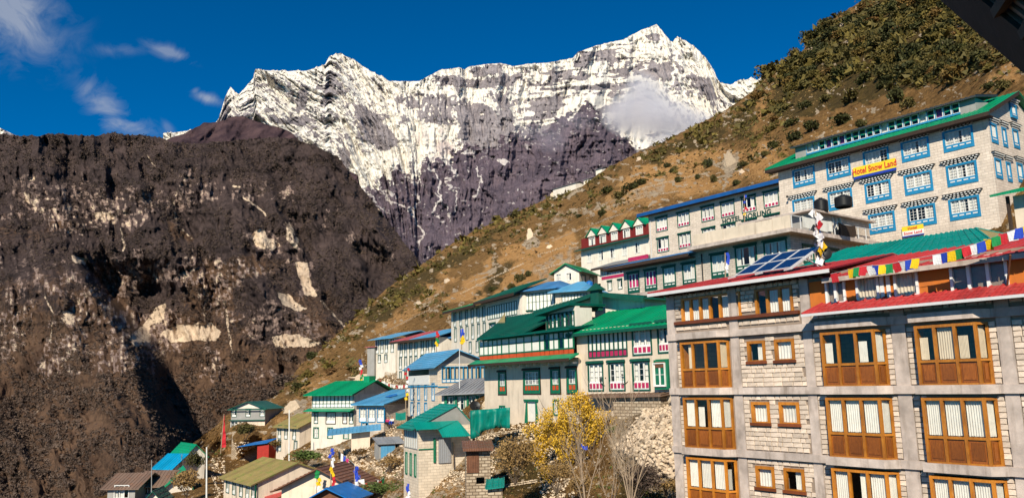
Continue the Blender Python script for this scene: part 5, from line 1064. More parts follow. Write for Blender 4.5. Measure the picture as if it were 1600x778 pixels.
# gallery: green posts, orange boards, white panes
us = [f.u(p, 540) for p in (757, 767, 778, 790, 802, 815, 827, 839, 850)]
def gallery(ua, ub, n, y=-.35, k=0):
    w = (ub-ua); h = zt-zo1-.1; r = g.f.put('gallery_window', ringmesh(w, h, .07, -.05, .06, [-w/2+w*i/n for i in range(1, n)], [h/2-.5], pw=.07), M['paint_green'], (ua+ub)/2, y, zo1+h/2)
    for i in range(n):
        if k and i % 3 == 1: MB().box(-w/2+w*i/n+.06, -w/2+w*(i+1)/n-.06, .0, .02, -h/2+.05, h/2-.05).build('pane', M['glass'], r); continue
        MB().box(-w/2+w*i/n+.07, -w/2+w*(i+1)/n-.07, -.01, .02, -h/2+.06, h/2-.1).build('white_panel', M['curtain_white'], r)
    bw = w/n
    for i in range(n): g.part('orange_panel', MB().box(ua+bw*i+.05, ua+bw*(i+1)-.05, y-.03, y+.02, zo0+.03, zo1-.04), 'paint_orange')
    g.part('green_rail', MB().box(ua, ub, y-.05, y+.05, zo0-.08, zo0+.028).box(ua, ub, y-.05, y+.05, zo1-.038, zo1+.02), 'paint_green')
gallery(us[0]-.2, us[3], 5); gallery(us[3]+.003, us[8], 5); gallery(us[8]+.003, W2, 7, k=1)
g.f.wall(0, W2, g.z0, zs, 'plaster_cream'); g.shell(0, W2, 9, g.z0, zt, 'plaster_cream')
g.part('wall', MB().box(.01, W2-.3, -.2, .29, zs+.02, zo0-.1), 'plaster_white')
g.part('skirt_roof', MB().slab([(-.7, -1.15, zs-.05), (W2+.5, -1.15, zs-.05), (W2+.5, -.30, zs+.3), (-.9, -.30, zs+.3)], .12), 'roof_green'); g.part('fascia', MB().box(-.7, W2+.5, -1.21, -1.153, zs-.25, zs-.06), 'dark_wood')
e_ = zt; u_a, zr = f.uz(787, 496, 4.); u_b = f.u(853, 493, 4.)
E0, E1 = f.u(745, 525, -.95), W2+.25; uA = f.u(853, 505, 1.2); kk = (zr-e_)/4.95
g.slab('roof', [(E0, -.95, e_), (uA, -.95, e_), (uA, 4, zr), (u_a+.3, 4, zr)], .1, 'roof_dkgreen'); g.slab('roof', [(E0, -.952, e_), (u_a+.3, 4.0, zr+.002), (E0, 9, e_)], .1, 'roof_dkgreen'); g.slab('roof', [(u_a+.3, 4.002, zr), (uA, 4.002, zr), (E1, 9.2, e_), (E0, 9.2, e_)], .1, 'roof_dkgreen')
g.slab('roof', [(uA+.002, -.95, e_), (E1, -.95, e_), (E1, 1.3, Face(g, 0, 1.2, 0).z(875, 513)), (uA+.002, 1.3, Face(g, 0, 1.2, 0).z(875, 513))], .1, 'roof_dkgreen')
# attic storey standing on the right end of the hipped roof
fa = Face(g, 0, 1.2, 0); za0, za1 = fa.z(875, 513), fa.z(875, 486); a0, a1 = fa.u(854, 500), fa.u(898, 498)
ribbon(fa, a0, a1, za0+.05, za1-.1, 7, 'paint_dkgreen', None, pw=.08, muntin=1, openp=.35); fa.wall(a0-.1, a1+.25, za0-.8, za1+.2, 'plaster_white'); g.part('wall', MB().box(a0-.1, a0+.1, 1.501, 6, za0-.8, za1+.1).box(a1+.05, a1+.25, 1.501, 2.6, za0-.8, za1+.1), 'plaster_white')
g.slab('attic_roof', [(a0-.8, .6, za1-.05), (a1+.15, .6, za1+.38), (a1+.15, 4.0, za1+.38), (a0-.8, 4.0, za1-.05)], .12, 'roof_dkgreen')
g.part('gablet', MB().slab([(E0+1.2, 1.0, e_+.55), (u_a+.3, 4, zr+.45), (u_a+1.6, 1.9, e_+1.05)], .06), 'roof_mossy')
m = MB()
for i in range(14): x = .2+(W2-.4)*i/13; m.box(x, x+.09, -.42, -.002, zs-.42, zs-.30)
g.part('beam_end', m, 'paint_white', kind='stuff')
GL = g
# ---- right part
_c = g.M @ Vector((g.W, .7, 0))
h = house('green_roofed_lodge', 'cream lodge with a broad bright green sheet roof and pink panelled windows', 903, 1047, 590, float(_c.y), RZF, 665, 516, 'plaster_cream', 9.); f = h.f
zt = f.z(903, 519)
zz = row(f, [1003], (1003, 531), 1.75, 1.95, 'pink'); row(f, [1039], (1039, 527), 1.25, 1.95, 'pink')
u0, u1 = f.u(919, 530), f.u(980, 530); r = ribbon(f, u0, u1, zz-.98, zz+.95, 9, 'paint_dkgreen', None, base='paint_pink', baseh=.48, pw=.08, muntin=0, openp=.08, solid=1)
row(f, [931, 964, 1002], (964, 588), 1.55, 1.9, 'pink')
row(f, [1037], (1037, 583), 1.2, 1.75, 'grn2'); f.ops and None
close(h)
h.part('green_boards', MB().box(f.u(1028, 585), f.u(1046, 585)+.2, -.35, -.11, f.z(1037, 608), f.z(1037, 562)), 'paint_green')
window(f, f.u(1037, 583), f.z(1037, 585), 1.0, 1.45, 'white2', y=-.40, cut=False)
h.part('brown_board', MB().box(f.u(1030, 568), f.u(1045, 568), -.39, -.352, f.z(1037, 574), f.z(1037, 565)), 'plank_brown')
zr = f.z(1000, 481, 4.5); e_ = f.z(903, 520, -.55); uR = f.u(1062, 480, 0); ua = f.u(952, 487, 4.5)
h.slab('roof', [(-.5, -.55, e_), (uR, -.55, e_), (uR, 4.5, zr), (ua, 4.5, zr)], .1, 'roof_green'); h.slab('roof', [(ua, 4.502, zr), (uR, 4.502, zr), (uR, 9.5, e_), (-.5, 9.5, e_)], .1, 'roof_green')
h.part('fascia', MB().box(-.5, uR, -.61, -.553, e_-.22, e_-.02), 'paint_dkgreen')
# rear gable block with the attic window and green chimney
q = Bld('gable_house', 'white gabled upper house with dark green bargeboards and a boxed green ridge post', 853, 500, float((h.M @ Vector((h.f.u(853, 500, 4.7), 4.7, 0))).y), RZF, 'house'); f = q.f
W3 = f.u(1008, 490); zA = f.z(853, 484); uc, zc = f.uz(944, 458)
u0, u1 = .15, f.u(897, 500); zw0, zw1 = f.z(875, 512), f.z(875, 489); f.wall(0, W3, f.z(900, 560), zA, 'plaster_white'); q.shell(0, W3, 8, f.z(900, 560), zA, 'plaster_white')
q.gable_v(0, W3, 0, 8, zA, zc, 'roof_dkgreen', 'plaster_white', oe=.7, og=.8, ur=uc, t=.16)
q.part('bargeboard', MB().bar((-.7, -.84, zA-.35), (uc, -.84, zc-.1), .08, .3).bar((uc, -.84, zc-.1), (W3+.7, -.84, zA-.35), .08, .3), 'paint_dkgreen')
q.part('ridge_post', MB().box(uc-.15, uc+.75, -1.3, -.9, f.z(949, 487), f.z(949, 454)).slab([(uc-.35, -1.5, f.z(949, 454)), (uc+.95, -1.5, f.z(949, 454)), (uc+.95, -.7, f.z(949, 454)), (uc-.35, -.7, f.z(949, 454))], .06), 'paint_dkgreen')
zz = f.z(949, 454)+.003; q.part('post_cap', MB().poly([(uc-.35, -1.5, zz), (uc+.95, -1.5, zz), (uc+.95, -.7, zz), (uc-.35, -.7, zz), (uc+.3, -1.1, zz+.55)], [(0, 1, 4), (1, 2, 4), (2, 3, 4), (3, 0, 4), (3, 2, 1, 0)]), 'paint_dkgreen')
ub, zb_ = f.uz(902, 487); q.part('brown_board', MB().box(ub-.25, ub+.35, -.06, -.003, zb_-.45, zb_+.5), 'plank_brown')

# ---- stone shed in front
s = house('stone_shed', 'low dry-stone shed with a flat plank roof in front of the cream lodge', 958, 1032, 630, 53, RZF, 672, 619, 'stone_tan', 5.); close(s)
s.slab('roof', [(-2.6, -.3, s.ze+.02), (s.W+.3, -.3, s.ze+.12), (s.W+.3, 3.6, s.ze+.6), (-2.6, 3.6, s.ze+.5)], .14, 'roof_rustgrey')
s.part('wall', MB().box(-2.3, -.2, .8, 1.1, s.z0, s.ze-.1), 'dark_wood'); s.part('post', MB().box(-2.3, -2.15, -.3, -.15, s.z0, s.ze-.1), 'plank_brown')
dish(s.M @ Vector((s.f.u(950, 610, 1), 1., s.ze+.2)), .52, R_(-30), R_(-25), 'black_plastic', 'black satellite dish on the plank roof of the stone shed', pole=.85); dish(s.M @ Vector((s.f.u(981, 606, 1), 1., s.ze+.25)), .60, R_(-30), R_(-60), 'plaster_grey', 'grey satellite dish on the plank roof of the stone shed', pole=.95)
dg = house('green_shed', 'small bright green sheet metal shed beside the stone lodge', 1032, 1052, 630, 51, RZF, 645, 612, 'paint_green', 1.5); close(dg); dg.part('paper_notice', MB().box(.25, .6, -.02, -.003, dg.ze-.9, dg.ze-.4), 'paint_white')
dg.slab('roof', [(-.1, -.2, dg.ze+.1), (dg.W+.2, -.2, dg.ze+.1), (dg.W+.2, 1.6, dg.ze+.3), (-.1, 1.6, dg.ze+.3)], .06, 'roof_dkgreen')
# ---- teal tarpaulin fence
fx = [(737, 641, 685, 62), (750, 641, 683, 61), (765, 640, 670, 60.5), (780, 640, 668, 60), (782, 638, 668, 60), (797, 636, 669, 59.5)]
v = []; 
pts_ = []
for i in range(41):
    x = 735+62*i/40; D = 62-2.5*i/40; top = 641-5*i/40; bot = np.interp(x, [735, 745, 758, 775, 797], [686, 683, 672, 668, 669]); bulge = math.sin(i*.9)*.05+RNG.uniform(-.03, .03)
    a = P(x, top, D); c = P(x, bot, D)
    for k in range(6): t = k/5; pt = a*(1-t)+c*t; pt = pt+np.array([0, -1, 0])*(bulge*(1+t)+.12*math.sin(t*5+i*.4)); pts_.append(pt)
V = np.array(pts_).reshape(41, 6, 3); me = grid_mesh('tarpaulin', V); o = link('tarp_fence', me, M['tarp_teal'], label='crumpled teal tarpaulin stretched as a fence below the green lodge', cat='tarpaulin')
sm = o.modifiers.new('thick', 'SOLIDIFY'); sm.thickness = .02
# ---- house D: long white block behind
d = house('white_guesthouse', 'long white guesthouse with rows of narrow windows and a dark green roof', 705, 813, 500, 115, -64, 565, 487, 'plaster_white', 9.); f = d.f
row(f, [711, 720, 729, 738, 747, 756], (733, 495), .95, 2.0, 'tall'); row(f, [712, 721, 730, 739, 748, 757], (735, 519), .95, 2.0, 'tall'); row(f, [735, 746, 757], (746, 541), .95, 1.6, 'tall')
zz = f.z(785, 484); ribbon(f, f.u(762, 485), f.u(808, 485), zz-.9, zz+.75, 12, 'paint_dkgreen', None, pw=.06, openp=.0, solid=1); row(f, [770, 798], (785, 512), 1.9, 1.5, 'dark2'); close(d)
e_, k_ = d.ze, .33; um = f.u(757, 485)
d.slab('roof', [(-.8, -1, e_), (um, -1, e_+.0), (um, 4, e_+1.4), (.6, 4, e_+1.4)], .1, 'roof_green'); d.slab('roof', [(um-.6, -1.3, e_+.15), (d.W+1, -1.3, e_+.15), (d.W-1, 4.3, e_+2.3), (um+1.4, 4.3, e_+2.3)], .1, 'roof_dkgreen'); d.slab('roof', [(-.8, 9, e_), (.6, 4.01, e_+1.4), (d.W, 4.31, e_+1.4), (d.W+1, 9, e_)], .1, 'roof_dkgreen')
d.part('fascia', MB().box(-.8, um-.61, -1.05, -1.003, e_-.35, e_).box(um-.6, d.W+1, -1.36, -1.303, e_-.2, e_+.15), 'dark_wood')
# ---- blue hipped pair
def hip(b, u0, u1, y0, y1, ze, zr, mat, o=.7, ins=2.2, t=.1):
    ym = (y0+y1)/2; A, B, C_, D_ = (u0-o, y0-o, ze), (u1+o, y0-o, ze), (u1+o, y1+o, ze), (u0-o, y1+o, ze); r0, r1 = (u0+ins, ym, zr), (u1-ins, ym, zr)
    b.part('roof', MB().poly([A, B, C_, D_, r0, r1, (A[0], A[1], ze-t), (B[0], B[1], ze-t), (C_[0], C_[1], ze-t), (D_[0], D_[1], ze-t)], [(0, 1, 5, 4), (1, 2, 5), (2, 3, 4, 5), (3, 0, 4), (9, 8, 7, 6), (0, 6, 7, 1), (1, 7, 8, 2), (2, 8, 9, 3), (3, 9, 6, 0)]), mat)
e = house('blue_roofed_lodge', 'white lodge with a weathered light blue hipped roof above the green lodge', 813, 868, 475, 96, -38, 520, 456, 'plaster_white', 7.); f = e.f
zz = f.z(840, 470); ribbon(f, .2, e.W-.1, zz-1.15, zz+.95, 9, 'paint_dkgreen', None, pw=.06, openp=0., solid=1, muntin=1); close(e); hip(e, 0, e.W, 0, 7, e.ze, e.ze+1.35, 'roof_blue', ins=1.6)
row(f, [823], (823, 493), 1.7, 1.0, 'dark2', y=-.02, cut=False)
e2 = house('blue_roofed_annex', 'white annex under a clean blue hipped roof with a small blue tank beside it', 868, 922, 475, 92, -25, 520, 457, 'block_cream', 6.); f = e2.f
zz = f.z(900, 470); ribbon(f, .8, e2.W-.3, zz-.7, zz+.8, 8, 'paint_dkgreen', None, pw=.06, openp=.1, solid=1); close(e2); hip(e2, 0, e2.W, 0, 6, e2.ze, e2.ze+1.45, 'roof_ltblue', ins=1.7)
tk = tank(e2, e2.f.u(921, 447, 3), 3., e2.f.z(921, 451, 3), .45, .95, 'small blue water tank beside the blue hipped roof')
for c_ in tk.children: c_.data = c_.data.copy(); c_.data.materials.clear(); c_.data.materials.append(M['tarp_blue'])
# ---- small white house
c = house('white_cottage', 'small white gabled cottage with a green roof standing alone above the blue-roofed houses', 866, 905, 432, 125, -30, 455, 425, 'plaster_white', 7.); f = c.f
row(f, [873, 889], (881, 433), .95, 1.2, 'white2'); R = c.right(c.W)
for x in (1.6, 4.6): window(R, x, c.ze-1.5, 1.5, 1.6, 'dark2')
f.wall(0, c.W, c.z0, c.ze, c.wm); R.wall(.302, 7, c.z0, c.ze, c.wm); c.shell(0, c.W, 7, c.z0, c.ze, c.wm, 'lb'); c.gable_v(0, c.W, 0, 7, c.ze, c.ze+1.15, 'roof_green', 'plaster_white', og=.5, oe=.6)
# ---- row with red and blue roofs
i_ = house('red_roofed_house', 'white terrace house with a faded red and blue sheet roof and narrow windows', 621, 686, 560, 126, -55, 625, 534, 'plaster_white', 9.); f = i_.f
row(f, [627, 634, 642, 650], (638, 546), .95, 2.1, 'tall'); row(f, [660, 668, 677], (668, 542), .95, 2.1, 'tall')
row(f, [626, 634, 642, 650, 659], (642, 566), .95, 1.9, 'tall'); row(f, [626, 634], (630, 588), .95, 1.7, 'tall'); close(i_)
um = i_.W*.45; e_ = i_.ze
i_.slab('roof', [(-.8, -1, e_), (um, -1, e_), (um, 5, e_+1.6), (0, 5, e_+1.6)], .1, 'roof_pink'); i_.slab('roof', [(um+.002, -1, e_), (i_.W+.8, -1, e_), (i_.W-.2, 5, e_+1.6), (um+.002, 5, e_+1.6)], .1, 'roof_ltblue'); i_.slab('roof', [(0, 5.002, e_+1.6), (i_.W, 5.002, e_+1.6), (i_.W+.8, 9.5, e_), (-.8, 9.5, e_)], .1, 'roof_pink'); i_.part('fascia', MB().box(-.8, i_.W+.8, -1.05, -1.003, e_-.35, e_-.02), 'dark_wood')
i3 = house('blue_gabled_house', 'white house end with a blue roof and green framed window, joined to the red-roofed row', 686, 716, 560, 117, -10, 600, 528, 'plaster_white', 7.); row(i3.f, [701], (701, 541), 1.7, 1.9, 'dark2'); close(i3); hip(i3, 0, i3.W, 0, 7, i3.ze, i3.ze+1.3, 'roof_blue', ins=.9)
i2 = house('blue_roofed_row', 'far white house with a pale blue roof at the left end of the row', 586, 618, 560, 134, -50, 600, 531, 'plaster_white', 8.); f = i2.f
row(f, [590, 597, 604, 613], (600, 541), .95, 2.2, 'tall'); row(f, [593, 603], (598, 560), 1.0, 1.4, 'tall'); close(i2); e_ = i2.ze
i2.slab('roof', [(-.8, -1, e_), (i2.W+.6, -1, e_), (i2.W+.6, 4.5, e_+1.3), (0, 4.5, e_+1.3)], .1, 'roof_ltblue'); i2.slab('roof', [(0, 4.502, e_+1.3), (i2.W+.6, 4.502, e_+1.3), (i2.W+.6, 8.5, e_), (-.8, 8.5, e_)], .1, 'roof_ltblue')
sh = house('tin_shed', 'tiny pale shed on the slope left of the far row', 574, 585, 550, 134, -30, 560, 543, 'plaster_grey', 2.5); close(sh); sh.slab('roof', [(-.3, -.3, sh.ze+.1), (sh.W+.3, -.3, sh.ze+.1), (sh.W+.3, 2.7, sh.ze+.4), (-.3, 2.7, sh.ze+.4)], .08, 'roof_pink')
# ---- G: blue slope and grey gable, curtained ribbon
g2 = house('curtained_lodge', 'pale block lodge with light blue roof slope, grey gable front and curtained window band', 684, 769, 590, 86, 24, 650, 568, 'block_cream', 8.); f = g2.f
y1 = side_y(g2, 638, 590); g2.dep = y1; zz = f.z(722, 583); ua, ub = f.u(690, 583), f.u(757, 583)
ribbon(f, ua, ub, zz-.95, zz+.75, 10, 'paint_blue', None, pw=.07, openp=.05, cur='curtain_cream', base='paint_white', baseh=.35)
L_ = g2.left(g2.dep)
for i in range(4): window(L_, g2.dep*(.14+.24*i), f.z(684, 612), 1.0, 1.9, 'blue2')
for i in range(3): window(L_, g2.dep*(.14+.24*i), f.z(684, 641), 1.0, 1.6, 'blue2', seed=1)
zu = f.z(684, 574); L_.ops.append((.3, g2.dep*.72, zu-.75, zu+.35)); g2.f.wall(0, g2.W, g2.z0, g2.ze, g2.wm); L_.wall(0, g2.dep-.302, g2.z0, g2.ze, g2.wm); g2.shell(0, g2.W, g2.dep, g2.z0, g2.ze, g2.wm, 'rb')
L_.box('white_panel', .1, g2.dep*.74, -.06, -.003, zu-1.75, zu-.72, 'paint_white'); L_.box('blue_trim', 0, g2.dep, -.08, -.003, zu-2.0, zu-1.86, 'paint_blue'); g2.part('blue_trim', MB().box(0, g2.W, -.08, -.003, zz-1.45, zz-1.33).box(ub, ub+.1, -.08, -.003, zz-1.3, zz+.8), 'paint_blue')
uc, zr = f.uz(714, 546); g2.gable_v(0, g2.W, 0, g2.dep, g2.ze, zr, 'roof_ltblue', 'plaster_grey', oe=.6, og=.5, ur=uc)
# ---- H: grey tin shed
hh = house('tin_roofed_shed', 'low white shed with a streaked grey tin roof and green posts beside the green lodge', 690, 768, 628, 79, -8, 652, 616, 'plaster_white', 5.); f = hh.f
row(f, [702, 719, 737], (719, 630), 1.0, 1.5, 'grn2'); close(hh); e_ = hh.ze; hh.slab('roof', [(-.5, -.8, e_), (hh.W+.3, -.8, e_+.15), (hh.W+.3, 5, e_+1.5), (1.4, 5, e_+1.5)], .1, 'roof_grey')
for px in (695, 711, 729, 745): hh.part('post', MB().box(f.u(px, 630), f.u(px+3.5, 630), -.12, -.003, hh.z0, e_-.2), 'paint_green')
# ---- J
j = house('green_roofed_house', 'white three-storey house with bright green roof and a dark green glazed upper floor', 487, 553, 640, 106, -32, 700, 617, 'plaster_white', 7.5); f = j.f
zz = f.z(520, 626); ribbon(f, 0.1, j.W-.1, zz-.85, zz+.75, 11, 'paint_dkgreen', None, pw=.07, openp=0.1, solid=1, base='paint_white', baseh=.5)
row(f, [494, 549], (520, 653), .75, 1.4, 'dark2'); row(f, [517], (517, 653), 1.75, 1.5, 'brown'); row(f, [539], (539, 653), .8, 1.4, 'brown'); row(f, [494, 516, 541], (516, 676), 1.0, 1.4, 'grn2'); close(j)
e_ = j.ze; k = .5; j.part('skirt_roof', MB().slab([(-.6, -.9, f.z(520, 641)), (j.W+.2, -.9, f.z(520, 641)), (j.W+.2, .0, f.z(520, 638)), (-.6, .0, f.z(520, 638))], .1), 'roof_green')
j.slab('roof', [(-.7, -.9, e_), (j.W+.5, -.9, e_), (j.W+.5, 3.7, e_+1.75), (.7, 3.7, e_+1.75)], .1, 'roof_green'); j.slab('roof', [(.7, 3.702, e_+1.75), (j.W+.5, 3.702, e_+1.75), (j.W+.5, 8.3, e_), (-.7, 8.3, e_)], .1, 'roof_green')
j.part('gable_wall', MB().slab([(j.W-.31, .3, e_), (j.W-.31, 3.7, e_+1.5), (j.W-.31, 7.4, e_)], 0, (.3, 0, 0)), 'plaster_cream'); j.part('roof_box', MB().box(j.W-1.2, j.W-.2, 3.0, 4.2, e_+1.3, e_+2.3), 'roof_green')
# ---- K
k_ = house('blue_sheet_house', 'small grey house with a plain light blue sheet roof and blue windows', 557, 600, 645, 99, -35, 668, 632, 'block_grey', 6.5); f = k_.f
row(f, [567, 581, 595], (581, 648), 1.25, 1.7, 'blue2'); row(f, [570], (570, 667), 1.2, 1.2, 'blue2'); close(k_); e_ = k_.ze
k_.slab('roof', [(-.4, -.6, e_+.05), (k_.W+.5, -.6, e_+.05), (k_.W+.5, 6.8, e_+1.7), (-.4, 6.8, e_+1.7)], .12, 'roof_ltblue'); k_.part('gable_wall', MB().slab([(k_.W-.31, .3, e_-.02), (k_.W-.31, 6.5, e_+1.45), (k_.W-.31, 6.5, e_-.02)], 0, (.3, 0, 0)), 'stone_tan')
k_.part('roof_tarp', MB().poly([(2.2, 2.6, e_+.85), (3.2, 2.4, e_+.83), (3.6, 3.3, e_+1.03), (2.9, 4.0, e_+1.2), (2.2, 3.6, e_+1.12)], [(0, 1, 2, 3, 4)]), 'tarp_blue')
# ---- L
l = house('teal_roofed_cottage', 'white cottage with dark teal roof slopes and a grey gable, low in the middle', 654, 738, 690, 65, 24, 745, 666, 'block_cream', 5.); f = l.f
y1 = side_y(l, 631, 690); l.dep = y1; L_ = l.left(y1); zz = f.z(654, 684)
ribbon(L_, .3, y1-.2, zz-.9, zz+.7, 6, 'plaster_grey', None, pw=.05, openp=0., solid=1)
for i in range(3): window(L_, y1*(.2+.3*i), f.z(654, 728), .55, 1.8, 'grn2')
f.wall(0, l.W, l.z0, l.ze, l.wm); L_.wall(0, y1-.302, l.z0, l.ze, l.wm); l.shell(0, l.W, y1, l.z0, l.ze, l.wm, 'rb')
uc, zr = f.uz(712, 632); l.gable_v(0, l.W, 0, y1, l.ze+.1, zr, 'roof_teal', 'plaster_grey', oe=.6, og=.1, ur=uc); e_ = l.ze
l.slab('awning', [(-.5, -1.0, e_-.15), (f.u(680, 690), -1.0, e_-.15), (f.u(715, 690), -.02, e_+.35), (-.5, -.02, e_+.35)], .07, 'roof_teal'); l.slab('awning', [(f.u(680, 690)+.01, -1.8, e_-.75), (f.u(723, 690), -1.8, e_-.75), (f.u(716, 690), -.02, e_+.33), (f.u(678, 690)+.01, -.02, e_+.33)], .07, 'roof_teal')
l.part('sheet_panel', MB().box(f.u(685, 700), f.u(704, 700), -.10, -.003, f.z(690, 723), f.z(690, 683)), 'roof_grey'); l.part('green_pole', MB().box(f.u(677, 700), f.u(680, 700), -.12, -.003, f.z(680, 722), f.z(680, 684)), 'paint_green'); l.part('green_band', MB().box(0, f.u(680, 700), -.05, -.003, f.z(654, 703), f.z(654, 701)), 'paint_green')
l.part('plank', MB().bar((f.u(706, 715), -.3, f.z(706, 730)), (f.u(707, 690), -.1, f.z(706, 690)), .14, .05), 'twig')
dish(l.M @ Vector((f.u(735, 640), -1.0, f.z(735, 646))), .45, R_(-30), R_(20), 'black_plastic', 'black satellite dish in front of the grey gable of the teal cottage', pole=.6); dish(l.M @ Vector((f.u(728, 655), -1.2, f.z(728, 662))), .4, R_(-30), R_(60), 'plaster_grey', 'pale satellite dish in front of the grey gable of the teal cottage', pole=.6)
# ---- M and small sheds
s = house('sheet_metal_shed', 'grey corrugated metal shed with a sliding door', 592, 618, 710, 84, 20, 728, 693, 'plaster_grey', 2.6); close(s); s.slab('roof', [(-.2, -.3, s.ze+.03), (s.W+.9, -.3, s.ze+.03), (s.W+.9, 2.8, s.ze+.5), (-.2, 2.8, s.ze+.5)], .08, 'roof_grey'); s.part('door', MB().box(.2, s.W-.1, -.06, -.003, s.z0, s.ze-.25), 'roof_ltblue')
s = house('tan_hut', 'small tan plastered hut under a sagging blue sheet roof', 549, 578, 685, 92, 10, 700, 675, 'plaster_cream', 3.); close(s); s.slab('roof', [(-2.6, -.8, s.ze-.2), (s.W+1.2, -.8, s.ze+.25), (s.W+1.2, 2.4, s.ze+.75), (-2.6, 2.4, s.ze+.3)], .07, 'roof_ltblue')
# toilet hut with plank door, bottom centre
s = house('plank_hut', 'weathered wooden plank hut on a stone base with a small dark opening', 728, 766, 720, 55, 5, 765, 700, 'stone_tan', 2.2); f = s.f; zc_ = f.z(745, 745); s.f.ops.append((f.u(744, 745), f.u(757, 745), f.z(745, 756), zc_)); close(s)
n = 7; wv = (s.W-.3)*.62
for i in range(n): s.part('plank', MB().box(.05+wv*i/n, .05+wv*(i+1)/n-.012, -.07-.01*(i % 2), -.003, f.z(740, 738), f.z(740, 702)), 'plank_brown')
s.slab('roof', [(-.2, -.5, s.ze+.02), (s.W+.2, -.5, s.ze+.02), (s.W+.2, 2.3, s.ze+.35), (-.2, 2.3, s.ze+.35)], .18, 'roof_rust')
s = house('cyan_roof_hut', 'tiny hut roof of turquoise sheet at the bottom edge', 762, 785, 768, 50, 0, 800, 762, 'stone_tan', 1.6); close(s); s.slab('roof', [(-.1, -.3, s.ze), (s.W+.1, -.3, s.ze+.1), (s.W+.1, 1.8, s.ze+.4), (-.1, 1.8, s.ze+.3)], .06, 'roof_teal')
# ---- N
n_ = house('grey_gabled_house', 'grey and cream house with green trim standing alone at the gorge edge', 361, 414, 655, 150, -8, 672, 638, 'plaster_grey', 7.); f = n_.f; zm = f.z(361, 656)
row(f, [366, 388, 410], (388, 645), 1.0, 1.35, 'dark2'); row(f, [366], (366, 663), 1.4, 1.5, 'white2'); f.wall(0, n_.W, zm, n_.ze, 'plaster_grey'); f.wall(0, n_.W, n_.z0, zm-.01, 'plaster_cream', y=-.02); n_.shell(0, n_.W, 7, n_.z0, n_.ze, 'plaster_grey')
n_.gable_v(0, n_.W, 0, 7, n_.ze, n_.ze+1.25, 'roof_dkgreen', 'plaster_white', oe=.5, og=.5); n_.part('green_trim', MB().box(-.3, n_.W+.05, -.35, -.003, zm-.15, zm+.02).bar((-.5, -.55, n_.ze-.2), (n_.W+.5, -.55, n_.ze-.2), .1, .2), 'paint_dkgreen')
n2 = house('stone_platform', 'rough tan masonry platform below the grey gabled house', 362, 418, 690, 144, -8, 706, 674, 'stone_tan', 4., 'wall'); close(n2); n2.part('plank', MB().bar((6.2, -.3, n2.z0+2), (7.4, -.3, n2.ze+.4), .15), 'plank_brown')
n3 = house('red_hut', 'small dark red plank hut under a blue tarpaulin roof', 402, 420, 700, 128, -20, 712, 694, 'paint_red', 2.5); close(n3); n3.slab('roof', [(-3.5, -.4, n3.ze-.35), (n3.W, -.4, n3.ze+.3), (n3.W, 2.5, n3.ze+.9), (-3.0, 2.5, n3.ze+.1)], .06, 'tarp_blue')
# ---- O
o_ = house('mossy_roofed_house', 'cream house with a mossy green and tan roof, left of the green-roofed house', 432, 468, 685, 117, -48, 705, 664, 'plaster_cream', 7.); f = o_.f
row(f, [437, 447, 460], (448, 675), 1.0, 1.9, 'tall'); row(f, [437, 462], (448, 696), 1.0, 1.6, 'tall'); R = o_.right(o_.W); window(R, 1.2, o_.ze-3.6, .8, 1.9, 'tall')
f.wall(0, o_.W, o_.z0, o_.ze, o_.wm); R.wall(.302, 7, o_.z0, o_.ze, o_.wm); o_.shell(0, o_.W, 7, o_.z0, o_.ze, o_.wm, 'lb'); o_.gable(0, o_.W, 0, 7, o_.ze, o_.ze+1.5, 'roof_mossy', 'plaster_cream')
# ---- P
p_ = house('tan_roofed_house', 'cream cottage with a large tan and mossy sheet roof in the lower left', 350, 398, 755, 88, -53, 790, 742, 'plaster_cream', 8.5); f = p_.f
row(f, [356, 366, 377, 387, 396], (377, 763), 1.0, 1.6, 'tall'); f.wall(0, p_.W, p_.z0, p_.ze, p_.wm); p_.shell(0, p_.W, 8.5, p_.z0, p_.ze, p_.wm); p_.gable(0, p_.W, 0, 8.5, p_.ze, p_.ze+1.6, 'roof_mossy', 'plaster_cream', og=.3)
p_.part('porch_roof', MB().slab([(p_.W+.0, 1.0, p_.ze-1.4), (p_.W+2.6, 1.2, p_.ze-1.8), (p_.W+2.6, 5.5, p_.ze-1.0), (p_.W+.0, 5.5, p_.ze-.6)], .08), 'roof_red')
# ---- Q
q_ = house('rust_roofed_cottage', 'cream cottage with a rust brown gabled roof at the bottom left of centre', 440, 560, 765, 72, -12, 800, 760, 'plaster_cream', 4.5); f = q_.f; close(q_); uc, zr = f.uz(500, 730, -.3); q_.gable_v(0, q_.W, 0, 4.5, q_.ze, zr, 'roof_rust', 'plaster_cream', oe=.7, og=.7, ur=uc*.98)
t_ = house('tarp_roofed_shed', 'shed roofed with bright blue tarpaulin at the bottom edge', 486, 548, 785, 63, -12, 800, 776, 'plank_brown', 3.); close(t_); t_.gable_v(0, t_.W, 0, 3, t_.ze, t_.ze+.75, 'tarp_blue', 'plank_brown', ur=t_.W*.45)
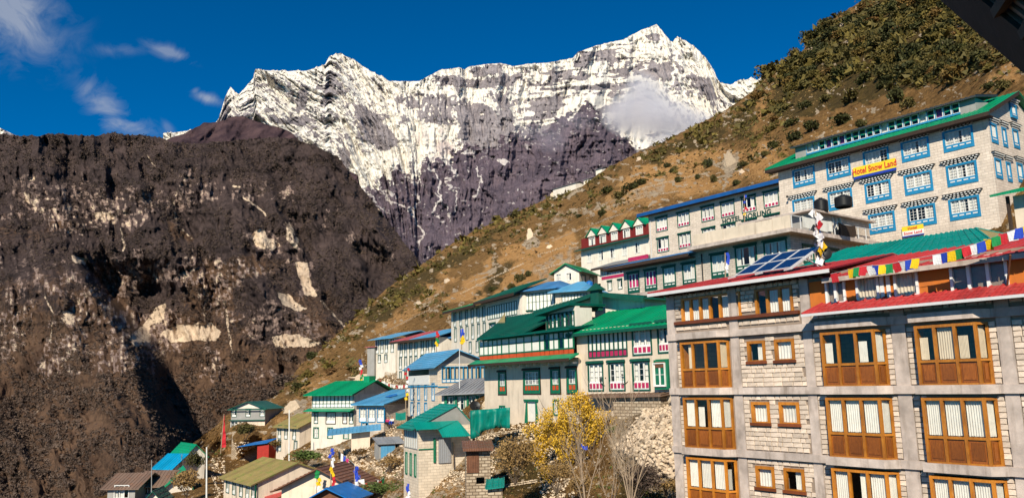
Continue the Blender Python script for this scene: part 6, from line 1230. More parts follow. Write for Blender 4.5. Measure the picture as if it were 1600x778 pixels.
# ---- R, S
r1 = house('emerald_roofed_house', 'white house with an emerald green roof near the gorge, far lower left', 289, 320, 722, 114, 38, 740, 711, 'plaster_white', 6.5); f = r1.f; r1.dep = max(3., min(8., side_y(r1, 268, 708))); row(f, [306], (306, 722), 1.2, 1.3, 'dark2'); close(r1); r1.gable_v(0, r1.W, 0, r1.dep, r1.ze, f.z(303, 694), 'roof_green', 'plaster_white', og=.4, oe=.4)
r2 = house('bright_blue_roofed_house', 'small white house with a vivid blue roof below the emerald roof', 243, 271, 735, 112, -20, 750, 728, 'plaster_white', 5.); f = r2.f; row(f, [247, 253, 260, 267], (257, 738), .6, 1.2, 'tall'); close(r2); r2.gable(0, r2.W, 0, 5, r2.ze, r2.ze+1.5, 'roof_cyan', 'plaster_white', og=.3)
r3 = house('bright_green_roofed_house', 'low house with a bright green roof partly behind bushes, lower left', 254, 300, 765, 101, 25, 790, 762, 'plaster_white', 6.); close(r3); r3.gable_v(0, r3.W, 0, 6, r3.ze, r3.ze+2.0, 'roof_green', 'plaster_white', ur=r3.W*.75, oe=.6)
s1 = house('grey_house', 'grey house with a rusty sheet roof in the bottom left corner', 168, 211, 770, 100, -5, 800, 760, 'plaster_grey', 6.); f = s1.f; row(f, [190], (190, 768), 1.9, 1.6, 'white'); close(s1); s1.gable(0, s1.W, 0, 6, s1.ze, s1.ze+1.3, 'roof_rustgrey', None, og=.7)
s2 = house('timber_house', 'white house with a brown tin roof beside the grey house, bottom left', 220, 258, 770, 102, 5, 800, 757, 'plaster_white', 6.); f = s2.f; zz = f.z(240, 766); ribbon(f, .3, s2.W-.2, zz-.4, zz+.6, 7, 'dark_wood', None, pw=.1); close(s2); s2.gable(0, s2.W, 0, 6, s2.ze, s2.ze+1.4, 'roof_rustgrey', None, og=.7)
s3 = house('green_roofed_hut', 'hut with a dark green roof at the very bottom left edge', 228, 250, 785, 92, 10, 800, 778, 'plaster_white', 4.); close(s3); s3.gable_v(0, s3.W, 0, 4, s3.ze, s3.ze+.8, 'roof_dkgreen', 'plaster_white')
# far huts on the ridge
for k, (x0, x1, py, D, hpx) in enumerate([(864, 900, 298, 360, 2.5), (931, 941, 272, 352, 7), (912, 922, 286, 350, 5), (1003, 1020, 239, 348, 4)]):
    s = house('ridge_house', ['long low white stone building far up on the ridge', 'small white hut highest on the ridge line', 'small white hut just below the ridge line', 'tiny pale hut near the top of the ridge'][k], x0, x1, py, D, -50, py+3, py-hpx, 'plaster_white', 5.)
    close(s); s.gable(0, s.W, 0, 5, s.ze, s.ze+.9, 'roof_grey', None)
# ================================================================ vegetation, stones, poles
def leafy(n, rad, leaf, seed, squash=.8, lumps=7, hollow=.5):
    """crown built of many small leaf faces gathered in uneven clumps; unit radius about rad"""
    rr = np.random.default_rng(seed); L_ = []
    for k in range(lumps):
        d = rr.normal(size=3); d /= np.linalg.norm(d); d[2] = abs(d[2])*.9-.15; L_.append((d*rad*rr.uniform(.25, .75), rad*rr.uniform(.35, .62)))
    V = []
    for i in range(n):
        c, r = L_[i % lumps]; d = rr.normal(size=3); d /= np.linalg.norm(d); p = c+d*r*rr.uniform(hollow, 1)**.6; p[2] *= squash
        a = rr.normal(size=3); a /= np.linalg.norm(a); b_ = np.cross(a, rr.normal(size=3)); b_ /= np.linalg.norm(b_); s = leaf*rr.uniform(.6, 1.4)
        V += [p-a*s*.5-b_*s*.3, p+a*s*.5-b_*s*.3, p+a*s*.4+b_*s*.35, p-a*s*.4+b_*s*.35]
    return np.array(V)
def leafmesh(V, name='crown'): return fast_mesh(name, V, np.arange(len(V)).reshape(-1, 4))
JUN = [leafmesh(leafy(620, 1., .19, 50+k, .95, 11, .35)) for k in range(5)]
trunk_me = MB().tube([(0, 0, -1.2), (.05, 0, -.3), (0, .05, .4)], [.13, .10, .05], 5).tube([(.05, 0, -.3), (.35, .1, .3)], [.06, .03], 4).tube([(.05, 0, -.2), (-.3, -.1, .35)], [.06, .03], 4).mesh('trunk')
def juniper(px, py, r, mat='leaf_juniper', lab='dark green juniper bush on the dry hillside', grp='junipers on the hillside', z=.0, trunk=True, tall=1., cat='bush', k=None, name='juniper_bush', D=None):
    p = Vector(P(px, py, D)) if D else hillp(px, py)
    t = empty(name, p+Vector((0, 0, r*.35*tall)), RNG.uniform(0, 6), lab, cat, grp); t.scale = (r, r*RNG.uniform(.8, 1.1), r*tall)
    me = cached(('jm', k if k is not None else int(RNG.integers(5)), mat), lambda: JUN[int(RNG.integers(5))].copy()); link('crown', me, M[mat], t)
    if trunk: link('trunk', trunk_me, M['bark'], t)
    return t
# named single bushes and trees read off the photograph: px, py(base), radius in px, tall
BIG = [(940, 338, 9, 1.2), (1106, 262, 8, 1.6), (1115, 285, 9, 1.2), (1060, 285, 8, 1.1), (1050, 270, 6, 1.), (1090, 280, 6, 1.2), (1042, 262, 7, 1.), (1150, 290, 8, 1.1), (1160, 262, 9, 1.), (1180, 300, 10, .8), (1210, 232, 12, 1.), (1240, 220, 14, 1.), (1195, 245, 9, 1.), (1270, 205, 16, 1.), (1315, 195, 18, 1.05),
       (1345, 200, 12, 1.), (1400, 160, 18, 1.3), (1420, 170, 14, 1.2), (1380, 120, 18, 1.), (1500, 120, 26, 1.), (1530, 100, 22, 1.), (1480, 90, 24, 1.1), (1450, 110, 16, 1.), (970, 310, 14, .8), (985, 298, 12, .9), (950, 302, 12, .8), (1000, 290, 10, .9), (905, 340, 7, .8), (812, 440, 9, 1.2), (800, 452, 8, 1.2), (788, 460, 7, 1.), (825, 432, 7, 1.3), (770, 455, 8, .9),
       (1330, 160, 20, .9), (1350, 130, 16, .9), (1290, 160, 14, .9), (1260, 170, 12, 1.), (1300, 60, 16, 1.), (1330, 40, 18, 1.), (1280, 75, 16, 1.), (1265, 95, 12, 1.), (1370, 30, 18, 1.), (1400, 20, 20, 1.), (1430, 40, 16, 1.), (1190, 150, 8, 1.), (1205, 130, 8, 1.), (1220, 115, 9, 1.), (1170, 165, 8, 1.), (1250, 100, 9, 1.)]
nj = 0
LM = [(1365, 250, 'the blue-windowed hotel'), (1110, 320, 'the blue-edged hotel'), (960, 360, 'the gabled red lodge'), (900, 425, 'the lone white cottage'), (877, 300, 'the white ridge building'), (1141, 258, 'the grey outcrop'), (829, 372, 'the upright rock'), (1318, 45, 'the hilltop crag'), (1560, 60, 'the dark eave'), (1180, 140, 'the skyline step')]
def where(x, y, tl, r, what, used):
    d, lx, ly, nm = sorted((math.hypot(x-a, y-c), a, c, n) for a, c, n in LM)[0]; dx, dy = x-lx, y-ly
    side = 'above' if dy < -abs(dx)*1.5 else ('below' if dy > abs(dx)*1.5 else (('up ' if dy < 0 else 'down ')+('right' if dx > 0 else 'left')+' from'))
    sz = 'tall' if tl >= 1.2 else ('big' if r >= 12 else ('small' if r <= 6 else 'rounded')); k = f'{sz} {what} {side} {nm}'; used[k] = used.get(k, 0)+1
    return k if used[k] == 1 else (k+[', second', ', third', ', fourth', ', fifth', ', sixth', ', seventh', ', eighth', ', ninth', ', tenth', ', eleventh', ', twelfth'][used[k]-2]+' from it' if used[k] <= 12 else k+', outer number %d' % used[k])
LM += [(1240, 200, 'the bare hotel gap'), (1050, 250, 'the bare crest'), (1450, 60, 'the wooded shoulder'), (700, 440, 'the lower tan rock'), (1400, 130, 'the hotel thicket'), (600, 500, 'the tan slope foot'), (780, 400, 'the lower skyline'), (1255, 90, 'the skyline notch')]
JL = [(x, y, r, tl, 'dark green juniper', 'leaf_juniper', True) for x, y, r, tl in BIG]
def dens(x, y):
    q = S(SCRUB, x[None], y[None], 14.)[0]; g = S(GRASS, x[None], y[None], 12.)[0]
    return np.clip(.34+1.0*q-.26*g, .05, 1)*sstep(.30, .55, fbm(x/22, y/14, 3, 501))
blds = [(485, 640, 590, 700), (560, 760, 500, 600), (700, 1240, 400, 700), (900, 1700, 330, 900), (1010, 1700, 280, 900), (1240, 1700, 140, 900), (640, 780, 545, 745), (340, 480, 700, 800), (350, 490, 625, 710), (860, 1020, 345, 470)]
def free(x, y):
    k = np.ones(x.shape, bool)
    for a, c, e, g_ in blds: k &= ~((x > a) & (x < c) & (y > e) & (y < g_))
    k &= ~((x > 1000) & (y > 340-(x-1000)*.30)); k &= ~((x > 905) & (x < 1020) & (y > 368-(x-905)*.25)); return k
N = 44000; x = RNG.uniform(430, 1620, N); y = RNG.uniform(-20, 640, N); sk = curve(HILL, x)
ok = (y > sk-1) & free(x, y) & (RNG.random(N) < dens(x, y)); x, y = x[ok], y[ok]; D = hill_depth(x, y); rp = np.clip(RNG.lognormal(math.log(3.1), .5, len(x)), 1.3, 12)*np.where((x > 1180) & (y < 200), 2.1, 1.)*np.clip(D/200, .55, 1.)**.0
order = np.argsort(-rp); top = order[:215]
for i in top:
    olive = RNG.random() < .45; JL.append((float(x[i]), float(y[i]), float(rp[i]), float(RNG.uniform(.7, 1.1)), 'olive brown scrub bush' if olive else 'dark green juniper', 'leaf_olive' if olive else 'leaf_juniper', False))
JL.sort(key=lambda q: min(math.hypot(q[0]-a, q[1]-c) for a, c, n in LM)); _used = {}
for x_, y_, r_, tl, what, mt_, big in JL:
    juniper(x_, y_, r_*float(hill_depth(x_, y_))/F_PX*(1.05 if big else 1.), mat=mt_, lab=where(x_, y_, tl, r_, what, _used), grp='junipers on the hillside' if mt_ == 'leaf_juniper' else 'olive scrub bushes on the hillside', trunk=big, tall=tl, k=nj % 5); nj += 1
rest = order[215:13500]
def clumps(idx, name, mat, lab, K=16, sc=1.):
    C = P(x[idx], y[idx], D[idx]); s = rp[idx]*D[idx]/F_PX*sc; n = len(idx); d = RNG.normal(size=(n, K, 3)); d /= np.linalg.norm(d, axis=-1, keepdims=True); d[..., 2] = np.abs(d[..., 2])*.85
    c = C[:, None]+d*s[:, None, None]*RNG.uniform(.45, 1, (n, K, 1)); a = RNG.normal(size=(n, K, 3, 3))*s[:, None, None, None]*(.46 if K < 20 else .2)
    V = (c[:, :, None]+a).reshape(-1, 3); link(name, fast_mesh(name, V, np.arange(len(V)).reshape(-1, 3)), M[mat], kind='stuff', label=lab, cat='scrub')
h1 = RNG.random(len(rest)) < .5
clumps(rest[h1], 'juniper_scrub', 'leaf_juniper', 'dark low scrub spread over the upper hillside'); clumps(rest[~h1], 'olive_scrub', 'leaf_olive', 'olive and rust coloured low scrub spread over the hillside')
rest2 = None
N = 30000; x2 = RNG.uniform(420, 1560, N); y2 = RNG.uniform(0, 640, N); ok = (y2 > curve(HILL, x2)-1) & free(x2, y2) & (RNG.random(N) < .25+.75*sstep(.35, .6, fbm(x2/16, y2/9, 3, 511))*(1-.55*S(GRASS, x2[None], y2[None], 10.)[0])); x, y = x2[ok], y2[ok]; D = hill_depth(x, y); rp = np.clip(RNG.lognormal(math.log(1.5), .4, len(x)), .8, 4)
clumps(np.arange(len(x)), 'brown_scrub', 'leaf_scrub', 'small dark brown shrubs dotted all over the hillside', K=8)
# dry tussocks and stones everywhere on the slope
N = 26000; x = RNG.uniform(300, 1300, N); y = RNG.uniform(100, 800, N); sk = curve(HILL, x); ok = (y > sk) & (x < 1060+(y < 320)*300); x, y = x[ok], y[ok]; D = hill_depth(x, y); rp = RNG.uniform(.8, 2.3, len(x)); keep = RNG.random(len(x)) < .6
clumps(np.nonzero(keep)[0], 'dry_tussocks', 'leaf_dry', 'dry tan grass tussocks over the hillside', K=9)
N = 9000; xs = RNG.uniform(330, 1300, N); ys = RNG.uniform(120, 800, N); sk = curve(HILL, xs); rk = S(ROCKS, xs[None], ys[None], 8.)[0]; ok = (ys > sk) & (xs < 1060+(ys < 320)*300) & (RNG.random(N) < (.18+.9*rk+.5*(ys > 540)*(xs > 480))); xs, ys = xs[ok], ys[ok]; Ds = hill_depth(xs, ys)
scatter_rocks(P(xs, ys, Ds), Ds/F_PX*np.clip(RNG.lognormal(math.log(1.3), .5, len(xs)), .6, 4.5), 'loose_stones', 'rubble_stone', kind='stuff', label='loose pale stones scattered over the slope', cat='stones')
GP = [[(470, 702), (540, 708), (600, 737), (640, 745), (640, 790), (560, 790), (520, 745)], [(760, 690), (840, 680), (860, 790), (770, 790)], [(400, 690), (430, 722), (490, 738), (450, 705)], [(300, 700), (350, 705), (345, 738), (300, 735)], [(930, 705), (1062, 745), (1062, 790), (920, 790)], [(640, 745), (730, 748), (730, 790), (640, 790)], [(560, 690), (600, 690), (600, 700), (560, 700)], [(420, 600), (480, 590), (480, 625), (420, 625)]]
N = 5000; x = RNG.uniform(300, 1062, N); y = RNG.uniform(590, 790, N); ok = np.zeros(N, bool)
for g_ in GP: ok |= poly_in(x, y, g_)
ok &= fbm(x/14, y/10, 3, 521) > .46; x, y = x[ok], y[ok]; D = hill_depth(x, y); rp = RNG.uniform(1.5, 5, len(x)); kq = RNG.random(len(x))
for lo, hi, nm, mt_, lb_ in ((0, .45, 'garden_weeds', 'leaf_dry', 'dry brown weeds between the lower houses'), (.45, .75, 'garden_plants', 'leaf_green', 'low green plants between the lower houses'), (.75, 1, 'dead_brush', 'leaf_scrub', 'dark dead brush between the lower houses')): clumps(np.nonzero((kq >= lo) & (kq < hi))[0], nm, mt_, lb_, K=26, sc=.9)
# terrace walls of dry stone, as courses of rocks along traced lines
def terrace(line, hpx, lab, name='terrace_wall', dens_=1.):
    pts = []; sz = []
    for (x0, y0), (x1, y1) in zip(line[:-1], line[1:]):
        n = int(math.hypot(x1-x0, y1-y0)/2.0*dens_)+1; D0 = float(hill_depth((x0+x1)/2, (y0+y1)/2)); s = max(D0/F_PX*1.35, .11); rows = max(2, int(hpx*D0/F_PX/(s*1.15)))
        for i in range(n):
            t = (i+RNG.random()*.6)/n; c = np.array(hillp(x0+(x1-x0)*t, y0+(y1-y0)*t))
            for k in range(rows): pts.append(c+np.array([RNG.uniform(-.3, .3)*s, RNG.uniform(-.5, .3)*s-.1, (k+.2)*s*1.1])); sz.append(s*RNG.uniform(.7, 1.1))
    t = empty(name, pts[0], 0, lab, 'stone wall'); return scatter_rocks(np.array(pts)-pts[0], sz, 'stone', 'wall_stone', t, kind='stuff')
TW = [([(862, 378), (905, 360), (960, 340)], 3, 'long dry-stone terrace wall crossing the bare tan slope above the red lodge'), ([(840, 400), (905, 380)], 3, 'dry-stone terrace wall left of the red lodge, upper of two'), ([(835, 425), (870, 415), (905, 405)], 3, 'dry-stone terrace wall left of the red lodge, lower of two'),
      ([(930, 330), (1010, 308), (1060, 300)], 3, 'dry-stone terrace wall over the mansard lodge on the slope'), ([(985, 300), (1050, 284), (1110, 270)], 3, 'highest dry-stone terrace wall on the bare slope'), ([(720, 460), (780, 430), (820, 412)], 3, 'dry-stone terrace wall above the white guesthouse'),
      ([(600, 520), (660, 490), (705, 470)], 3, 'dry-stone terrace wall above the red-roofed row'), ([(640, 742), (700, 735), (728, 745)], 7, 'low stone wall at the foot of the teal cottage'), ([(735, 690), (765, 680), (830, 672), (850, 668)], 6, 'stone retaining wall under the teal tarpaulin fence'),
      ([(520, 700), (560, 715), (600, 742)], 5, 'stone wall beside the sloping path in the gardens'), ([(470, 705), (520, 708)], 5, 'stone garden wall below the green-roofed house'), ([(600, 655), (640, 665)], 9, 'rough stone terrace beneath the blue sheet house'), ([(590, 585), (618, 590)], 9, 'stone bank under the far blue-roofed row'),
      ([(770, 700), (830, 690), (850, 700)], 4, 'broken stone wall behind the brown bushes'), ([(730, 770), (790, 760), (840, 752)], 6, 'tumbled stone wall at the bottom edge under the plank hut'), ([(330, 742), (345, 775)], 5, 'curved stone wall left of the tan-roofed cottage')]
for ln, h_, lb in TW: terrace(ln, h_, lb)
# rubble heap between the shed and the stone lodge
def heap():
    t = empty('rubble_heap', hillp(1020, 680), 0, 'heap of pale broken building stone tumbling down beside the stone lodge', 'rubble'); o = t.location
    PG = [(985, 668), (1005, 640), (1030, 634), (1066, 622), (1070, 745), (1030, 740), (990, 712), (960, 700)]
    n = 0; big = []; cs = []; sz = []
    N = 6000; xx = RNG.uniform(955, 1075, N); yy = RNG.uniform(620, 750, N); ins = poly_in(xx, yy, PG); xx, yy = xx[ins], yy[ins]; DD = hill_depth(xx, yy); s = DD/F_PX*np.clip(RNG.lognormal(math.log(3.4), .5, len(xx)), 1.2, 10)
    C = P(xx, yy, DD*(1-.01*RNG.random(len(xx)))); od = np.argsort(-s)[:1100]
    for j, i in enumerate(od[:280]):
        r = link('stone', rock_me(j % 9), M['rubble_stone'], t, Vector(C[i])-o); r.scale = (s[i], s[i]*RNG.uniform(.55, 1), s[i]*RNG.uniform(.4, .85)); r.rotation_euler = tuple(RNG.uniform(-.9, .9, 2))+(RNG.uniform(0, 6.28),)
    q = scatter_rocks(C[od[280:]]-np.array(o), s[od[280:]], 'stone', 'rubble_stone', t, kind='stuff')
heap()
# stony banks among the lower houses
BK = [[(470, 706), (560, 700), (640, 712), (650, 748), (600, 745), (520, 722)], [(636, 742), (700, 728), (735, 690), (765, 676), (800, 684), (775, 700), (775, 768), (640, 762)], [(780, 668), (860, 655), (850, 690), (790, 690)], [(835, 690), (870, 684), (900, 778), (845, 778)], [(596, 662), (632, 668), (632, 700), (596, 690)], [(588, 582), (620, 584), (620, 606), (590, 602)], [(330, 716), (350, 712), (352, 778), (334, 778)], [(362, 690), (420, 690), (428, 712), (370, 712)]]
N = 16000; x = RNG.uniform(320, 905, N); y = RNG.uniform(575, 780, N); ok = np.zeros(N, bool)
for g_ in BK: ok |= poly_in(x, y, g_)
ok &= fbm(x/18, y/12, 3, 531) > .40; x, y = x[ok], y[ok]; Dk = hill_depth(x, y)
scatter_rocks(P(x, y, Dk*.998), Dk/F_PX*np.clip(RNG.lognormal(math.log(1.9), .4, len(x)), .9, 5), 'stony_bank', 'wall_stone', kind='stuff', label='banks of pale tan field stones between the lower houses', cat='stones')
def seated(px, py, lab, top, legs, rz):
    import bmesh as _b
    o = hillp(px, py, .985)+Vector((0, 0, .42)); t = empty('person', o, rz, lab, 'person')
    def skin(name, V, E, Rr, mt, par):
        me = bpy.data.meshes.new(name); me.from_pydata(V, E, []); ob = link(name, me, M[mt], par); ob.modifiers.new('skin', 'SKIN'); sd = ob.modifiers.new('sub', 'SUBSURF'); sd.levels = sd.render_levels = 1
        for v_, r_ in zip(me.skin_vertices[0].data, Rr): v_.radius = (r_, r_)
        me.skin_vertices[0].data[0].use_root = True; return ob
    body = skin('body', [(0, 0, .12), (0, .02, .35), (0, 0, .52), (0, -.01, .62), (0, -.03, .74), (0, -.04, .84), (-.17, 0, .52), (-.24, -.12, .32), (-.10, -.30, .26), (.17, 0, .52), (.24, -.12, .32), (.10, -.30, .26)],
         [(0, 1), (1, 2), (2, 3), (3, 4), (4, 5), (2, 6), (6, 7), (7, 8), (2, 9), (9, 10), (10, 11)], [.15, .14, .13, .055, .095, .08, .065, .05, .035, .065, .05, .035], 'skin', t)
    skin('jacket', [(0, 0, .14), (0, .02, .35), (0, 0, .54), (-.17, 0, .52), (-.24, -.12, .33), (-.14, -.26, .28), (.17, 0, .52), (.24, -.12, .33), (.14, -.26, .28)], [(0, 1), (1, 2), (2, 3), (3, 4), (4, 5), (2, 6), (6, 7), (7, 8)], [.165, .155, .14, .08, .062, .05, .08, .062, .05], top, t)
    skin('trousers', [(0, 0, .12), (-.10, -.05, .12), (-.15, -.42, .26), (-.13, -.45, -.12), (.10, -.05, .12), (.15, -.42, .26), (.13, -.45, -.12)], [(0, 1), (1, 2), (2, 3), (0, 4), (4, 5), (5, 6)], [.15, .11, .075, .05, .11, .075, .05], legs, t)
    skin('hair', [(0, .0, .84), (0, -.02, .90)], [(0, 1)], [.105, .07], 'black_plastic', t)
seated(606, 668, 'seated person in a pink top on the terrace edge below the blue sheet house', 'curtain_pink', 'dark_metal', .3)
seated(613, 667, 'seated person in a white top beside the person in pink', 'curtain_white', 'flag_blue', -.4)
# boulder beside the tin-roofed shed, outcrops on the hill
def boulder(px, py, wpx, hpx, lab, mat='rubble_stone', seed=3, D=None):
    D = D or float(hill_depth(px, py)); k = D/F_PX; v, f_ = rockmesh(seed, 3, 1.); V = np.array(v); V *= 1+.14*(fbm(V[:, 0]*2+9, V[:, 1]*2+V[:, 2]*3, 4, seed)-.5)[:, None]*2
    o = link('boulder', MB().poly([tuple(q) for q in V*np.array([wpx*k*.55, wpx*k*.4, hpx*k*.6])], f_).mesh('boulder'), M[mat], None, Vector(P(px, py, D)), label=lab, cat='boulder'); return o
boulder(761, 634, 15, 18, 'brown rounded boulder between the tin-roofed shed and the green lodge', 'wall_stone', 5, 70); boulder(1141, 258, 26, 38, 'large grey rock outcrop on the hillside above the blue-edged hotel', 'wall_stone', 7); boulder(829, 372, 13, 30, 'upright grey rock on the bare slope', 'wall_stone', 8)
boulder(860, 395-8, 12, 9, 'small boulder low on the tan slope', 'wall_stone', 9); boulder(575, 592, 55, 16, 'long pale rock ledge behind the green-roofed house', 'wall_stone', 11); boulder(460, 640, 30, 26, 'orange-tan rock face at the edge of the gorge', 'wall_stone', 12); boulder(1318, 45, 20, 22, 'pale rock crag near the top of the wooded hill', 'rubble_stone', 13); boulder(866, 308, 14, 14, 'grey rock below the long white ridge building', 'wall_stone', 14)
for x_, y_ in ((1160, 270), (1000, 250), (700, 440), (655, 475)): boulder(x_, y_, 12, 9, ['rock', 'rock'][0]+{1160: ' half hidden by junipers above the hotel', 1000: ' standing on the ridge line', 700: ' on the lower tan slope', 655: ' at the left end of the tan slope'}[x_], 'rubble_stone', x_ % 17)

# ---- the yellow tree and the bare ones in front
def branches(base, h, spread, n, seed, r0, mat, t, lean=(0, 0), curve_=.2, twigs=5, tw=.25, name='branch', up=.25):
    rr = random.Random(seed); tips = []
    for i in range(n):
        a = rr.uniform(0, 6.28); s = spread*math.sqrt(rr.random()); L = h*rr.uniform(.65, 1.05); p = [Vector(base)]; d = Vector((math.cos(a)*s+lean[0], math.sin(a)*s+lean[1], 1)).normalized(); m = MB(); st = 6
        for k in range(st): d = (d+Vector((rr.uniform(-1, 1), rr.uniform(-1, 1), rr.uniform(0, 1)*up))*curve_*.5).normalized(); p.append(p[-1]+d*L/st)
        m.tube(p, [r0*(1-.82*k/st) for k in range(st+1)], 5)
        for k in range(twigs):
            q = rr.randint(2, st); b0 = p[q]; dd = ((p[q]-p[q-1]).normalized()+Vector((rr.uniform(-1, 1), rr.uniform(-1, 1), rr.uniform(-.2, .7)))*.7).normalized(); e = b0+dd*L*tw*rr.uniform(.5, 1.2); e2 = e+(dd+Vector((0, 0, .4))).normalized()*L*tw*.6
            m.tube([b0, e, e2], [r0*.35, r0*.2, r0*.08], 4); tips += [e, e2, e.lerp(b0, .5)]
        tips += p[3:]; m.build(name, M[mat], t)
    return tips
def yellowtree():
    D = 53.; base = Vector(P(900, 770, D)); t = empty('yellow_tree', base, 0, 'bright golden-yellow leafy tree below the cream lodge', 'tree')
    k = D/F_PX; tips = branches((0, 0, 0), 118*k, .42, 16, 21, .07, 'bark', t, (0, 0), .25, 7)
    rr = np.random.default_rng(9); V = []
    # crown lobes in pixels relative to base (x, z, r)
    lob = [(0, 118, 36), (-32, 105, 26), (34, 104, 26), (10, 132, 22), (-52, 78, 20), (50, 84, 20), (-20, 85, 26), (22, 80, 24), (-58, 52, 15), (-45, 28, 16), (60, 112, 12), (-12, 58, 18), (30, 60, 22), (-66, 92, 14), (20, 38, 16)]
    for i in range(30000):
        x_, z_, r_ = lob[int(rr.choice(len(lob), p=np.array([36, 26, 26, 20, 20, 20, 26, 24, 12, 12, 6, 12, 9, 6, 6])/261.))]; d = rr.normal(size=3); d /= np.linalg.norm(d); rad = rr.uniform(.15, 1)**.5
        p = np.array([x_*k, 0, z_*k])+d*np.array([1, 1.1, .9])*r_*k*rad*rr.uniform(.8, 1.15)
        if vnoise(np.array([p[0]*2.6]), np.array([p[2]*2.6+p[1]*1.7]), 3)[0] < .33: continue
        a = rr.normal(size=3); a /= np.linalg.norm(a); b_ = np.cross(a, rr.normal(size=3)); b_ /= np.linalg.norm(b_); s = rr.uniform(.03, .08); V += [p-a*s, p+b_*s*.55, p+a*s, p-b_*s*.55]
    link('foliage', leafmesh(np.array(V), 'foliage'), M['leaf_yellow'], t, kind='stuff')
yellowtree()
def baretree(px, py, D, hpx, n, seed, lab, mat='twig', spread=.3, r0=.036, tw=.26, twigs=14):
    t = empty('bare_tree', Vector(P(px, py, D)), 0, lab, 'tree'); branches((0, 0, 0), hpx*D/F_PX, spread, n, seed, r0, mat, t, (0, 0), .22, twigs, tw); return t
baretree(915, 800, 40, 150, 5, 3, 'bare pale-stemmed tree in front of the yellow tree, left of the pair'); baretree(985, 805, 38, 160, 6, 5, 'bare pale-stemmed tree in front of the rubble, right of the pair', spread=.22); baretree(955, 800, 43, 120, 5, 8, 'thin leafless sapling between the two pale bare trees', spread=.35, r0=.03)
def bush(px, py, D, wpx, hpx, lab, mat='leaf_dry', n=1500, seed=1, leaf=.12, twg=14, name='bush', br='bark'):
    k = D/F_PX; t = empty(name, Vector(P(px, py, D)), 0, lab, 'bush'); V = leafy(n, 1., leaf, seed, 1., 12, .25)*np.array([wpx*k*.62, wpx*k*.5, hpx*k*.5])+np.array([0, 0, hpx*k*.45]); link('foliage', leafmesh(V, 'foliage'), M[mat], t)
    branches((0, 0, -.2), hpx*k*1.05, .8, twg, seed, .025, br, t, (0, 0), .3, 5, .2); return t
bush(805, 752, 50, 62, 78, 'big rusty brown leafless bush left of the yellow tree', 'leaf_dry', 3200, 11, .07); bush(870, 765, 47, 55, 50, 'smaller orange-brown bush at the foot of the yellow tree', 'leaf_dry', 1800, 12, .06); bush(995, 778, 43, 75, 60, 'dark tangled thicket below the rubble heap', 'leaf_dark', 2200, 13, .07, 26); bush(958, 682, 52, 24, 18, 'small fresh green bush at the right edge of the yellow crown', 'leaf_green', 700, 14, .1)
bush(560, 715, 88, 26, 18, 'round green-brown bush beside the stone garden wall', 'leaf_olive', 700, 15, .12); bush(610, 735, 78, 40, 28, 'rusty shrub behind the metal shed', 'leaf_dry', 900, 16, .1); bush(595, 775, 62, 60, 26, 'dark green thorny hedge at the bottom edge', 'leaf_green', 1600, 17, .08); bush(478, 725, 92, 50, 24, 'dark green bushes behind the rust-roofed cottage', 'leaf_green', 1100, 18, .12)
bush(292, 775, 88, 46, 50, 'brown leafless tree partly hiding the bright green roof', 'leaf_dry', 1500, 19, .09); bush(305, 738, 104, 26, 36, 'dark evergreen tree before the emerald roof', 'leaf_juniper', 900, 20, .14, name='evergreen_tree'); bush(383, 685, 130, 34, 28, 'dark spreading pine in front of the stone platform', 'leaf_juniper', 900, 21, .14, 6, name='pine_tree'); bush(430, 700, 116, 20, 14, 'low scrub beside the mossy-roofed house', 'leaf_olive', 400, 22, .14)
bush(448, 610, 220, 40, 30, 'dark bushes at the head of the gorge, upper', 'leaf_dark', 900, 23, .14, 4); bush(425, 628, 200, 34, 22, 'dark bushes at the head of the gorge, lower', 'leaf_dark', 700, 24, .14, 4); bush(520, 590, 175, 44, 18, 'dull orange bushes above the green-roofed house', 'leaf_dry', 900, 25, .13, 4); bush(580, 575, 150, 36, 18, 'orange-leaved bush left of the far row', 'leaf_dry', 800, 26, .1, 4)
bush(1000, 660, 52, 20, 10, 'weeds sprouting at the top of the rubble', 'leaf_dry', 250, 27, .1, 3); bush(1040, 770, 44, 50, 26, 'dry brown scrub at the foot of the stone lodge', 'leaf_dry', 1200, 28, .08, 12); bush(910, 778, 46, 50, 40, 'rust-coloured bush low in front of the yellow tree', 'leaf_dry', 1500, 29, .07, 10)
# village trunks at left
for px, py, h_, lb in ((283, 735, 30, 'bare white trunk at the gorge edge, left one'), (214, 755, 22, 'short dead trunk above the rusty roofs'), (224, 752, 28, 'taller dead trunk above the rusty roofs')):
    t = empty('dead_trunk', Vector(P(px, py, 112)), 0, lb, 'tree'); branches((0, 0, -1), h_*112/F_PX+1, .05, 1, px, .12, 'twig', t, (0, 0), .1, 3, .1)

# ---- poles and flags
def polething(px, py0, py1, D, r, lab, mat='twig', cat='pole', name='pole', lean=0):
    p = Vector(P(px, py0, D)); q = Vector(P(px+lean, py1, D)); t = empty(name, p, 0, lab, cat); MB().tube([Vector((0, 0, -.6)), q-p], [r, r*.7], 7).build('shaft', M[mat], t); return t, p, q
t, p, q = polething(345, 702, 646, 128, .07, 'tall pole carrying a long furled red flag beside the gorge', name='flag_pole', cat='flag pole', lean=5)
hgt = (q-p); V = []
m = MB()
for i in range(13): z = i/12; w = .75*(1-z)**.7*(.55+.45*math.sin(z*3+1))+.1; c = hgt*(.06+.92*z); m.v += [tuple(c+Vector((-.05, 0, 0))), tuple(c+Vector((w*.9, .12*math.sin(i*1.7), 0))), tuple(c+Vector((w*.9, .05+.12*math.sin(i*1.7), 0))), tuple(c+Vector((-.05, .05, 0)))]
for i in range(12):
    a = i*4
    for k in range(4): m.f.append((a+k, a+(k+1) % 4, a+4+(k+1) % 4, a+4+k))
m.build('red_flag', M['flag_red'], t)
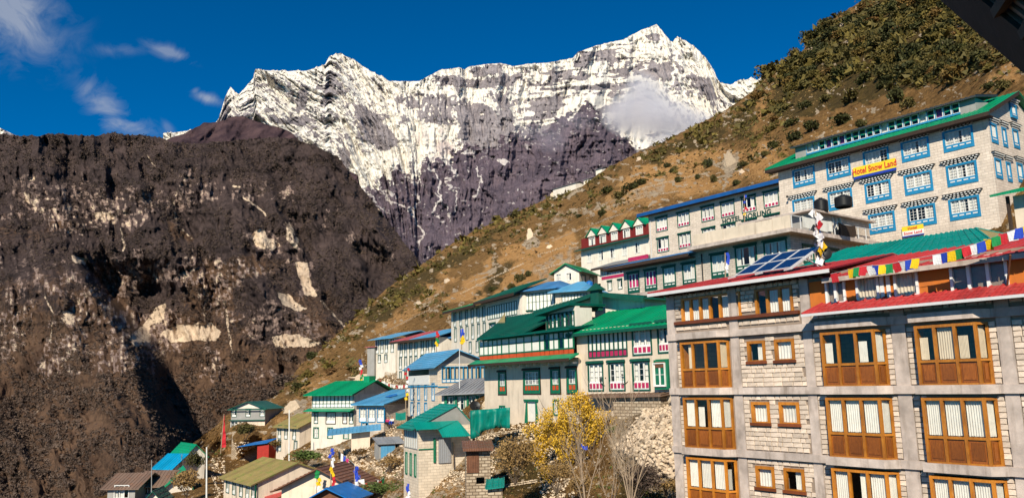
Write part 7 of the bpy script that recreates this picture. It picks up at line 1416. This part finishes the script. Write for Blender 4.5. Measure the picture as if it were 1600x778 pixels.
polething(323, 800, 698, 80, .09, 'white pole at lower left with an orange tip', 'paint_white'); tt = polething(452, 722, 640, 100, .09, 'white wooden pole in front of the mossy-roofed house', 'paint_white')[0]
t, p, q = polething(237, 795, 718, 96, .06, 'grey pole in front of the brown tin roof', 'plaster_grey'); t, p, q = polething(718, 640, 545, 80, .05, 'thin mast in front of the curtained lodge', 'steel_white')
def verticalflags(px, py0, py1, D, lab, n=9, seed=0, cols=('flag_blue', 'flag_white', 'flag_red', 'flag_green', 'flag_yellow'), w=.5, h=.5, runs=1):
    p, q = Vector(P(px, py0, D)), Vector(P(px, py1, D)); t = empty('prayer_flag_mast', p, 0, lab, 'flag mast'); MB().tube([(0, 0, -.5), q-p], [.06, .04], 5).build('mast', M['twig'], t); rr = random.Random(seed); H = (q-p)
    for i in range(n):
        k = n-1-i; e = link('flag', flagmesh(w, h, i+seed).mesh('flag'), M[cols[i*runs*len(cols)//n % len(cols)]], t, H*(1-.8*i/n)+Vector((rr.uniform(0, .25), -.05, 0)), rr.uniform(-.5, .5)); e.rotation_euler[1] = rr.uniform(-.5, .5)
    return t
verticalflags(563, 605, 562, 120, 'prayer flag mast on the bank behind the green-roofed house', 9, 1, w=.4, h=.4); verticalflags(634, 640, 575, 92, 'prayer flag mast at the corner of the curtained lodge', 8, 2, ('flag_red', 'flag_white', 'flag_yellow'), .3, .32); verticalflags(682, 545, 518, 104, 'prayer flags before the blue gabled house, yellow below red', 7, 3, ('flag_red', 'flag_green', 'flag_yellow'), .3, .4)
verticalflags(721, 540, 514, 100, 'blue and yellow prayer flags on a mast right of the blue gabled house', 8, 4, ('flag_blue', 'flag_blue', 'flag_yellow', 'flag_yellow'), .45, .45); verticalflags(517, 785, 700, 68, 'tall flag mast rising over the rust-roofed cottage', 14, 5, ('flag_blue', 'flag_white', 'flag_yellow', 'flag_red', 'flag_green'), .24, .3, 1); verticalflags(554, 790, 728, 66, 'flag mast at the bottom edge with blue, white, red and yellow cloths', 14, 6, ('flag_blue', 'flag_blue', 'flag_white', 'flag_red', 'flag_yellow'), .26, .3); verticalflags(636, 795, 755, 60, 'low flag mast at the bottom edge, blue over red', 8, 7, ('flag_blue', 'flag_white', 'flag_red'), .22, .26)
verticalflags(981, 470, 418, 84, 'prayer flag mast with pale blue cloth left of the hotel wing', 7, 8, ('flag_blue', 'flag_white'), .3, .4); verticalflags(1133, 432, 395, 60, 'slim mast with blue and white prayer cloths before the hotel wing', 7, 9, ('flag_blue', 'flag_white'), .22, .3); verticalflags(1163, 352, 305, 88, 'prayer flag mast over the terrace beside the hotel lettering', 4, 10, ('flag_blue', 'flag_red', 'flag_yellow'), .24, .3)
def pl(px, py, D): return Vector(P(px, py, D))
prayer_line([pl(528, 703, 84), pl(552, 722, 82), pl(570, 742, 78), pl(592, 750, 74)], 22, .42, .75, 'clothes line of dark and pale washing sloping down the garden', 12, ('dark_metal', 'flag_white', 'flag_blue', 'curtain_pink', 'dark_wood'), .1)
prayer_line([pl(556, 738, 72), pl(575, 752, 72), pl(600, 745, 74)], 9, .5, .5, 'short line of faded prayer flags crossing behind the hedge', 13, sag=.4)
prayer_line([pl(1000, 462, 80), pl(1018, 458, 79), pl(1045, 452, 77)], 10, .45, .9, 'washing line in front of the concrete band below the hotel wing', 14, ('flag_white', 'flag_blue', 'curtain_pink', 'flag_white', 'paint_dkgreen'), .1)
prayer_line([pl(577, 588, 118), pl(600, 592, 118), pl(636, 600, 112)], 16, .5, .45, 'faded white prayer flags along the bank below the far row', 15, ('flag_white', 'curtain_white', 'flag_red', 'curtain_white'), .5)
prayer_line([pl(640, 560, 84), pl(690, 580, 82), pl(720, 592, 80)], 10, .3, .3, 'thin prayer flag string before the curtained lodge', 16, sag=.3) if False else None
verticalflags(495, 778, 735, 70, 'short mast of knotted flags left of the tall flag mast', 6, 17, ('flag_green', 'flag_yellow', 'flag_white'), .35, .35)
# blue plastic on the ground among the bare trees
o = cloth('blue_plastic', 'crumpled violet-blue plastic sheet caught in the yellow tree', 'plastic sheet', pl(908, 692, 51), pl(918, 696, 51), .22, 'flag_blue', 5)
# clutter and goods on the terrace of the blue sheet house
for i, (px, py, c_, w) in enumerate([(626, 650, 'tarp_teal', 16), (640, 655, 'black_plastic', 8)]):
    cloth('draped_cloth', ['green awning cloth above the terrace of the blue sheet house', 'black cloth hanging at the dark corner of the terrace'][i], 'cloth', pl(px-w/2, py-6, 90), pl(px+w/2, py-7, 90), .8, c_, i)
tk = empty('satellite_dish', pl(618, 662, 90), 0, '', '') if False else None
# ---- dark eave of the photographer's own building, top right corner
ev = empty('roof_overhang', pl(1560, 40, 6.2), 0, 'dark sheet-metal eave jutting in at the top right corner', 'roof')
def evp(px, py, D): return pl(px, py, D)-ev.location
A_, B_, C_, D_ = evp(1452, -14, 6.6), evp(1640, 150, 5.2), evp(1800, -120, 3.6), evp(1560, -160, 4.8)
nrm = (B_-A_).cross(D_-A_).normalized(); up = nrm if nrm.z > 0 else -nrm
MB().slab([v+up*.08 for v in (A_, B_, C_, D_)], 0, up*.02).build('sheet', M['plaster_grey'], ev)
m = MB(); inward = ((C_-B_)+(D_-A_)).normalized(); MB().slab([A_, B_, B_+inward*.42, A_+inward*.42], 0, up*.075).build('eave_board', M['dark_wood'], ev)
for i in range(5):
    a = A_.lerp(B_, (i+.5)/5)+inward*.42; c = D_.lerp(C_, (i+.5)/5); MB().bar(a, c, .07, .07, up=up).build('rafter', M['bark'], ev)
for i in range(14): a = (A_+inward*.42).lerp(D_, i/14); c = (B_+inward*.42).lerp(C_, i/14); MB().bar(a+up*.055, c+up*.055, .03, .03, up=up).build('corrugation', M['roof_rustgrey'], ev)
# ---- the cloud on the peak
def cloudball(name, lab, parts_, dens_, col=(1, 1, 1)):
    import bmesh as _b
    px0, py0, D0 = parts_[0][:3]; o = Vector(P(px0, py0, D0)); bm = _b.new(); first = True
    mt = bpy.data.materials.new('cloud_air'); mt.use_nodes = True; n, l = mt.node_tree.nodes, mt.node_tree.links; n.clear(); out = n.new('ShaderNodeOutputMaterial'); pv = n.new('ShaderNodeVolumePrincipled'); tc = n.new('ShaderNodeTexCoord')
    no = n.new('ShaderNodeTexNoise'); l.new(tc.outputs['Object'], no.inputs['Vector']); no.inputs['Scale'].default_value = .0032; no.inputs['Detail'].default_value = 5; no.inputs['Roughness'].default_value = .6
    tot = None
    for (px, py, D, rx, rz_) in parts_:
        c = Vector(P(px, py, D))-o; k = D/F_PX; sub = nn(n, l, 'ShaderNodeVectorMath', tc.outputs['Object'], tuple(c), operation='SUBTRACT').outputs[0]; dv = nn(n, l, 'ShaderNodeVectorMath', sub, (rx*k, rx*k*.6, rz_*k), operation='DIVIDE').outputs[0]
        ln = nn(n, l, 'ShaderNodeVectorMath', dv, operation='LENGTH').outputs['Value']; v = nn(n, l, 'ShaderNodeMath', 1., ln, operation='SUBTRACT').outputs[0]
        tot = v if tot is None else nn(n, l, 'ShaderNodeMath', tot, v, .35, operation='SMOOTH_MAX').outputs[0]
        M2 = Matrix.Translation(c) @ Matrix.Diagonal((rx*k, rx*k*.6, rz_*k, 1)); _b.ops.create_icosphere(bm, subdivisions=2, radius=1.08, matrix=M2)
    s = nn(n, l, 'ShaderNodeMath', no.outputs['Fac'], 1.5, -.62, operation='MULTIPLY_ADD').outputs[0]; s = nn(n, l, 'ShaderNodeMath', s, tot, operation='ADD').outputs[0]
    s = nn(n, l, 'ShaderNodeMath', s, dens_*1.0, operation='MULTIPLY').outputs[0]; s = nn(n, l, 'ShaderNodeMath', s, 0., operation='MAXIMUM').outputs[0]; l.new(s, pv.inputs['Density']); pv.inputs['Color'].default_value = (*col, 1); pv.inputs['Anisotropy'].default_value = .2
    l.new(pv.outputs[0], out.inputs['Volume'])
    # one closed hull round all lobes
    r = _b.ops.convex_hull(bm, input=bm.verts[:]); keep = {g_ for g_ in r['geom'] if isinstance(g_, _b.types.BMFace)}; _b.ops.delete(bm, geom=[f_ for f_ in bm.faces if f_ not in keep], context='FACES'); _b.ops.delete(bm, geom=[v_ for v_ in bm.verts if not v_.link_faces], context='VERTS')
    _b.ops.recalc_face_normals(bm, faces=bm.faces[:]); me = bpy.data.meshes.new(name); bm.to_mesh(me); bm.free(); me.materials.append(mt); ob = link(name, me, None, None, o, label=lab, cat='cloud'); ob['kind'] = 'stuff'
cloudball('mountain_cloud', 'soft grey cloud clinging to the face below the main summit', [(1005, 158, 4100, 48, 42), (1040, 190, 4000, 62, 36), (975, 180, 4050, 40, 34), (1075, 195, 4000, 45, 26), (1050, 222, 3950, 46, 20), (1000, 138, 4120, 26, 30)], .022, (.97, .95, .98))
cloudball('mountain_mist', 'thin mist patch on the purple lower slope', [(862, 216, 3900, 34, 26), (900, 190, 3950, 40, 22), (830, 205, 3950, 36, 18)], .004, (.93, .88, .97))
